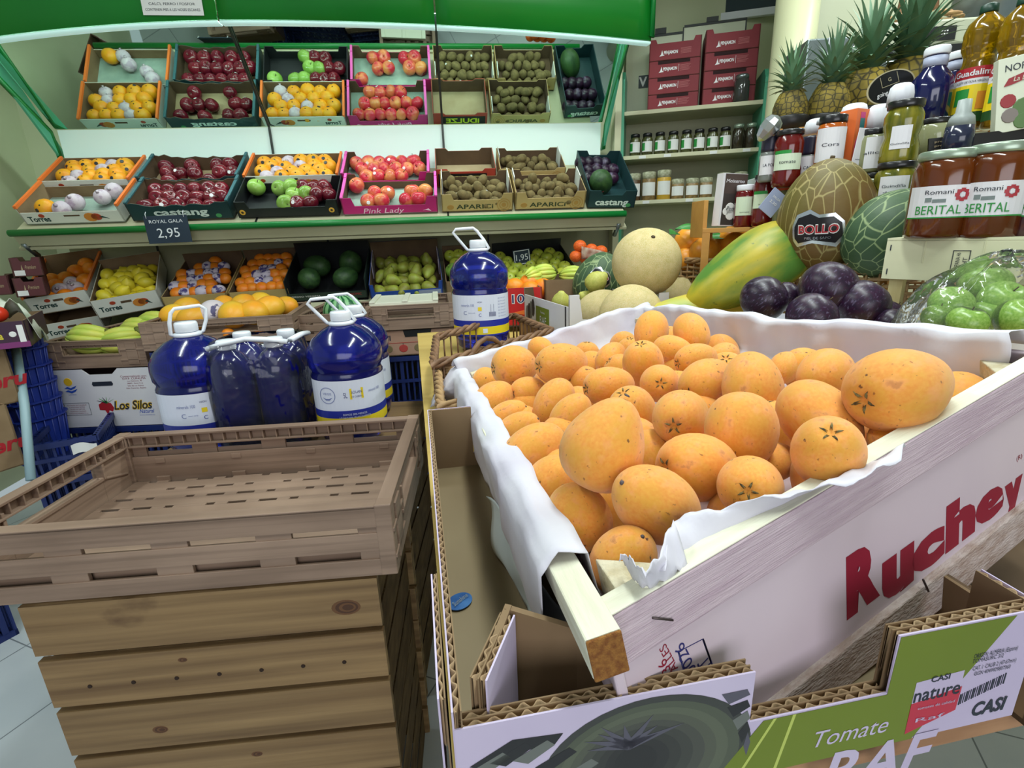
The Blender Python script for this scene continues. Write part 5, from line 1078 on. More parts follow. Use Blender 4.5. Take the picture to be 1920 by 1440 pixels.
MB().grid(hang, 24, 10).build('sheet', mat('grey_tissue', (196, 204, 206), (176, 188, 192), rough=.7, scale=6), hs, solid=.0005)
# ------------------------------------------------------------------ loquats
M_LOQ = mat('loquat_skin', (246, 172, 76), (240, 152, 58), rough=.55, scale=22, bump=.3, bscale=700, rnd=.10, lo=.3, hi=.7, sheen=.25, sss=.06, spec=.35)
mixin(M_LOQ, (226, 166, 54), 4, .42, .62, .55); mixin(M_LOQ, (246, 168, 112), 5, .52, .7, .6)
mixin(M_LOQ, (176, 104, 46), 5, .64, .72, .55); mixin(M_LOQ, (150, 80, 36), 14, .67, .71, .75); mixin(M_LOQ, (84, 40, 26), 7, .70, .72, .8)
SEP = mat('dry_sepal', (146, 132, 84), (60, 46, 30), rough=.9, scale=14)
def loq_prof(taper):
    out = []; n = 18
    for i in range(n + 1):
        a = math.pi * i / n; c = -math.cos(a); r = .5 * math.sin(a) ** .88
        r *= 1 + (.10 + taper) * (c if c > 0 else c * 1.6) * .5; z = .5 * c
        q = max(0, 1 - r / .17) if c > 0 else 0; z -= .05 * q * q
        if c < 0 and taper > .1: z *= 1 + .1 * taper
        out.append((max(r, .004), z))
    return out
def mk_loq(taper, open_=True, nub=False):
    def mk():
        o = MB().lathe(loq_prof(taper), 32, 0).build('loquat', M_LOQ); tag(o, 'x', 'loquat')
        b = MB(); b.lathe([(.035, .446), (.03, .452), (.001, .448)], 10, 1)
        for k in range(5):
            a = k * 2 * math.pi / 5; M = RZ(math.degrees(a))
            b.add([(.02, -.022, .450), (.085, -.014, .482), (.125, 0, .486), (.085, .014, .482), (.02, .022, .450), (.06, 0, .492)], [(0, 1, 5), (1, 2, 5), (2, 3, 5), (3, 4, 5)], 0, False, M)
        b.v = [(x * 1.3, y * 1.3, z if z < .47 else z + .004) for x, y, z in b.v]; b.build('calyx', [SEP, flat('calyx_dark', (40, 30, 24), .9)], o)
        b = MB(); b.lathe([(.035, -.497 - (.05 if nub else 0)), (.028, -.512 - (.05 if nub else 0)), (.001, -.518 - (.05 if nub else 0))], 10); b.build('stem_scar', flat('grey_stem_scar', (92, 82, 84), .8), o)
        return o
    return Kind(mk)
KL = mk_loq(0.0); KLB = mk_loq(.28, nub=True)
LQ = [ # centre x, y, long px, short px, calyx direction on screen (right, up, towards), height over rail plane, label
 (964, 687, 82, 76, -.85, -.1, .35, .012, 'blemished loquat atop the pile at far left beside the basket'),
 (1053, 682, 102, 74, -.8, -.1, .5, .012, 'long loquat with open calyx, second in the far left top pair'),
 (1015, 655, 50, 42, -.5, .3, -.3, .006, 'small loquat half hidden behind the far left top pair'),
 (912, 713, 48, 46, -.6, .3, -.3, -.02, 'loquat mostly hidden at the far left paper edge'),
 (927, 750, 80, 66, -.7, -.5, .45, -.016, 'loquat at far left corner with calyx facing the paper edge'),
 (991, 734, 66, 54, -.8, -.1, .5, -.018, 'small loquat below the far left top pair'),
 (1040, 754, 92, 70, -.4, -.8, .2, -.012, 'dark-dotted loquat third along the left paper, inner side'),
 (953, 781, 92, 56, -.7, -.4, -.3, -.020, 'slim loquat along left paper below the far left corner one'),
 (972, 806, 96, 62, -.7, -.4, -.3, -.020, 'loquat with a thin skin line along the left paper'),
 (1070, 778, 102, 64, -.6, -.7, .1, -.014, 'pale loquat left of the large pear-shaped one'),
 (1003, 845, 124, 94, -.8, -.55, .25, -.012, 'large loquat on left paper with dark calyx low left'),
 (1036, 908, 112, 98, -.4, -.6, -.5, -.016, 'yellow-tinged loquat under the large pear-shaped one, left paper'),
 (1085, 970, 126, 114, .3, -.6, .3, -.014, 'purple-bruised loquat near the front left paper'),
 (1134, 832, 172, 146, -.42, -.9, -.15, .038, 'big pear-shaped loquat with grey stem tip lying on top'),
 (1229, 945, 190, 132, .55, -.35, -.4, .004, 'largest front loquat with small scratches beside the front paper'),
 (1168, 1052, 150, 112, -.4, -.5, -.6, -.020, 'frontmost loquat tucked in the near corner of the crate'),
 (1186, 772, 94, 84, -.3, .6, .4, -.016, 'loquat just behind the stem tip of the pear-shaped one'),
 (1142, 724, 102, 70, -.9, -.1, .35, -.006, 'long loquat with dark calyx left, behind pear-shaped one'),
 (1096, 716, 66, 58, -.7, .1, .3, -.022, 'loquat squeezed between the far left pair and the long one'),
 (1146, 672, 68, 52, -.4, -.6, .6, -.020, 'small far loquat with calyx low, near back left paper'),
 (1206, 684, 86, 72, -.1, .75, .5, -.004, 'pink-orange loquat with calyx on top near the back'),
 (1221, 624, 82, 60, .1, .8, -.3, .008, 'left one of the two rearmost loquats at the back corner'),
 (1297, 624, 74, 60, -.3, .5, -.6, .006, 'right one of the two rearmost loquats, yellow-brown'),
 (1262, 658, 78, 54, -.7, .2, -.4, -.010, 'golden loquat below the two rearmost ones'),
 (1305, 674, 100, 58, -.9, -.2, .3, -.006, 'slanting loquat with calyx left in the third row from back'),
 (1356, 668, 58, 48, .5, .2, -.6, -.020, 'small dark loquat against the back right paper'),
 (1236, 719, 86, 68, .05, .0, .95, -.008, 'flat-faced loquat with star calyx facing viewer, middle back'),
 (1324, 716, 104, 82, -.6, -.4, .6, -.006, 'loquat with calyx low left between star-faced and round ones'),
 (1277, 781, 120, 96, -.2, -.25, .9, -.002, 'speckled loquat with open star calyx in the crate centre'),
 (1226, 848, 84, 72, .2, -.5, .3, -.030, 'cracked loquat low between pear-shaped and centre ones'),
 (1308, 876, 148, 122, -.9, .0, .45, -.004, 'large plain loquat with dark calyx at its left end'),
 (1410, 724, 126, 102, .1, -.7, .5, -.004, 'round loquat right of centre touching the one below by its calyx'),
 (1547, 703, 152, 90, .3, .3, -.7, -.006, 'broad loquat at the back right beside the biggest one'),
 (1690, 727, 212, 144, -.85, -.3, .45, .020, 'biggest loquat, right end, calyx at its left'),
 (1471, 690, 62, 52, .2, .4, -.6, -.028, 'loquat peeping out between round one and broad one'),
 (1389, 808, 140, 124, .05, .85, -.25, .004, 'round smooth loquat right of centre, stem side towards viewer'),
 (1535, 786, 162, 118, -.4, .4, -.5, -.004, 'golden-yellow loquat behind the big upturned-calyx one'),
 (1551, 851, 186, 118, .08, .45, .85, .010, 'large loquat with upturned pale star calyx near front rail'),
 (1406, 912, 146, 110, -.05, -.1, .95, -.004, 'front loquat with curled sepals above the front paper'),
 (1676, 836, 116, 74, -.3, .5, -.6, -.018, 'loquat against the front rail below the biggest one'),
 (1738, 790, 96, 80, .3, .2, -.7, -.026, 'reddish loquat in shade under the right end of the biggest'),
 (1452, 866, 82, 68, .3, .2, -.7, -.034, 'loquat deep between round smooth and upturned ones'),
 (1626, 800, 80, 66, .3, .2, -.7, -.034, 'loquat deep between golden-yellow and biggest ones'),
]
for k, (px, py, lg, sh, sx, sy, tt, off, lab) in enumerate(LQ):
    c = cpl(px, py, off); d = depth(c); W_ = sh * 1.05 * d / FPX; q = V((sx, sy, tt)).normalized(); t2 = q.z * q.z
    Lr = math.sqrt(max((lg * 1.04 * d / FPX) ** 2 - W_ * W_ * t2, 0) / max(1 - t2, .15)); Lr = min(max(Lr, W_ * 1.0), W_ * 1.38)
    back = (c - EYE).normalized(); rr = r_ ; uu = u_
    ax = (rr * q.x + uu * q.y - back * q.z).normalized(); up = ax.orthogonal()
    M = frame(c, up, z=ax) @ RZ(k * 47) @ SCL(W_, W_, Lr)
    (KLB if k in (13, 33) else KL).put(M, lab, 'loquats in the lettered crate')

ins_ = [(a, b_) for a in range(5) for b_ in range(8)]
for (a, b_) in ins_:
    p = cA + (cD - cA) * (.10 + .20 * a + .06 * (b_ % 2)) + (cB - cA) * (.07 + .12 * b_); p = p.lerp(p + (cC - cD - (cB - cA)) * (.1 + .2 * a) * (.07 + .12 * b_), 1) - NR * .040
    if (a >= 4 and b_ % 2) or (p - cA).length < .09: continue
    M = frame(p, (math.cos(a * 3 + b_), math.sin(a * 3 + b_), 0), z=(math.cos(b_ * 2.1), math.sin(a * 1.7), .4)) @ SCL(.055, .055, .064)
    KL.put(M, 'loquat of the lower layer, only glimpsed between the loquats above', 'lower layer of loquats')
# ------------------------------------------------------------------ tall water bottle in the wicker basket
ZB = ZT + .012
WBp = atz(905, 646, ZB); sB = 106 * depth(WBp) / FPX / .161
water_bottle('blue five-litre water bottle standing in wicker basket on the table', Matrix.Translation(WBp - V((0, 0, .012 * sB))) @ SCL(sB), -80, False, 8)
bk_ = [atz(x, y, ZB + .075) for x, y in ((812, 682), (1034, 618), (962, 590), (818, 630))]
bk2 = bk_[:]
wb = thing('wicker_basket', 'rectangular brown wicker basket holding the tall blue bottle', 'basket', Matrix.Translation((0, 0, ZT + .003)))
woven(wb, [(p.x, p.y, 0) for p in bk_], .082, WICK, 2, True, .0045, .028, .0085)
c_ = sum(bk_, V((0, 0, 0))) / 4; b = MB(); P4 = [(c_.x + (p.x - c_.x) * .96, c_.y + (p.y - c_.y) * .96) for p in bk_]; b.prism(P4, .001, .006); b.build('woven_base', WICK, wb)
fr0, fr1 = bk_[0], bk_[1]; hx = [fr0.lerp(fr1, t) for t in (.24, .25, .28, .33, .39, .45, .50, .53, .54)]
b = MB().tube([V((p.x, p.y - .006, z)) for p, z in zip(hx, (.03, .06, .085, .102, .108, .102, .085, .06, .03))], .006, 8); b.build('handle', WICK, wb)
tag(MB().grid(lambda u, v: (lambda p: (p.x, p.y, ZT + .012 + .006 * math.sin(7 * u + 4 * v)))(c_ + ((bk_[0] * (1 - u) + bk_[1] * u) * (1 - v) + (bk_[3] * (1 - u) + bk_[2] * u) * v - c_) * .82), 10, 8).build('basket_paper', mat('grey_tissue', (196, 204, 206)), None, solid=.0006), 'grey-white paper sheet lying in wicker basket beside the bottle', 'paper')
wb2 = thing('wicker_basket', 'pale braided basket edge half hidden under lining paper', 'basket', Matrix.Translation((0, 0, ZT + .003)))
q = [atz(x, y, ZT + .06) for x, y in ((826, 766), (905, 755), (985, 700), (822, 696))]
woven(wb2, [(p.x, p.y, 0) for p in q], .062, WICKL, 5, False, .006, .022, .007)
# ------------------------------------------------------------------ second photo-printed carton with small melons
A_, B_ = pt(1068, 637, 1.36), pt(984, 603, 1.36); B_ = atz(984, 600, A_.z); Y_ = B_ - A_
X_ = V((Y_.y, -Y_.x, 0)); XM = frame(A_, X_, z=(0, 0, 1)); dX = min(Y_.length, .6)
M_NET = mat('net_melon_skin', (214, 190, 130), (196, 176, 108), rough=.75, scale=9, bump=.6, bscale=260); mixin(M_NET, (226, 214, 178), 170, .5, .56, .75)
def d_photo(b, M, w, h):
    for k in range(7): b.lathe([(.016, 0), (.015, .0008)], 9, 2 + k % 2, M @ TR(.03 + k * w / 7.4, h * (.25 + .2 * (k % 3)), 0) @ SCL(1, 1.5, 1), False)
def s_raf(b, M, d, h, t):
    b.prism([(0.30 * d, 0), (.60 * d, 0), (.60 * d, h * .72), (.30 * d, h * .72)], t, t + .0006, 4, M); b.text('RAF', M @ TR(d * .47, h * .28, t + .0008), .022, 0, wid=.05); b.text('Tomate', M @ TR(d * .46, h * .55, t + .0008), .007, 0, wid=.035)
    for k in range(4): b.lathe([(.018, 0), (.017, .0008)], 9, 2 + k % 2, M @ TR(d * (.08 + .05 * k), h * (.3 + .1 * k), t) @ SCL(.8, 1.6, 1), False)
    b.box(d - .03, d - .022, 0, h, t, t + .0006, 3, M)
m2 = carton('white photo-printed carton holding cantaloupes', XM, .30, dX, .105, CREAMW, KRAFTD, hc=.05, cw=.03, deco=(d_photo, [flat('photo_mid_grey', (104, 108, 104), .5), flat('photo_black', (34, 34, 38), .5), OLIVE, INK]), side=s_raf, sh=.085)
MB().box(0, .028, -.001, .006, .0, .116).build('corner_post', CREAMW, m2)
tag(MB().box(-.01, .9, -.02, dX + .02, ZT - A_.z + .001, -.002).build('board_riser', mat('brown_fibre_board', (166, 124, 84), (150, 110, 74), rough=.7, scale=12), None, XM, bev=.002), 'low brown board riser under the cantaloupe carton', 'riser')
M_QU = mshade('quince_skin', (204, 200, 104), (186, 188, 88), rough=.5, scale=12)
K_CAN = lathe_fruit('cantaloupe', 'cantaloupe', 'melon', egg(.5, .5, 20, .02), M_NET, 36, parts=(('stem_scar', lambda b: b.lathe([(.03, .497), (.01, .5)], 8), STEM),))
def ball(K, px, py, rpx, d, lab, grp=None, M=None, sq=(1, 1, 1)):
    s = 2 * rpx * d / FPX; return K.put(Matrix.Translation(pt(px, py, d)) @ (M or Matrix()) @ SCL(s * sq[0], s * sq[1], s * sq[2]), lab, grp)
ball(K_CAN, 1212, 492, 64, 1.46, 'largest round netted cantaloupe stacked on top of two others', 'cantaloupes', RX(40) @ RZ(20), (1, 1, .96))
ball(K_CAN, 1183, 594, 60, 1.36, 'round netted cantaloupe in front of the stack, touching crate paper', 'cantaloupes', RX(-70))
ball(K_CAN, 1128, 590, 46, 1.50, 'cantaloupe with rough patch in the corner of printed carton', 'cantaloupes', RX(60) @ RY(50), (1, 1, 1.15))
ball(K_CAN, 1288, 556, 40, 1.62, 'cantaloupe mostly hidden behind the papaya tip', 'cantaloupes', RX(30))
K_QU = lathe_fruit('quince', 'quince', 'quince', [(r * 13, z * 13) for r, z in [(.002, -.036), (.014, -.036), (.028, -.026), (.034, -.008), (.034, .006), (.026, .022), (.015, .033), (.010, .040), (.002, .043)]], M_QU, 20)
ball(K_QU, 1118, 528, 22, 1.62, 'pale yellow quince with pointed top beside dark netted melon', 'quinces', RY(55)); ball(K_QU, 1052, 566, 20, 1.55, 'round yellow quince behind the printed carton notch', 'quinces', RX(20)); ball(K_QU, 1100, 558, 15, 1.66, 'small yellow quince between carton wall and cantaloupe', 'quinces', RY(-60))
M_GNET = mat('green_netted_skin', (84, 106, 74), (62, 84, 58), rough=.6, scale=10, bump=.5, bscale=90); mixin(M_GNET, (176, 178, 132), 38, .0, .030, 1, 'voronoi', stretch=(1, 1, .35))
NT = M_GNET.node_tree.nodes
for n_ in NT:
    if n_.type == 'MAP_RANGE': n_.inputs['From Min'].default_value = .05; n_.inputs['From Max'].default_value = .0
def netted(name, c1, c2, net, sc, thr=.05, st=(1, 1, .3)):
    m = mat(name, c1, c2, rough=.55, scale=4, bump=.5, bscale=60); mixin(m, net, sc, 0, 1, .85, 'voronoi', stretch=st)
    for n_ in m.node_tree.nodes:
        if n_.type == 'MAP_RANGE': n_.inputs['From Min'].default_value = thr; n_.inputs['From Max'].default_value = thr * .2
    return m
M_BOL = netted('brown_green_melon_skin', (96, 92, 40), (108, 78, 34), (164, 150, 96), 40, .05, (1, 1, .16)); M_G2 = netted('grey_green_melon_skin', (70, 96, 62), (54, 80, 54), (150, 168, 120), 42, .05, (1, 1, .25))
def melon(name, px, py, wpx, hpx, d, m, label, M, foil=None, faz=-90, fz=0, fs=1):
    rx, rz = wpx * d / FPX / 2, hpx * d / FPX / 2; prof = egg(rx, rz, 24, 0, -.10)
    T = MB().lathe(prof, 44).build(name, m, None, Matrix.Translation(pt(px, py, d)) @ M); tag(T, label, 'melon')
    MB().tube([(0, 0, rz * .97), (.002, 0, rz * 1.04)], rx * .05, 6).build('stem', STEM, T)
    if foil:
        def rad(z):
            c = max(-1, min(1, z / rz)); return rx * math.sqrt(max(0, 1 - c * c)) * (1 - .10 * c)
        def mp(k): return lambda x, y, z: (lambda a, r: ((r + k) * math.cos(a), (r + k) * math.sin(a), fz + y))(math.radians(faz) + x / rx, rad(fz + y))
        b = MB()
        def pan(w_, h_, k, mi, pts=None):
            P = pts or [(-1, -.6), (-.85, -.95), (-.2, -.75), (.75, -1), (1, -.5), (.9, .35), (.55, .8), (0, .75), (-.35, 1.05), (-.85, .8), (-1, .2)]
            g = []; n = len(P); c0 = mp(k)(0, 0, 0)
            for i in range(n):
                for j in range(4):
                    q = (P[i][0] * (1 - j / 4) + P[(i + 1) % n][0] * j / 4, P[i][1] * (1 - j / 4) + P[(i + 1) % n][1] * j / 4); g.append(q)
            R_ = [mp(k)(q[0] * w_ * s, q[1] * h_ * s, 0) for s in (1, .66, .33) for q in g] + [c0]; N_ = len(g)
            fs_ = [(s * N_ + i, s * N_ + (i + 1) % N_, (s + 1) * N_ + (i + 1) % N_, (s + 1) * N_ + i) for s in range(2) for i in range(N_)] + [(2 * N_ + i, 2 * N_ + (i + 1) % N_, 3 * N_) for i in range(N_)]
            b.add(R_, fs_, mi, True)
        pan(.062 * fs, .046 * fs, .0015, 0); pan(.056 * fs, .036 * fs, .0022, 1)
        b.text(foil, Matrix(), .022 * fs, 3, wid=.092 * fs, bold=.05, mapf=mp(.0028)); b.text(foil, Matrix(), .019 * fs, 2, wid=.088 * fs, bold=.02, mapf=mp(.0036))
        b.text('PIEL DE SAPO', Matrix(), .006 * fs, 0, wid=.06 * fs, mapf=lambda x, y, z: mp(.0032)(x, y - .022 * fs, z))
        b.build('foil_label', [SILVER, flat('label_black', (22, 20, 24), .3), RED, WHITE], T)
    return T
melon('dark_melon', 1122, 528, 92, 110, 1.78, M_G2, 'dark netted melon with foil label behind the quinces', RY(20), 'POZO', -100, .02, .62)
melon('brown_melon', 1549, 405, 166, 200, 1.18, M_BOL, 'tall brown-green netted melon with black and red foil label', RY(-2), 'BOLLO', -128, -.025, .86)
melon('green_melon', 1672, 437, 150, 175, 1.08, M_G2, 'grey-green netted melon with foil label leaning behind honey jars', RY(48), 'OTTO', -100, .045, .72)
def papaya(px, py, L, W, d, ang, m, label, tilt=0):
    l, w_ = L * d / FPX, W * d / FPX / 2; prof = [(w_ * .05, 0), (w_ * .22, l * .015), (w_ * .50, l * .10), (w_ * .74, l * .25), (w_ * .92, l * .45), (w_, l * .62), (w_ * .97, l * .73), (w_ * .88, l * .83), (w_ * .74, l * .90), (w_ * .55, l * .95), (w_ * .34, l * .985), (w_ * .14, l * .995), (w_ * .03, l * .98)]
    T = MB().lathe([(r, z - l / 2) for r, z in prof], 30, wob=lambda a, z: 1 + .03 * math.cos(5 * a)).build('papaya', m, None, frame(pt(px, py, d), (0, 1, 0), z=(math.cos(math.radians(ang)), tilt, math.sin(math.radians(ang)))), sub=1); return tag(T, label, 'papaya')
M_PAP = mat('papaya_skin', (84, 128, 50), (188, 170, 44), rough=.4, scale=14, stretch=(1, 1, .35), lo=.40, hi=.64, detail=8); mixin(M_PAP, (60, 92, 40), 60, .68, .72, .6)
M_PAPY = mat('ripe_papaya_skin', (222, 184, 60), (166, 180, 84), rough=.45, scale=6, lo=.5, hi=.7, detail=5); mixin(M_PAPY, (160, 110, 40), 40, .66, .72, .6)
papaya(1400, 510, 250, 130, 1.26, 30, M_PAP, 'large green and yellow papaya leaning with stem end up', -.1)
papaya(1330, 582, 250, 80, 1.30, 2, M_PAPY, 'ripe yellow papaya lying behind the crate lining paper')
K_BO = lathe_fruit('smooth_orange', 'orange', 'orange', egg(.5, .48, 16, .02), mshade('shiny_orange_peel', (236, 160, 50), (230, 146, 40), rough=.3, scale=8, bump=.1, bscale=200), 28)
for px, py, r, d, lab in ((1293, 454, 29, 1.62, 'shiny orange with a green leaf, leftmost on the round basket'), (1322, 474, 30, 1.56, 'shiny orange resting on the basket rim'), (1284, 486, 22, 1.60, 'small shiny orange low behind the big cantaloupe'), (1378, 457, 36, 1.56, 'shiny orange with small blue sticker in the basket'), (1352, 492, 30, 1.56, 'orange in shadow behind the papaya'), (1440, 434, 32, 1.5, 'shiny orange touching the tall brown melon'), (1506, 438, 26, 1.42, 'orange seen beneath the black melon label')):
    ball(K_BO, px, py, r, d, lab, 'shiny oranges in the basket')
t = tag(MB().lathe([(.006, 0), (.005, .0006)], 10, 0, None, False).build('blue_sticker', flat('blue_sticker', (50, 60, 160), .4), None, frame(pt(1368, 466, 1.488), (1, 0, 0), z=(-.25, -1, .1))), 'small blue and white sticker on shiny orange', 'sticker')
for k, (px, py, rz) in enumerate(((1292, 430, 10), (1345, 448, -30), (1262, 440, 60))):
    tag(MB().grid(lambda u, v: ((u - .5) * .09, (v - .5) * .034 * math.sin(math.pi * max(u, .02)), .006 * math.sin(3 * u) + .008 * abs(v - .5)), 8, 4).build('citrus_leaf', mat('citrus_leaf', (52, 130, 48), (40, 110, 40), rough=.4), None, Matrix.Translation(pt(px, py, 1.55)) @ RZ(rz) @ RX(30), solid=.0008), f'{("glossy green leaf on top of leftmost shiny orange", "glossy green leaf between two shiny oranges", "green leaf tip beside the big cantaloupe")[k]}', 'leaf', 'citrus leaves')
# big round basket under melons and oranges
zbk = pt(1580, 490, 1.15).z - .012; bl_, br_ = pt(1262, 485, 1.62), pt(1700, 492, 1.02)
cB2 = (pt(1470, 490, 1.32)); big = thing('wicker_basket', 'large pale wicker basket under the melons and shiny oranges', 'basket', Matrix.Translation((0, 0, zbk - .10)))
e1 = (br_ - bl_); e1.z = 0; L1 = e1.length * 1.02; e1.normalize(); e2 = V((-e1.y, e1.x, 0)); 
pts = [(bl_ + e1 * (x - .01) + e2 * y) for x, y in ((.05, .0), (L1 - .05, .0), (L1, .06), (L1, .34), (L1 - .05, .38), (.05, .38), (0, .34), (0, .06))]
woven(big, [(p.x, p.y, 0) for p in pts], .10, WICKL, 7, False, .005, .026, .008)
b = MB().prism([(p.x, p.y) for p in pts], .0, .006); b.build('woven_base', WICKL, big)
slat_crate('pale slatted crate on the table carrying the large wicker basket', frame(bl_ + e1 * .04 + e2 * .03 - V((0, 0, bl_.z - ZT - .001)), e1, z=(0, 0, 1)), L1 - .1, .32, zbk - .103 - ZT, 4, m=PINE)
# ------------------------------------------------------------------ plums and bagged green apples
K_PLB = lathe_fruit('dark_plum', 'plum', 'plum', egg(.5, .47, 16, .06), M_PLUM, 28, parts=(('stem', lambda b: b.tube([(0, 0, .40), (.02, 0, .52)], .012, 5), STEM),))
for px, py, r, d, lab in ((1432, 560, 43, .95, 'purple plum at the left end of the plum heap'), (1474, 556, 28, 1.02, 'small dark plum behind the leftmost two'), (1522, 594, 46, .88, 'plum half hidden below the crate paper edge'), (1553, 541, 52, .95, 'topmost plum with a grey bloom and scratches'), (1616, 572, 48, .92, 'round dark plum right of the topmost one'), (1662, 594, 32, .95, 'reddish plum behind the round dark one'), (1726, 596, 36, .95, 'dark plum touching the bagged green apples'), (1672, 608, 30, .88, 'plum with pale streaks low at the paper edge')):
    ball(K_PLB, px, py, r, d, lab, 'plums behind the loquat crate', RX(px % 50) @ RY(30))
zpl = pt(1600, 622, .92).z; P0 = pt(1400, 610, 1.0); 
pc = frame((P0.x, P0.y, zpl - .06), (br_ - P0).cross(V((0, 0, 1))).cross(V((0, 0, -1))) if False else V((.93, -.36, 0)), z=(0, 0, 1))
carton('white plastic-lined carton under the plums and green apples', pc @ TR(-.06, -.05, 0), .62, .26, .055, CREAMW, CREAMW, floor=WHITEP)
slat_crate('pale slatted crate under the plum carton', frame((P0.x, P0.y, ZT + .001), V((.93, -.36, 0)), z=(0, 0, 1)) @ TR(-.05, -.04, 0), .60, .24, zpl - .065 - ZT, 3, m=PINE)
K_GA = lathe_fruit('green_apple', 'apple', 'apple', [(r * 12.5, z * 12.5) for r, z in egg(.040, .037, 14, .25, .08)], M_GRN, 26, parts=(('stem', lambda b: b.tube([(0, 0, .28), (.03, 0, .48)], .015, 5), STEM),))
bag = (((1846, 536, 42, 0.830), 'green apple at the peak of the clear bag'), ((1782, 572, 36, 0.810), 'green apple at the left bulge of the clear bag'), ((1812, 606, 34, 0.760), 'green apple low left in the clear bag'), ((1878, 566, 40, 0.800), 'pale green apple right of the bag peak'), ((1908, 598, 38, 0.740), 'bright green apple at right frame edge in the bag'), ((1760, 596, 28, 0.800), 'green apple pressed to the left end of the bag'), ((1850, 592, 30, 0.800), 'green apple deep inside the clear bag'))
for a, lab in bag: ball(K_GA, a[0], a[1], a[2], a[3], lab, 'green apples in the clear bag', RX(a[0] % 40))
bc = pt(1850, 574, .80)
def bagf(u, v):
    a = 2 * math.pi * u; ph = math.pi * v * .5; w_ = 1 + .05 * math.sin(5 * a) + .04 * math.sin(9 * a + 7 * v)
    return (bc.x + .130 * math.cos(a) * math.cos(ph) * w_ + .02 * math.sin(ph), bc.y + .075 * math.sin(a) * math.cos(ph) * w_, bc.z - .060 + .135 * math.sin(ph) ** .9 * w_)
tag(MB().grid(bagf, 40, 14).build('plastic_bag', film_mat('clear_bag_film', 18.0, .03)), 'clear plastic bag around the green apples at right edge', 'bag')
# ------------------------------------------------------------------ white wooden stand with honey jars
HA, HB_ = pt(1652, 522, .98), pt(1965, 534, .80); HB_.z = HA.z
HM = frame(HA, HB_ - HA, z=(0, 0, 1)); hw = (HB_ - HA).length; hb = 72 * .92 / FPX
hs_ = thing('wooden_fruit_crate', 'white wooden crate upside down as stand for honey jars', 'crate', HM); WW = mat('cream_veneer', (222, 220, 186), (212, 210, 176), rough=.6, scale=5, stretch=(1, 4, 4))
def stamp(b):
    F = frame((hw * .50, -.0005, hb * .42), (1, 0, 0), z=(0, -1, 0)); 
    for q in ((-.012, .012, -.024, -.023), (-.012, .012, .023, .024), (-.012, -.011, -.024, .024), (.011, .012, -.024, .024), (-.012, .012, -.010, -.009)): b.box(q[0], q[1], q[2], q[3], 0, .0006, 1, F)
    b.text('ESPANA 46', F @ TR(-.004, .006, 0) @ RZ(90), .006, 1, wid=.028); b.text('HT', F @ TR(.006, .006, 0) @ RZ(90), .006, 1, wid=.012)
    for x in (.26, .62): b.box(hw * x, hw * x + .0015, -.001, 0, hb * .45, hb)
    for x, z in ((.03, .75), (.03, .12)): b.box(hw * x, hw * x + .0015, -.001, 0, hb * z, hb * (z + .15), 1)
b = MB().box(0, hw, 0, .005, 0, hb); stamp(b); b.build('front_board', [WW, INK], hs_)
MB().box(0, hw, .26, .265, 0, hb).build('back_board', WW, hs_); MB().box(0, .005, .005, .26, 0, hb).build('end_board', WW, hs_); 
b = MB(); 
for k in range(5): b.box(0, hw, .0 + k * .054, .048 + k * .054, hb + .0005, hb + .005)
b.build('slatted_top', WW, hs_)
zl = ZT - HA.z
for x in (.012, hw - .05):
    for y in (.006, .24): MB().box(x, x + .022, y, y + .018, zl + .001, hb - .001).build('corner_post', mat('post_pine', (206, 190, 140), (192, 172, 120), rough=.6, scale=12, stretch=(4, 4, 1)), hs_)
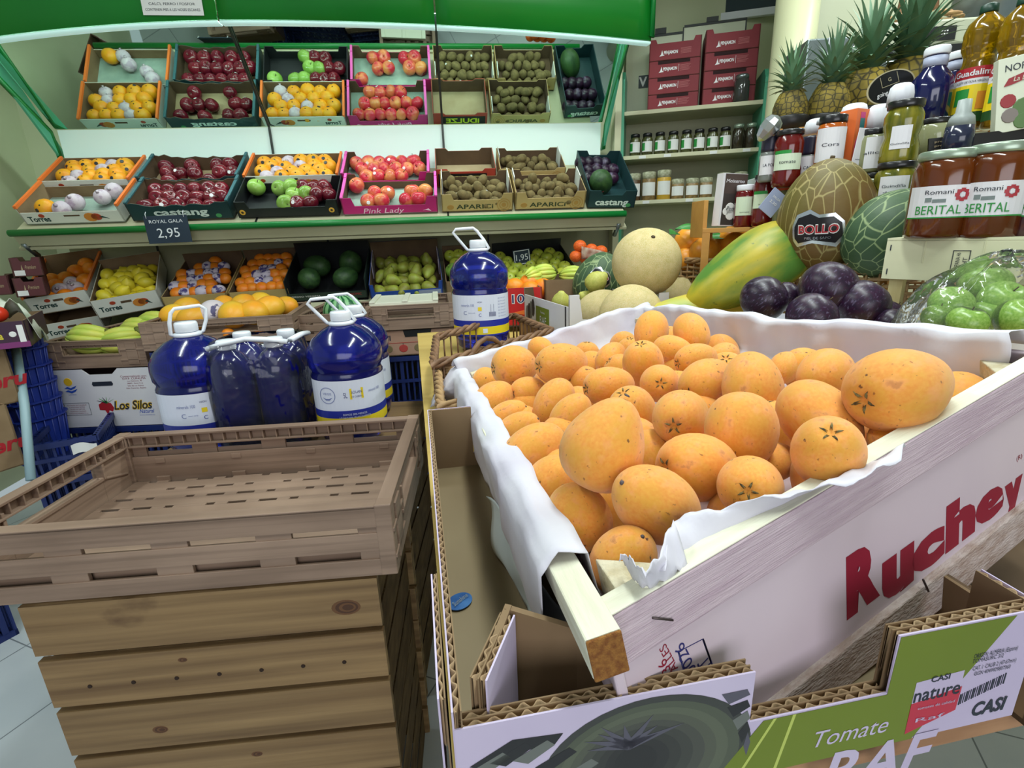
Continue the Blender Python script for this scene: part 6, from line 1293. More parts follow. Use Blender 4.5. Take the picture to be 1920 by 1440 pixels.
# ------------------------------------------------------------------ jars and bottles
def jar(px, yb, wpx, hpx, d, label, content, lid, lab=None, lidh=.12, shape=0, group=None, name='glass_jar', cat='jar', face=None, rot=0, z=None, lidw=1.0, body=None):
    """a lidded jar from the picture position of its foot; lab(b, mp, r, h) adds a paper label"""
    p = pt(px, yb, d) if z is None else atz(px, yb, z); r, h = wpx * d / FPX / 2, hpx * d / FPX
    T = thing(name, label, cat, Matrix.Translation(p) @ RZ(rot), group); lh = h * lidh; hb_ = h - lh
    if shape == 1: prof = [(r * .8, 0), (r * .93, .003), (r, h * .1), (r * .98, hb_ * .35), (r * .84, hb_ * .5), (r * .98, hb_ * .68), (r * .98, hb_ * .86), (r * .82, hb_ * .97), (r * .8, hb_)]
    elif shape == 2: prof = [(r * .6, 0), (r * .95, h * .06), (r, h * .2), (r, hb_ * .45), (r * .8, hb_ * .8), (r * .74, hb_)]
    else: prof = [(r * .88, 0), (r * .97, .003), (r, h * .05), (r, hb_ * .84), (r * .92, hb_ * .93), (r * .86, hb_)]
    jb_ = MB().lathe(prof, 28).build('jar_body', content, T)
    b = MB(); lr = r * .92 * lidw; b.lathe([(lr * .98, hb_ - lh * .15), (lr, hb_ + lh * .1), (lr, h - lh * .15), (lr * .95, h), (.001, h)], 28); b.build('lid', lid, T)
    if lab:
        fa = math.atan2(-p.y, -p.x) if face is None else math.radians(face)
        def mp(dx, z0_, k=.0006): return lambda x, y, zz: ((r + k) * math.cos(fa + (x + dx) / r), (r + k) * math.sin(fa + (x + dx) / r), z0_ + y)
        b = MB()
        def patch(x0, x1, z0_, z1_, m, k=.0006):
            n = max(2, int((x1 - x0) / r * 5)); q = mp(0, 0, k)
            for i in range(n):
                a, c = x0 + (x1 - x0) * i / n, x0 + (x1 - x0) * (i + 1) / n; b.add([q(a, z0_, 0), q(c, z0_, 0), q(c, z1_, 0), q(a, z1_, 0)], [(0, 1, 2, 3)], m, True)
        def tx(s, dx, z0_, hh, m, w_=None, sl=0, bold=0): b.text(s, Matrix(), hh, m, wid=w_, mapf=mp(dx, z0_, .0013), slant=sl, bold=bold)
        mats = lab(patch, tx, r, h); b.build('paper_label', mats, jb_)
    return T
HON = mat('honey', (112, 54, 12), (90, 38, 8), rough=.08, coat=.6, scale=8, trans=.25, ior=1.4); HOND = flat('dark_honey', (60, 24, 30), .08, coat=.6)
LIDS = mat('green_grey_lid', (160, 176, 158), rough=.3, metal=.6); LIDB = flat('black_lid', (24, 22, 26), .3, coat=.3); LIDW = flat('white_lid', (218, 218, 226), .5); SAUCE = flat('red_sauce', (98, 10, 14), .1, coat=.6)
CREAMJ = mat('cream_preserve', (150, 152, 116), (134, 136, 98), rough=.12, coat=.5, scale=14); PICK = mat('pickle_green', (140, 130, 34), (72, 80, 22), rough=.1, coat=.6, scale=16, stretch=(3, 3, .6)); ORJ = flat('orange_preserve', (176, 86, 20), .1, coat=.6)
LGN = flat('label_green', (40, 140, 60), .5); LPAL = flat('label_pale_green', (206, 220, 196), .5); LPNK = flat('flower_red', (170, 50, 60), .5); MNT = flat('mountain_grey', (120, 130, 130), .6)
def honey_lab(first, barcode=False):
    def f(patch, tx, r, h):
        patch(-r * 1.15, r * 1.15, h * .24, h * .60, 0); patch(-r * 1.15, r * 1.15, h * .235, h * .25, 1, .0009)
        tx('BERITAL', -.004, h * .33, h * .10, 1, r * 1.35, bold=.0); tx(first, -.006, h * .53, h * .05, 3, r * .8)
        patch(-r * .5, -r * .3, h * .42, h * .47, 4, .0009); patch(-r * .28, r * .1, h * .41, h * .45, 4, .0009)
        for k in range(8): a = k * math.pi / 4; patch(r * .55 + r * .16 * math.cos(a) - r * .07, r * .55 + r * .16 * math.cos(a) + r * .07, h * .49 + r * .16 * math.sin(a) - r * .06, h * .49 + r * .16 * math.sin(a) + r * .06, 2, .001)
        patch(r * .48, r * .62, h * .49 - r * .07, h * .49 + r * .07, 0, .0013)
        if barcode:
            for k in range(14): patch(r * .78 + k * r * .03, r * .78 + k * r * .03 + r * (.012 if k % 3 else .02), h * .27, h * .55, 3, .0011)
        return [CREAMW, LGN, LPNK, INK, MNT]
    return f
zh = HA.z + hb + .005
jar(1752, 446, 100, 150, .92, 'amber honey jar with barcode label, leftmost on white crate', HON, LIDS, honey_lab('Romani', True), .09, face=-128, z=None)
jar(1842, 446, 97, 162, .88, 'amber honey jar with red flower label, in the middle on white crate', HON, LIDS, honey_lab('Romani'), .09)
jar(1928, 446, 92, 164, .86, 'dark honey jar at the right frame edge on white crate', HOND, LIDS, honey_lab('Mil'), .09)
def simple_lab(s1, s2='', m=0, z0_=.2, z1_=.6, wd=1.0, top=None):
    def f(patch, tx, r, h):
        patch(-r * wd, r * wd, h * z0_, h * z1_, 0)
        if top: patch(-r * wd, r * wd * .2, h * z1_, h * (z1_ + .06), 2)
        if s1: tx(s1, 0, h * (z0_ + z1_) / 2, h * .06, 1, r * 1.1)
        if s2: tx(s2, 0, h * (z0_ + .08), h * .03, 1, r * .9)
        return [LPAL if m else CREAMW, INK, LGN]
    return f
J = jar
J(1680, 312, 62, 110, 1.10, 'jar of green pickled peppers stacked on another pickle jar', PICK, LIDB, simple_lab('', 'Guindilla', 0, .25, .6, .5), .10, 1)
J(1668, 395, 66, 84, 1.12, 'lower pickle jar beneath the stacked pickle jar', PICK, LIDB, simple_lab('Guindilla', 'dulce', 0, .3, .7, .7), .12, 1)
J(1632, 326, 56, 76, 1.18, 'jar of cream sauce with tall white label', CREAMJ, LIDB, simple_lab('allioli', '', 0, .1, .8, .5), .12)
J(1628, 402, 58, 72, 1.20, 'jar of cream sauce under the white-labelled one', CREAMJ, LIDB, None, .12)
J(1742, 292, 62, 62, 1.16, 'short wide jar of pale preserve behind the first honey jar', CREAMJ, LIDB, None, .14)
J(1550, 326, 50, 98, 1.22, 'jar of orange preserve with black lid beside the boxed sauce', ORJ, LIDB, simple_lab('Cors', '', 0, .2, .78, 1.1), .12)
J(1471, 352, 50, 98, 1.26, 'big jar of red sauce with green-topped label', SAUCE, LIDB, simple_lab('tomate', '', 1, .3, .58, 1.0, True), .08, 1)
J(1438, 342, 34, 82, 1.30, 'clear spice grinder left of the big red sauce jar', mat('grinder_glass', (120, 124, 120), rough=.06, coat=.6), flat('dark_grinder_cap', (44, 42, 60), .3), simple_lab('LA POL', '', 0, .15, .55), .34, name='spice_grinder', cat='spice grinder')
J(1513, 350, 36, 86, 1.28, 'clear spice grinder right of the big red sauce jar', flat('grinder_glass', (120, 124, 120)), flat('dark_grinder_cap', (44, 42, 60), .3), simple_lab('CANY', '', 0, .15, .6), .34, name='spice_grinder', cat='spice grinder')
J(1428, 424, 42, 90, 1.36, 'jar of red sauce with green leaf label, front row', SAUCE, LIDB, simple_lab('', 'salsa', 1, .35, .62, 1, True), .09, 1)
J(1393, 426, 36, 74, 1.40, 'jar of red sauce with white lid next to the seed bag', SAUCE, LIDW, simple_lab('', 'tomate', 1, .28, .72), .12)
J(1470, 420, 54, 72, 1.34, 'jar of pale olives with orange lid under the red sauce jar', CREAMJ, flat('orange_lid', (206, 70, 40), .4), None, .16)
for k, (px, yb, w_, h_, d) in enumerate(((1686, 198, 42, 36, 1.1), (1645, 246, 46, 44, 1.2), (1530, 252, 42, 26, 1.3), (1600, 222, 44, 24, 1.24), (1550, 232, 34, 12, 1.22))):
    T = thing('white_cup', f'white fluted plastic cup upturned {("on the pickle jar", "on the cream sauce jar", "behind the orange preserve", "behind the boxed sauce", "on the orange preserve jar lid")[k]}', 'cup', Matrix.Translation(pt(px, yb, d)), 'upturned white cups'); r = w_ * d / FPX / 2; h = h_ * d / FPX
    MB().lathe([(r, 0), (r * .98, h * .5), (r * .86, h * .85), (r * .6, h), (.001, h)], 36, 0, None, True, 0, lambda a, z: 1 + .03 * math.sin(12 * a)).build('cup', LIDW, T)
# boxed pepper sauce
TB = thing('sauce_box', 'tall orange and pink pepper sauce box with white diamond print', 'box', Matrix.Translation(pt(1602, 328, 1.22)) @ RZ(24)); wbx, hbx = 34 * 1.22 / FPX, 112 * 1.22 / FPX
b = MB().box(-wbx / 2, wbx / 2, 0, wbx * .95, 0, hbx); F = frame((0, -.0003, 0), (1, 0, 0), z=(0, -1, 0))
b.prism([(-.008, hbx * .95), (.008, hbx * .95), (.008, hbx * .62), (.016, hbx * .5), (.018, .01), (-.018, .01), (-.016, hbx * .5), (-.008, hbx * .62)], 0, .0004, 1, F); b.box(-.008, .008, hbx * .66, hbx * .86, .0004, .0008, 2, F)
b.prism([(0, hbx * .45), (.019, hbx * .24), (0, hbx * .04), (-.019, hbx * .24)], .0004, .0009, 3, F); b.text('TABASCO', F @ TR(0, hbx * .24, .001), .007, 2, wid=.034)
F2 = frame((wbx / 2 + .0003, wbx * .48, 0), (0, 1, 0), z=(1, 0, 0)); b.box(-wbx * .4, wbx * .4, hbx * .4, hbx * .96, 0, .0004, 4, F2); b.box(-wbx * .47, wbx * .47, .002, hbx * .38, 0, .0004, 5, F2)
for k in range(6): b.text('salsa picante', F2 @ TR(0, hbx * (.9 - k * .05), .0005), .003, 6, wid=.02)
b.build('box', [flat('box_orange', (236, 120, 64), .4), flat('box_pink', (206, 60, 130), .4), flat('box_teal', (40, 120, 120), .4), CREAMW, flat('box_lilac', (224, 150, 190), .4), flat('box_rust', (190, 80, 50), .4), INK], TB)
# seed bag, leaflet bag, tags
sb = thing('seed_bag', 'brown and white seed bag standing on low orange pine riser', 'bag', Matrix.Translation(pt(1368, 424, 1.42)) @ RZ(12) @ RY(3)); ws, hs2 = 50 * 1.42 / FPX, 92 * 1.42 / FPX
b = MB(); b.box(-ws / 2, ws / 2, 0, .03, 0, hs2); F = frame((0, -.0004, 0), (1, 0, 0), z=(0, -1, 0)); b.box(-ws * .5 + .006, ws / 2, hs2 * .62, hs2 * .99, 0, .0004, 1, F); b.box(-ws * .5 + .006, ws / 2, hs2 * .02, hs2 * .62, 0, .0003, 2, F)
b.text('Moixerno', F @ TR(0, hs2 * .86, .0006), .009, 0, wid=ws * .75, slant=.2); 
for x, z, r in ((-.006, .34, .015), (.012, .32, .012), (-.004, .22, .014), (-.018, .28, .010)): b.lathe([(r, .0004), (r * .9, .0009)], 12, 3, F @ TR(x, hs2 * z, 0), False)
b.text('Petras', F @ TR(0, hs2 * .34, .0012), .010, 4, wid=ws * .5, slant=.25); b.build('bag', [CREAMW, flat('brown_print', (74, 60, 56), .5), flat('dark_photo_print', (60, 54, 52), .5), WHITE, INK], sb, bev=.004)
nr = thing('pepper_bag', 'printed dried pepper bag leaning at the right edge', 'bag', Matrix.Translation(pt(1916, 242, 1.0)) @ RZ(-20) @ RY(-8)); wn, hn = 80 * 1.0 / FPX, 128 * 1.0 / FPX
b = MB().box(-wn / 2, wn / 2, 0, .02, 0, hn); F = frame((0, -.0004, 0), (1, 0, 0), z=(0, -1, 0)); b.text('NORAS', F @ TR(-.006, hn * .86, 0), .012, 1, wid=.05); 
b.prism([(-.032, hn * .62), (-.025, hn * .72), (0, hn * .77), (.022, hn * .74), (.03, hn * .66), (.02, hn * .62), (0, hn * .67), (-.02, hn * .63)], 0, .0006, 2, F); b.text('La Lagar', F @ TR(0, hn * .70, .0008), .008, 0, wid=.036, slant=.2)
for k, (x, z, r, m) in enumerate(((-.024, .42, .013, 2), (.02, .4, .016, 2), (0, .3, .018, 3), (.025, .25, .013, 2), (-.02, .22, .014, 4), (.0, .12, .015, 3), (.024, .52, .010, 5))): b.lathe([(r, 0), (r * .9, .0007 + k * .0001)], 12, m, F @ TR(x, hn * z, 0), False)
b.build('bag', [flat('bag_cream', (216, 220, 200), .4), INK, flat('pepper_red', (150, 34, 40), .4), flat('bag_green', (90, 120, 70), .5), flat('bag_grey', (130, 120, 116), .5), BYEL], nr, bev=.002)
def card(name, px, py, d, w_, h, rot, mats, label, cat, lines, rx=0):
    T = thing(name, label, cat, frame(pt(px, py, d), (1, 0, 0), z=(-.2, -1, rx)) @ RZ(rot)); b = MB().box(-w_ / 2, w_ / 2, -h / 2, h / 2, -.001, .001)
    for k, (s, y, hh, ww) in enumerate(lines): b.text(s, TR(0, y, .0015), hh, 1, wid=ww)
    b.build('card', mats, T, bev=.0006); return T
card('price_tag', 1449, 380, 1.24, .042, .058, -38, [flat('grey_blue_card', (110, 130, 138), .4), WHITE], 'blue-grey clear price tag tilted over the red sauce jars', 'price tag', [('SALSA', .012, .005, .022), ('2,30', 0, .006, .02)])
card('price_tag', 1415, 345, 1.40, .040, .030, 15, [flat('pale_tag', (184, 200, 196), .4), WHITE], 'pale clear price tag above the white-lidded sauce jar', 'price tag', [])
card('price_tag', 1618, 276, 1.16, .036, .078, -6, [CREAMW, flat('tag_ink', (60, 70, 90), .5)], 'white garlic price card clipped beside the boxed sauce', 'price tag', [('M', .028, .006, .008), ('salsa de all', -.026, .003, .024)])
T = thing('foil_bag', 'crumpled silver foil bag end above the spice grinder', 'foil', Matrix.Translation(pt(1442, 240, 1.24)) @ RY(35) @ RX(20)); MB().lathe([(.003, -.034), (.014, -.026), (.022, -.008), (.024, .010), (.018, .024), (.004, .030)], 9, 0, SCL(1, .35, 1), False).build('foil', SILVER, T)
T = thing('pineapple_tag', 'black oval card tag with pale rim hanging on pineapple', 'tag', frame(pt(1670, 163, 1.30), (1, 0, .08), z=(0, -1, .1)) @ RZ(14)); b = MB().lathe([(.062, -.001), (.062, .001), (.001, .0012)], 36, 1, SCL(1, .62, 1), False); b.lathe([(.058, .0012), (.001, .0016)], 36, 0, SCL(1, .62, 1), False); b.text('going different!', TR(0, -.010, .002), .010, 2, wid=.08, slant=.2)
for q in ((-.022, .022, .004, .0052), (-.022, -.021, .004, .030), (.021, .022, .004, .030)): b.box(q[0], q[1], q[2], q[3], .0014, .002, 1)
b.text('G', TR(0, .018, .002), .009, 1); b.build('card', [flat('tag_black', (20, 20, 22), .3), flat('tag_gold', (170, 160, 130), .4), STK], T)
# oil bottles, blue water bottles, syrup dispenser
OIL = mat('olive_oil', (196, 150, 8), (150, 108, 6), rough=.05, trans=.75, ior=1.4, scale=6, coat=.5); DB = mat('small_blue_bottle', (10, 14, 70), rough=.06, coat=.7)
def oil(px, yb, h_, w_, d, label):
    T = thing('oil_bottle', label, 'bottle', Matrix.Translation(pt(px, yb, d))); h = h_ * d / FPX; r = w_ * d / FPX / 2
    pr = [(r * .85, 0), (r, h * .02), (r, h * .48), (r * .80, h * .54), (r * .78, h * .60), (r * .97, h * .66)] + [(r * (.99 - .03 * (k % 2)), h * (.68 + .025 * k)) for k in range(6)] + [(r * .85, h * .86), (r * .5, h * .91), (r * .36, h * .93), (r * .36, h * .94)]
    ob_ = MB().lathe(pr, 26).build('bottle_body', OIL, T); MB().lathe([(r * .42, h * .93), (r * .44, h * .94), (r * .42, h * .99), (r * .3, h), (.001, h)], 18, 0, None, True, 0, lambda a, z: 1 + .03 * math.sin(14 * a)).build('cap', flat('dark_green_cap', (12, 52, 38), .4), T)
    b = MB(); fa = math.atan2(-pt(px, yb, d).y, -pt(px, yb, d).x)
    def mp(z0_, k): return lambda x, y, z: ((r + k) * math.cos(fa + x / r), (r + k) * math.sin(fa + x / r), z0_ + y)
    def patch(x0, x1, a0, a1, m, k=.0007):
        for i in range(8): u, w2 = x0 + (x1 - x0) * i / 8, x0 + (x1 - x0) * (i + 1) / 8; q = mp(0, k); b.add([q(u, a0, 0), q(w2, a0, 0), q(w2, a1, 0), q(u, a1, 0)], [(0, 1, 2, 3)], m, True)
    patch(-r * 1.3, r * 1.3, h * .06, h * .14, 3); patch(-r * 1.3, r * 1.3, h * .14, h * .36, 4); patch(-r * 1.3, r * 1.3, h * .36, h * .41, 1); patch(-r * 1.3, r * 1.3, h * .41, h * .50, 0); patch(-r * .9, -r * .2, h * .20, h * .33, 5, .001); patch(r * .2, r * .8, h * .16, h * .30, 6, .001)
    b.text('Guadalimar', Matrix(), h * .045, 1, wid=r * 2.2, mapf=mp(h * .455, .0014), bold=.02); b.text('ACEITE DE OLIVA VIRGEN EXTRA', Matrix(), h * .018, 2, wid=r * 1.9, mapf=mp(h * .385, .0014)); b.build('paper_label', [RED, CREAMW, INK, flat('label_dark_green', (30, 72, 30), .5), BYEL, LGN, flat('label_orange', (220, 140, 40), .5)], ob_)
oil(1810, 246, 204, 60, 1.26, 'plastic bottle of golden olive oil with red label, left one'); oil(1874, 240, 212, 60, 1.18, 'plastic bottle of golden olive oil behind the dried pepper bag')
def bluebot(px, yb, h_, w_, d, label, grp='small blue water bottles'):
    T = thing('small_water_bottle', label, 'bottle', Matrix.Translation(pt(px, yb, d)), grp); h = h_ * d / FPX; r = w_ * d / FPX / 2
    MB().lathe([(r * .85, 0), (r, h * .02), (r, h * .50), (r * .92, h * .62), (r * .55, h * .74), (r * .52, h * .76), (r * .52, h * .90)], 24).build('bottle_body', DB, T)
    MB().lathe([(r * .56, h * .76), (r * .56, h * .88)], 20).build('neck_band', flat('neck_band', (170, 176, 200), .4), T); MB().lathe([(r * .58, h * .90), (r * .60, h * .91), (r * .60, h * .98), (r * .55, h), (.001, h)], 20).build('cap', CAPM, T)
bluebot(1732, 242, 134, 66, 1.28, 'dark blue water bottle with white cap behind the pickle jars'); bluebot(1773, 244, 128, 62, 1.36, 'dark blue water bottle between the first bottle and the oil'); bluebot(1850, 240, 120, 50, 1.45, 'dark blue water bottle between the two oil bottles'); bluebot(1918, 200, 190, 62, 1.36, 'dark blue water bottle at the top right corner'); bluebot(1752, 240, 104, 48, 1.5, 'small dark blue bottle behind the left blue pair')
T = thing('syrup_dispenser', 'squeeze dispenser of dark syrup with white dotted base', 'bottle', Matrix.Translation(pt(1790, 292, 1.02))); r = 46 * 1.02 / FPX / 2; h = 96 * 1.02 / FPX
MB().lathe([(r, 0), (r * 1.02, h * .3), (r * .95, h * .52)], 24).build('syrup', flat('dark_syrup', (34, 38, 62), .15, coat=.5), T); MB().lathe([(r * .95, h * .52), (r * .8, h * .68), (r * .5, h * .76), (r * .45, h * .98), (.001, h)], 24).build('frosted_top', flat('frosted_plastic', (150, 158, 156), .4), T)
b = MB(); 
for k in range(20): a = k * math.pi / 10; b.lathe([(.0022, 0), (.0018, .0008)], 8, 0, RZ(math.degrees(a)) @ TR(r * 1.005, 0, h * .06) @ RY(90), False)
b.build('dots', WHITE, T)
T = thing('writing_board', 'black writing board leaning behind the honey jars', 'board', frame(pt(1850, 268, 1.02), (1, -.25, .05), z=(-.2, -1, .2))); b = MB().box(-.10, .12, -.03, .02, -.002, .002); 
for k in range(5): b.text('preu per quilo', TR(-.06, .012 - k * .008, .0025), .004, 1, wid=.06)
b.build('board', [flat('black_board', (26, 24, 24), .4), KRAFTL], T)
# tiers that carry jars, bottles and pineapples
def tier(px0, px1, py, d0, d1, dep, label, m):
    A, B = pt(px0, py, d0), pt(px1, py, d1); B.z = A.z; X = B - A; M = frame(A - V((0, 0, .002)), X, z=(0, 0, 1)); L = X.length
    T = thing('display_riser', label, 'riser', M @ TR(0, -.05, 0)); MB().box(0, L, 0, dep, -.012, 0).build('top_board', m, T, bev=.001)
    H = A.z - ZT
    for x in (0, L - .02):
        for y in (0, dep - .02): MB().box(x, x + .02, y, y + .02, -H + .001, -.012).build('post', m, T)
    return A.z
PN = mat('orange_pine', (196, 146, 74), (180, 128, 62), rough=.55, scale=4, stretch=(.5, 4, 4))
tier(1320, 1560, 427, 1.46, 1.34, .14, 'low orange pine riser under the red sauce jars', PN)
tier(1440, 1700, 352, 1.42, 1.22, .16, 'middle riser board carrying spice grinders and preserve jars', PN)
tier(1450, 1960, 246, 1.52, 1.34, .30, 'top riser board carrying pineapples, blue bottles and oil', PN)
b = MB().box(0, .012, 0, .10, 0, .10); T = tag(b.build('pine_post', PN, None, Matrix.Translation(pt(1316, 446, 1.44)), bev=.001), 'short orange pine post beside the shiny oranges', 'post')
# pineapples
M_PINE = mat('pineapple_rind', (150, 130, 44), (96, 84, 34), rough=.7, scale=20, rnd=.15); mixin(M_PINE, (36, 34, 18), 52, 0, 1, .9, 'voronoi')
for n_ in M_PINE.node_tree.nodes:
    if n_.type == 'MAP_RANGE' and n_.inputs['From Max'].default_value == 1 and n_.inputs['To Max'].default_value < .95: n_.inputs['From Min'].default_value = .12; n_.inputs['From Max'].default_value = .02
for n_ in M_PINE.node_tree.nodes:
    if n_.type == 'TEX_VORONOI': n_.inputs['Randomness'].default_value = .45
M_CR = mat('pineapple_leaf', (82, 118, 84), (112, 146, 116), rough=.5, scale=8, rnd=.2)
def mk_pine(seed):
    def mk():
        T = thing('pineapple', 'x', 'pineapple'); rr = random.Random(seed)
        MB().lathe([(.02, 0), (.045, .004)] + [(.058 * math.sin(math.pi * (.20 + .62 * k / 14)) ** .7 * 1.0, .006 + .135 * k / 14) for k in range(15)] + [(.02, .145)], 32, 0, None, True, 0, lambda a, z: 1 + .035 * abs(math.sin(7 * a + z * 150)) + .035 * abs(math.sin(7 * a - z * 150))).build('fruit_body', M_PINE, T); fb_ = T.children[0]
        b = MB(); n = 60
        for k in range(n):
            f = k / n; az = k * 2.39996; L_ = .055 + .11 * f * (1 - .15 * f) + rr.uniform(-.01, .015); out = (1 - f) * 1.3 + .16 + rr.uniform(-.08, .12); w_ = .0115 - .002 * f
            base = V((.016 * (1 - f) * math.cos(az), .016 * (1 - f) * math.sin(az), .142 + .035 * f)); pv = []
            for j in range(6):
                t = j / 5; ang = out * (.55 + .55 * t); rad_ = L_ * t * math.sin(min(ang, 1.5)); zz = L_ * t * math.cos(min(ang, 1.5))
                c = base + V((rad_ * math.cos(az), rad_ * math.sin(az), zz)); s_ = V((-math.sin(az), math.cos(az), 0)) * w_ * (1 - t ** 1.6) * (1.0 if j else .8); inn = V((math.cos(az), math.sin(az), -.3)) * w_ * .35 * (1 - t)
                pv += [tuple(c - s_), tuple(c + inn), tuple(c + s_)]
            b.add(pv, [(j * 3 + a, j * 3 + a + 1, j * 3 + a + 4, j * 3 + a + 3) for j in range(5) for a in (0, 1)], 0, True)
        b.build('leaf_crown', M_CR, T)
        MB().lathe([(.052, .004), (.0645, .03), (.0665, .05), (.064, .055)], 24, 0, None, True).build('card_sleeve', flat('sleeve_black', (28, 26, 26), .4), fb_); return T
    return Kind(mk)
for k, (px, yt, yb, d, sd, lab) in enumerate(((1478, 112, 262, 1.50, 1, 'pineapple at the left end of the top riser, beside the pillar'), (1543, 88, 262, 1.50, 2, 'second pineapple from the pillar with netted sleeve'), (1612, 40, 262, 1.56, 3, 'third pineapple from the pillar with upright crown'), (1686, 4, 262, 1.58, 4, 'tallest pineapple, behind the black oval tag'), (1582, 104, 262, 1.74, 5, 'pineapple crown peeping between second and third pineapples'))):
    sc_ = (yb - yt) * d / FPX / .30; mk_pine(sd).put(Matrix.Translation(pt(px, yb - 10, d)) @ RZ(40 * k) @ RX((-4, 3, 0, -3, 5)[k]) @ SCL(sc_), lab, 'pineapples on the top riser')
# ------------------------------------------------------------------ wall shelf unit at the back
SA, SB = pt(1174, 207, 3.02), pt(1428, 185, 2.84); SB.z = SA.z
SU = frame((SA.x, SA.y, 0), V((SB.x - SA.x, SB.y - SA.y, 0)), z=(0, 0, 1)); SW = V((SB.x - SA.x, SB.y - SA.y, 0)).length; SUI = SU.inverted(); SDY = .30
un = thing('wall_shelf', 'cream wall shelf unit with pale green uprights stocked with jars', 'shelf', SU)
def sz(px, py): return (SUI @ onp(px, py, SU @ V((0, 0, 0)), SU.to_3x3() @ V((0, 1, 0))))
ZS = [sz(1300, y).z for y in (198, 284, 371)]; ZS.append(ZS[2] - (ZS[1] - ZS[2]) * 1.25)
for k, z in enumerate(ZS): MB().box(-.01, SW + .01, 0, SDY, z - .022, z).build('shelf_board', CREAM, un, bev=.002)
for x, zt in ((-.03, sz(1178, 130).z), (SW + .01, sz(1430, 125).z)):
    b = MB(); b.prism([(.0, .05), (.0, zt - .05), (.05, zt), (SDY, zt), (SDY, .05)], 0, .02, 0, Matrix(((0, 0, 1, x), (1, 0, 0, 0), (0, 1, 0, 0), (0, 0, 0, 1)))); b.build('upright', GREENL, un, bev=.002)
MB().box(-.02, SW + .02, SDY, SDY + .015, .05, ZS[0] + .04).build('back_board', CREAM, un)
for px, z in ((1205, 1), (1252, 1), (1338, 1), (1400, 1), (1215, 2), (1298, 2)): x = sz(px, 280).x; MB().box(x - .02, x + .02, -.002, 0, ZS[z] - .02, ZS[z] - .004).build('price_ticket', WHITE, un)
HERB = mat('herb_mix', (84, 88, 44), (54, 52, 32), rough=.2, coat=.4, scale=60, rnd=.1)
def sjar(label, px, k, r, h, content, lid, lab, y=.06, lidh=.14, group=None, cloth=False):
    x = sz(px, 284).x; T = thing('glass_jar', label, 'jar', SU @ TR(x, y, ZS[k] + .0006), group)
    jb_ = MB().lathe([(r * .9, 0), (r, .003), (r, h * .72), (r * .8, h * .82), (r * .78, h * (1 - lidh))], 18).build('jar_body', content, T)
    MB().lathe([(r * (.95 if cloth else .84), h * (1 - lidh) - .004), (r * (.98 if cloth else .85), h - .004), (r * .7, h), (.001, h)], 18, 0, None, True, 0, (lambda a, z: 1 + .04 * math.sin(9 * a)) if cloth else None).build('lid', lid, T)
    if lab is not None:
        b = MB(); n = 10; a0 = -2.6
        for i in range(n):
            a, c = math.radians(-150 + 120 * i / n), math.radians(-150 + 120 * (i + 1) / n); rr = r + .0008
            for z0_, z1_, m, ii in ((h * .16, h * .62, 0, range(n)), (h * .22, h * .56, 1, range(0, 3) if lab else [])):
                if i in ii: q = rr + (.0006 if m else 0); b.add([(q * math.cos(a), q * math.sin(a), z0_), (q * math.cos(c), q * math.sin(c), z0_), (q * math.cos(c), q * math.sin(c), z1_), (q * math.cos(a), q * math.sin(a), z1_)], [(0, 1, 2, 3)], m, True)
        b.build('paper_label', [WHITE, LGN], jb_)
for i, px in enumerate((1190, 1213, 1237, 1262, 1287, 1311, 1336, 1360)): sjar(f'herb jar with white and green label, {ORD[i]} from left on the middle shelf', px, 1, .032, .125, HERB, LIDB, 1, group='herb jars on the middle shelf')
for i, px in enumerate((1385, 1409)): sjar(f'dark jar with gold print, {("left", "right")[i]} of two at the right end of middle shelf', px, 1, .034, .135, flat('dark_jar_glass', (52, 46, 34), .1, coat=.5), LIDS, None, group='dark jars on the middle shelf')
CLO = mat('printed_cloth_lid', (196, 196, 170), (140, 140, 110), rough=.8, scale=60); NUT = mat('nut_mix', (160, 130, 84), (120, 96, 60), rough=.3, scale=50)
for i, (px, h, c) in enumerate(((1190, .16, 0), (1219, .165, 1), (1248, .17, 2))): sjar(('tall jar with cloth lid and brown filling, lower shelf left end', 'tall jar with cloth lid and pale nuts, lower shelf', 'tall jar with cloth lid and yellow corn, lower shelf')[i], px, 2, .042, h, (flat('brown_filling', (90, 66, 44), .3), NUT, flat('corn_filling', (206, 164, 60), .3))[c], CLO, 0, lidh=.24, cloth=True, group='cloth-lidded jars on the lower shelf')
for i, px in enumerate((1275, 1303, 1330, 1364, 1396)): sjar(f'short jar with cloth lid, {ORD[i]} from left of the short ones on lower shelf', px, 2, .038, .115 if i < 3 else .135, NUT, CLO, 0, lidh=.30, cloth=True, group='cloth-lidded jars on the lower shelf')
for i, px in enumerate((1186, 1203, 1220, 1240)): sjar(f'small dark jar with white cap, {ORD[i]} from left on the bottom shelf', px, 3, .026, .12, flat('dark_grey_jar', (60, 58, 60), .2), LIDW, None, group='small jars on the bottom shelf')
sjar('tall dark glass jar standing in front of the red cartons', 1382, 0, .042, .14, mat('smoky_glass', (60, 62, 60), rough=.05, coat=.6), STEEL, None, y=.035)
RC = mat('wine_red_card', (138, 34, 44), (124, 28, 40), rough=.55, scale=4)
def d_red(b, M, w, h):
    b.text('PENJAMON', M @ TR(w * .42, h * .50, 0), .016, 2, wid=w * .27, bold=.03); b.prism([(w * .20, h * .30), (w * .30, h * .34), (w * .27, h * .40), (w * .25, h * .66), (w * .23, h * .42)], 0, .001, 2, M); b.box(w * .585, w * .59, h * .3, h * .72, 0, .0008, 2, M)
    for k in range(6): b.box(w * .61, w * (.82 - .02 * (k % 3)), h * (.66 - k * .065), h * (.675 - k * .065), 0, .0008, 3, M)
    b.box(w * .18, w * .80, h * .80, h * 1.0, 0, .0012, 4, M)
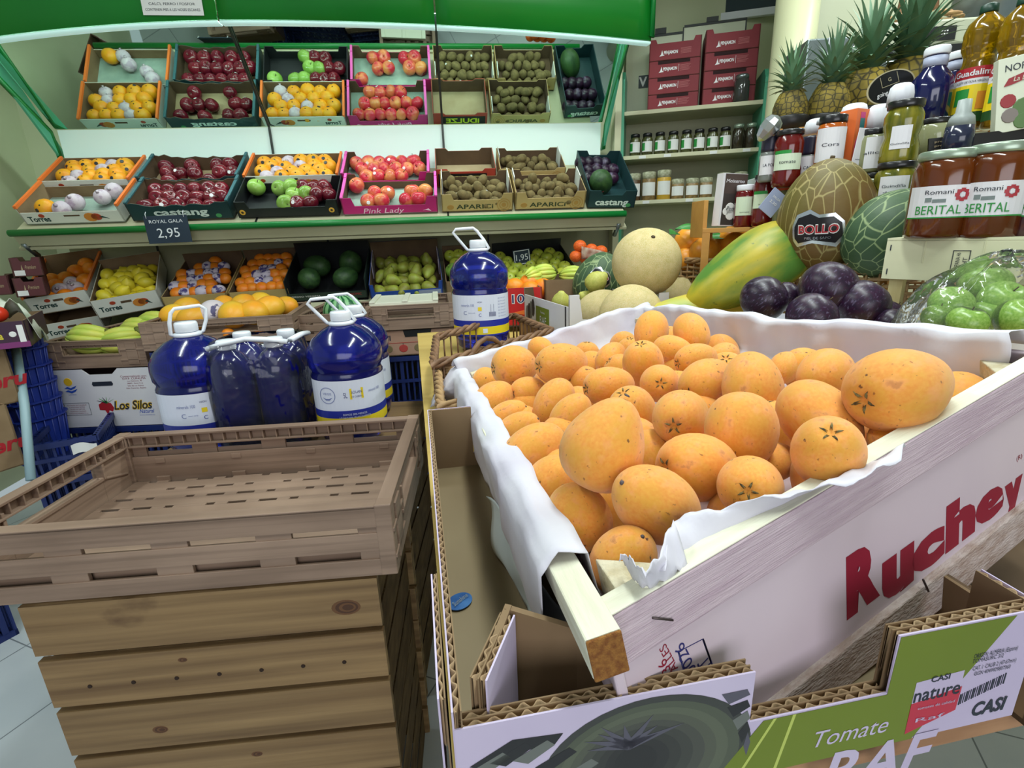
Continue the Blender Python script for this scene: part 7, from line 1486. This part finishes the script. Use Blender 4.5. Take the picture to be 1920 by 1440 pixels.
for c in range(2):
    x0, x1 = (sz(1214, 190).x, sz(1312, 190).x) if c == 0 else (sz(1318, 188).x, sz(1420, 186).x)
    top = (sz(1260, 72).z, sz(1370, 52).z)[c]; hh = (top - ZS[0]) / 4
    for k in range(4):
        T = carton(f'wine-red carton with white print, {("bottom", "second from bottom", "third from bottom", "top")[k]} of the {("left", "right")[c]} stack', SU @ TR(x0, .07, ZS[0] + .001 + hh * k), x1 - x0 - .004, .20, hh - .0015 if k < 3 else hh * 1.25, RC, KRAFTD, deco=(d_red if k < 3 else lambda b, M, w, h: d_red(b, M @ TR(0, -h * .05, 0), w, h * .72) if False else (b.text('PENJAMON', M @ TR(w * .42, h * .45, 0), .016, 2, wid=w * .27, bold=.03), b.prism([(w * .20, h * .25), (w * .30, h * .29), (w * .27, h * .35), (w * .25, h * .6), (w * .23, h * .36)], 0, .001, 2, M), [b.box(w * .61, w * .81, h * (.62 - q_ * .06), h * (.635 - q_ * .06), 0, .0008, 3, M) for q_ in range(6)]), [STK, flat('pink_ink', (200, 120, 120), .5), flat('slot_dark', (44, 14, 18), .8)]), hc=None if k < 3 else hh, cw=.035, group='wine-red cartons on the wall shelf')
        
# pale panel boards leaning behind the cartons
wp = thing('panel_board', 'pale panel board with dark frame and clips behind the red cartons', 'board', SU @ TR(0, SDY - .01, 0))
zt = sz(1180, 38).z
b = MB().box(-.02, SW * .42, 0, .02, ZS[0] + .002, zt, 0).box(SW * .43, SW * .9, 0, .02, ZS[0] + .002, zt + .03, 0); b.build('board', flat('pale_board', (214, 220, 192), .5), wp)
b = MB().box(-.02, SW * .42, -.006, .0, zt - .012, zt).box(SW * .42, SW * .43, -.006, 0, ZS[0] + .3, zt + .02).box(SW * .43, SW * .9, -.006, 0, zt + .018, zt + .03).box(SW * .895, SW * .905, -.006, 0, zt - .2, zt + .03); b.box(SW * .2, SW * .29, -.01, .01, zt, zt + .03).box(SW * .6, SW * .69, -.01, .01, zt + .03, zt + .055); b.build('frame', flat('charcoal_trim', (48, 54, 52), .5), wp)
b = MB().box(sz(1196, 120).x, sz(1225, 120).x, -.004, 0, sz(1200, 142).z, sz(1200, 116).z); b.text('V', frame(((sz(1196, 120).x + sz(1214, 120).x) / 2, -.005, sz(1200, 129).z), (1, 0, 0), z=(0, -1, 0)), .05, 1, bold=.03); b.build('letter_plate', [flat('slate_plate', (52, 64, 66), .5), WHITE], wp)
# cream side boards and upright between stand and shelf
cs = thing('side_cladding', 'narrow cream cladding board right of the display stand', 'cladding', DF @ TR(DW + .04, .62, -z0)); MB().box(0, .17, 0, .015, 0, 2.35).box(.10, .103, -.001, 0, 0, 2.35, 1).build('board', [CREAM, flat('seam_shadow', (120, 120, 96), .8)], cs)
# ------------------------------------------------------------------ pillar, window, cupboard, steel goods at top right
pc_ = pt(1484, 120, 2.3); r = 37 * 2.3 / FPX
S('pillar', MB().lathe([(r, 0), (r, 2.8)], 32, 0, Matrix.Translation((pc_.x, pc_.y, 0))), mat('pillar_paint', (206, 206, 168), (198, 200, 162), rough=.35, scale=3))
wz = pt(1386, 6, 3.1)
S('window_1', MB().box(-.24, .30, 0, .02, -.02, .5), DARKG, M=SU @ TR(sz(1386, 20).x, SDY + .30, sz(1386, 12).z + .19)); S('trim_1', MB().box(-.26, .34, -.01, .02, -.06, -.02), WHITEP, M=SU @ TR(sz(1386, 20).x, SDY + .30, sz(1386, 12).z + .19))
cf = frame(pt(1524, 110, 2.5), (1, -.12, 0), z=(0, 0, 1)); cf = TR(0, 0, -cf.translation.z) @ cf
cb = thing('tall_cupboard', 'tall cream cupboard door panel behind the pineapples', 'cupboard', cf); MB().box(0, .70, 0, .04, .1, 2.6).build('door', mat('cupboard_cream', (196, 200, 170), (188, 192, 162), rough=.4, scale=2), cb, bev=.003); MB().box(-.03, -.004, -.01, .04, .1, 2.6).build('frame', flat('grey_frame', (150, 160, 150), .4), cb); MB().box(.705, .75, -.02, .04, .1, 2.6).build('frame', STEEL, cb)
hd = pt(1770, 90, 2.1); hc_M = frame(hd, (1, -.35, 0), z=(0, 0, 1))
hood = thing('steel_hood', 'curved brushed steel hood at the top right corner', 'hood', hc_M); MB().grid(lambda u, v: (u * .8, .12 - .22 * math.sin(v * 1.4), -.10 + .50 * (v ** .8)), 4, 14).build('hood_shell', STEEL, hood, solid=.01); MB().box(0, .8, -.12, -.10, .30, .36).build('light_lip', WHITEP, hood); MB().box(0, .8, -.02, .12, -.25, -.10).build('under_panel', flat('dark_steel', (64, 72, 76), .4), hood)
mw = thing('weighing_scale', 'silver and cream scale housing with black keypad behind pineapples', 'scale', frame(pt(1640, 118, 1.92), (1, -.1, .0), z=(0, 0, 1)))
MB().box(0, .38, 0, .25, .045, .13).build('housing', flat('scale_cream', (168, 172, 150), .4), mw, bev=.008); b = MB().box(.16, .265, -.003, 0, .060, .105); 
for i in range(4):
    for j in range(2): b.box(.225 + .009 * i - .02, .230 + .009 * i - .02, -.004, -.003, .078 + j * .01, .082 + j * .01, 1)
b.build('keypad', [BLACK, WHITE], mw); MB().box(.0, .38, -.005, .2, .0, .045).build('dark_band', BLACK, mw); MB().box(-.02, .42, -.02, .25, -.05, .0).build('platform', STEEL, mw, bev=.004)
MB().box(.18, .30, -.01, .15, -.22, -.05).build('post', flat('dark_steel', (64, 72, 76)), mw)
sg = thing('steel_housing', 'grey steel machine housing behind the second pineapple', 'machine', frame(pt(1508, 135, 1.95), (1, -.1, 0), z=(0, 0, 1))); MB().box(0, .17, 0, .2, -.212, .11).build('housing', STEEL, sg, bev=.006); MB().box(.075, .078, -.002, 0, -.10, .11).build('trim_line', WHITEP, sg); MB().box(.10, .16, -.03, 0, .02, .07).build('latch', SILVER, sg, bev=.004)
hb2 = thing('handled_basket', 'round wicker basket with hoop handle on top of the scale', 'basket', Matrix.Translation(pt(1716, 62, 2.0) - V((0, 0, .02))))
woven(hb2, [(.155 * math.cos(a * math.pi / 8), .10 * math.sin(a * math.pi / 8), 0) for a in range(16)], .055, WICKL, 4, False, .005, .03, .009); MB().tube([(-.02 + .012 * math.sin(k), .10 * math.cos(math.pi * k / 14), .05 + .26 * math.sin(math.pi * k / 14)) for k in range(15)], .011, 7).build('hoop_handle', WICK, hb2)
MB().lathe([(.14, .0), (.14, .006)], 24, 0, SCL(1, .64, 1)).build('woven_base', WICKL, hb2)
bx_ = pt(1640, 118, 1.92); st2_ = thing('back_counter', 'plain grey counter carrying scale and steel machine behind the risers', 'counter', frame((pt(1495, 150, 1.9).x, pt(1495, 150, 1.9).y, 0), (1, -.1, 0), z=(0, 0, 1))); zc2 = min(pt(1508, 135, 1.95).z - .125, bx_.z - .225)
MB().box(0, 1.1, 0, .30, zc2 - .03, zc2 - .002).build('countertop', STEEL, st2_); MB().box(.02, 1.08, .02, .28, 0, zc2 - .03).build('cabinet', CREAM, st2_)
# small fruit groups between the stand and the printed carton
RCd = frame(pt(948, 612, 1.78), (1, .1, 0), z=(0, 0, 1)); RCz = RCd.translation.z
def d10(b, M, w, h): b.text('10', M @ TR(w * .36, h * .72, 0), .030, 3, wid=.045, bold=.05); b.text('10', M @ TR(w * .36, h * .72, .0006), .028, 2, wid=.042, bold=.0); b.prism([(w * .2, h * .35), (w * .7, h * .45), (w * .55, h * .28)], 0, .001, 4, M)
carton('red carton printed 10 with oranges, beside the tall blue bottle', RCd, .13, .22, .13, flat('bright_red_card', (198, 30, 32), .5), KRAFT, deco=(d10, [flat('navy_ink', (30, 30, 100), .5), WHITE, ORANGEP])); slat_crate('slatted crate on the table under the red printed carton', TR(0, 0, ZT + .001 - RCz) @ RCd, .5, .22, max(RCz - ZT - .003, .02), 2, m=PINE) if RCz - ZT > .03 else None
for k, (px, py, d) in enumerate(((965, 540, 1.88), (992, 532, 1.92), (1018, 540, 1.9), (994, 546, 1.84))): K_OR2.put(Matrix.Translation(pt(px, py, d)) @ SCL(.95), f'orange {("left of", "top of", "right of", "front of")[k]} the small heap behind the red carton', 'oranges behind the red carton')
fl = carton('plain brown carton with bananas behind the printed carton', frame(pt(1022, 570, 1.86), (1, .05, 0), z=(0, 0, 1)), .20, .26, .085, KRAFT, KRAFTD)
for k, (px, py, rz) in enumerate(((1008, 522, 70), (1045, 518, 20), (1100, 522, -5))): K_BAN.put(Matrix.Translation(pt(px, py, 1.98)) @ RZ(rz) @ SCL(.62), f'{("left", "middle", "right")[k]} bunch of green-yellow bananas behind the plain brown carton', 'bananas behind the brown carton')
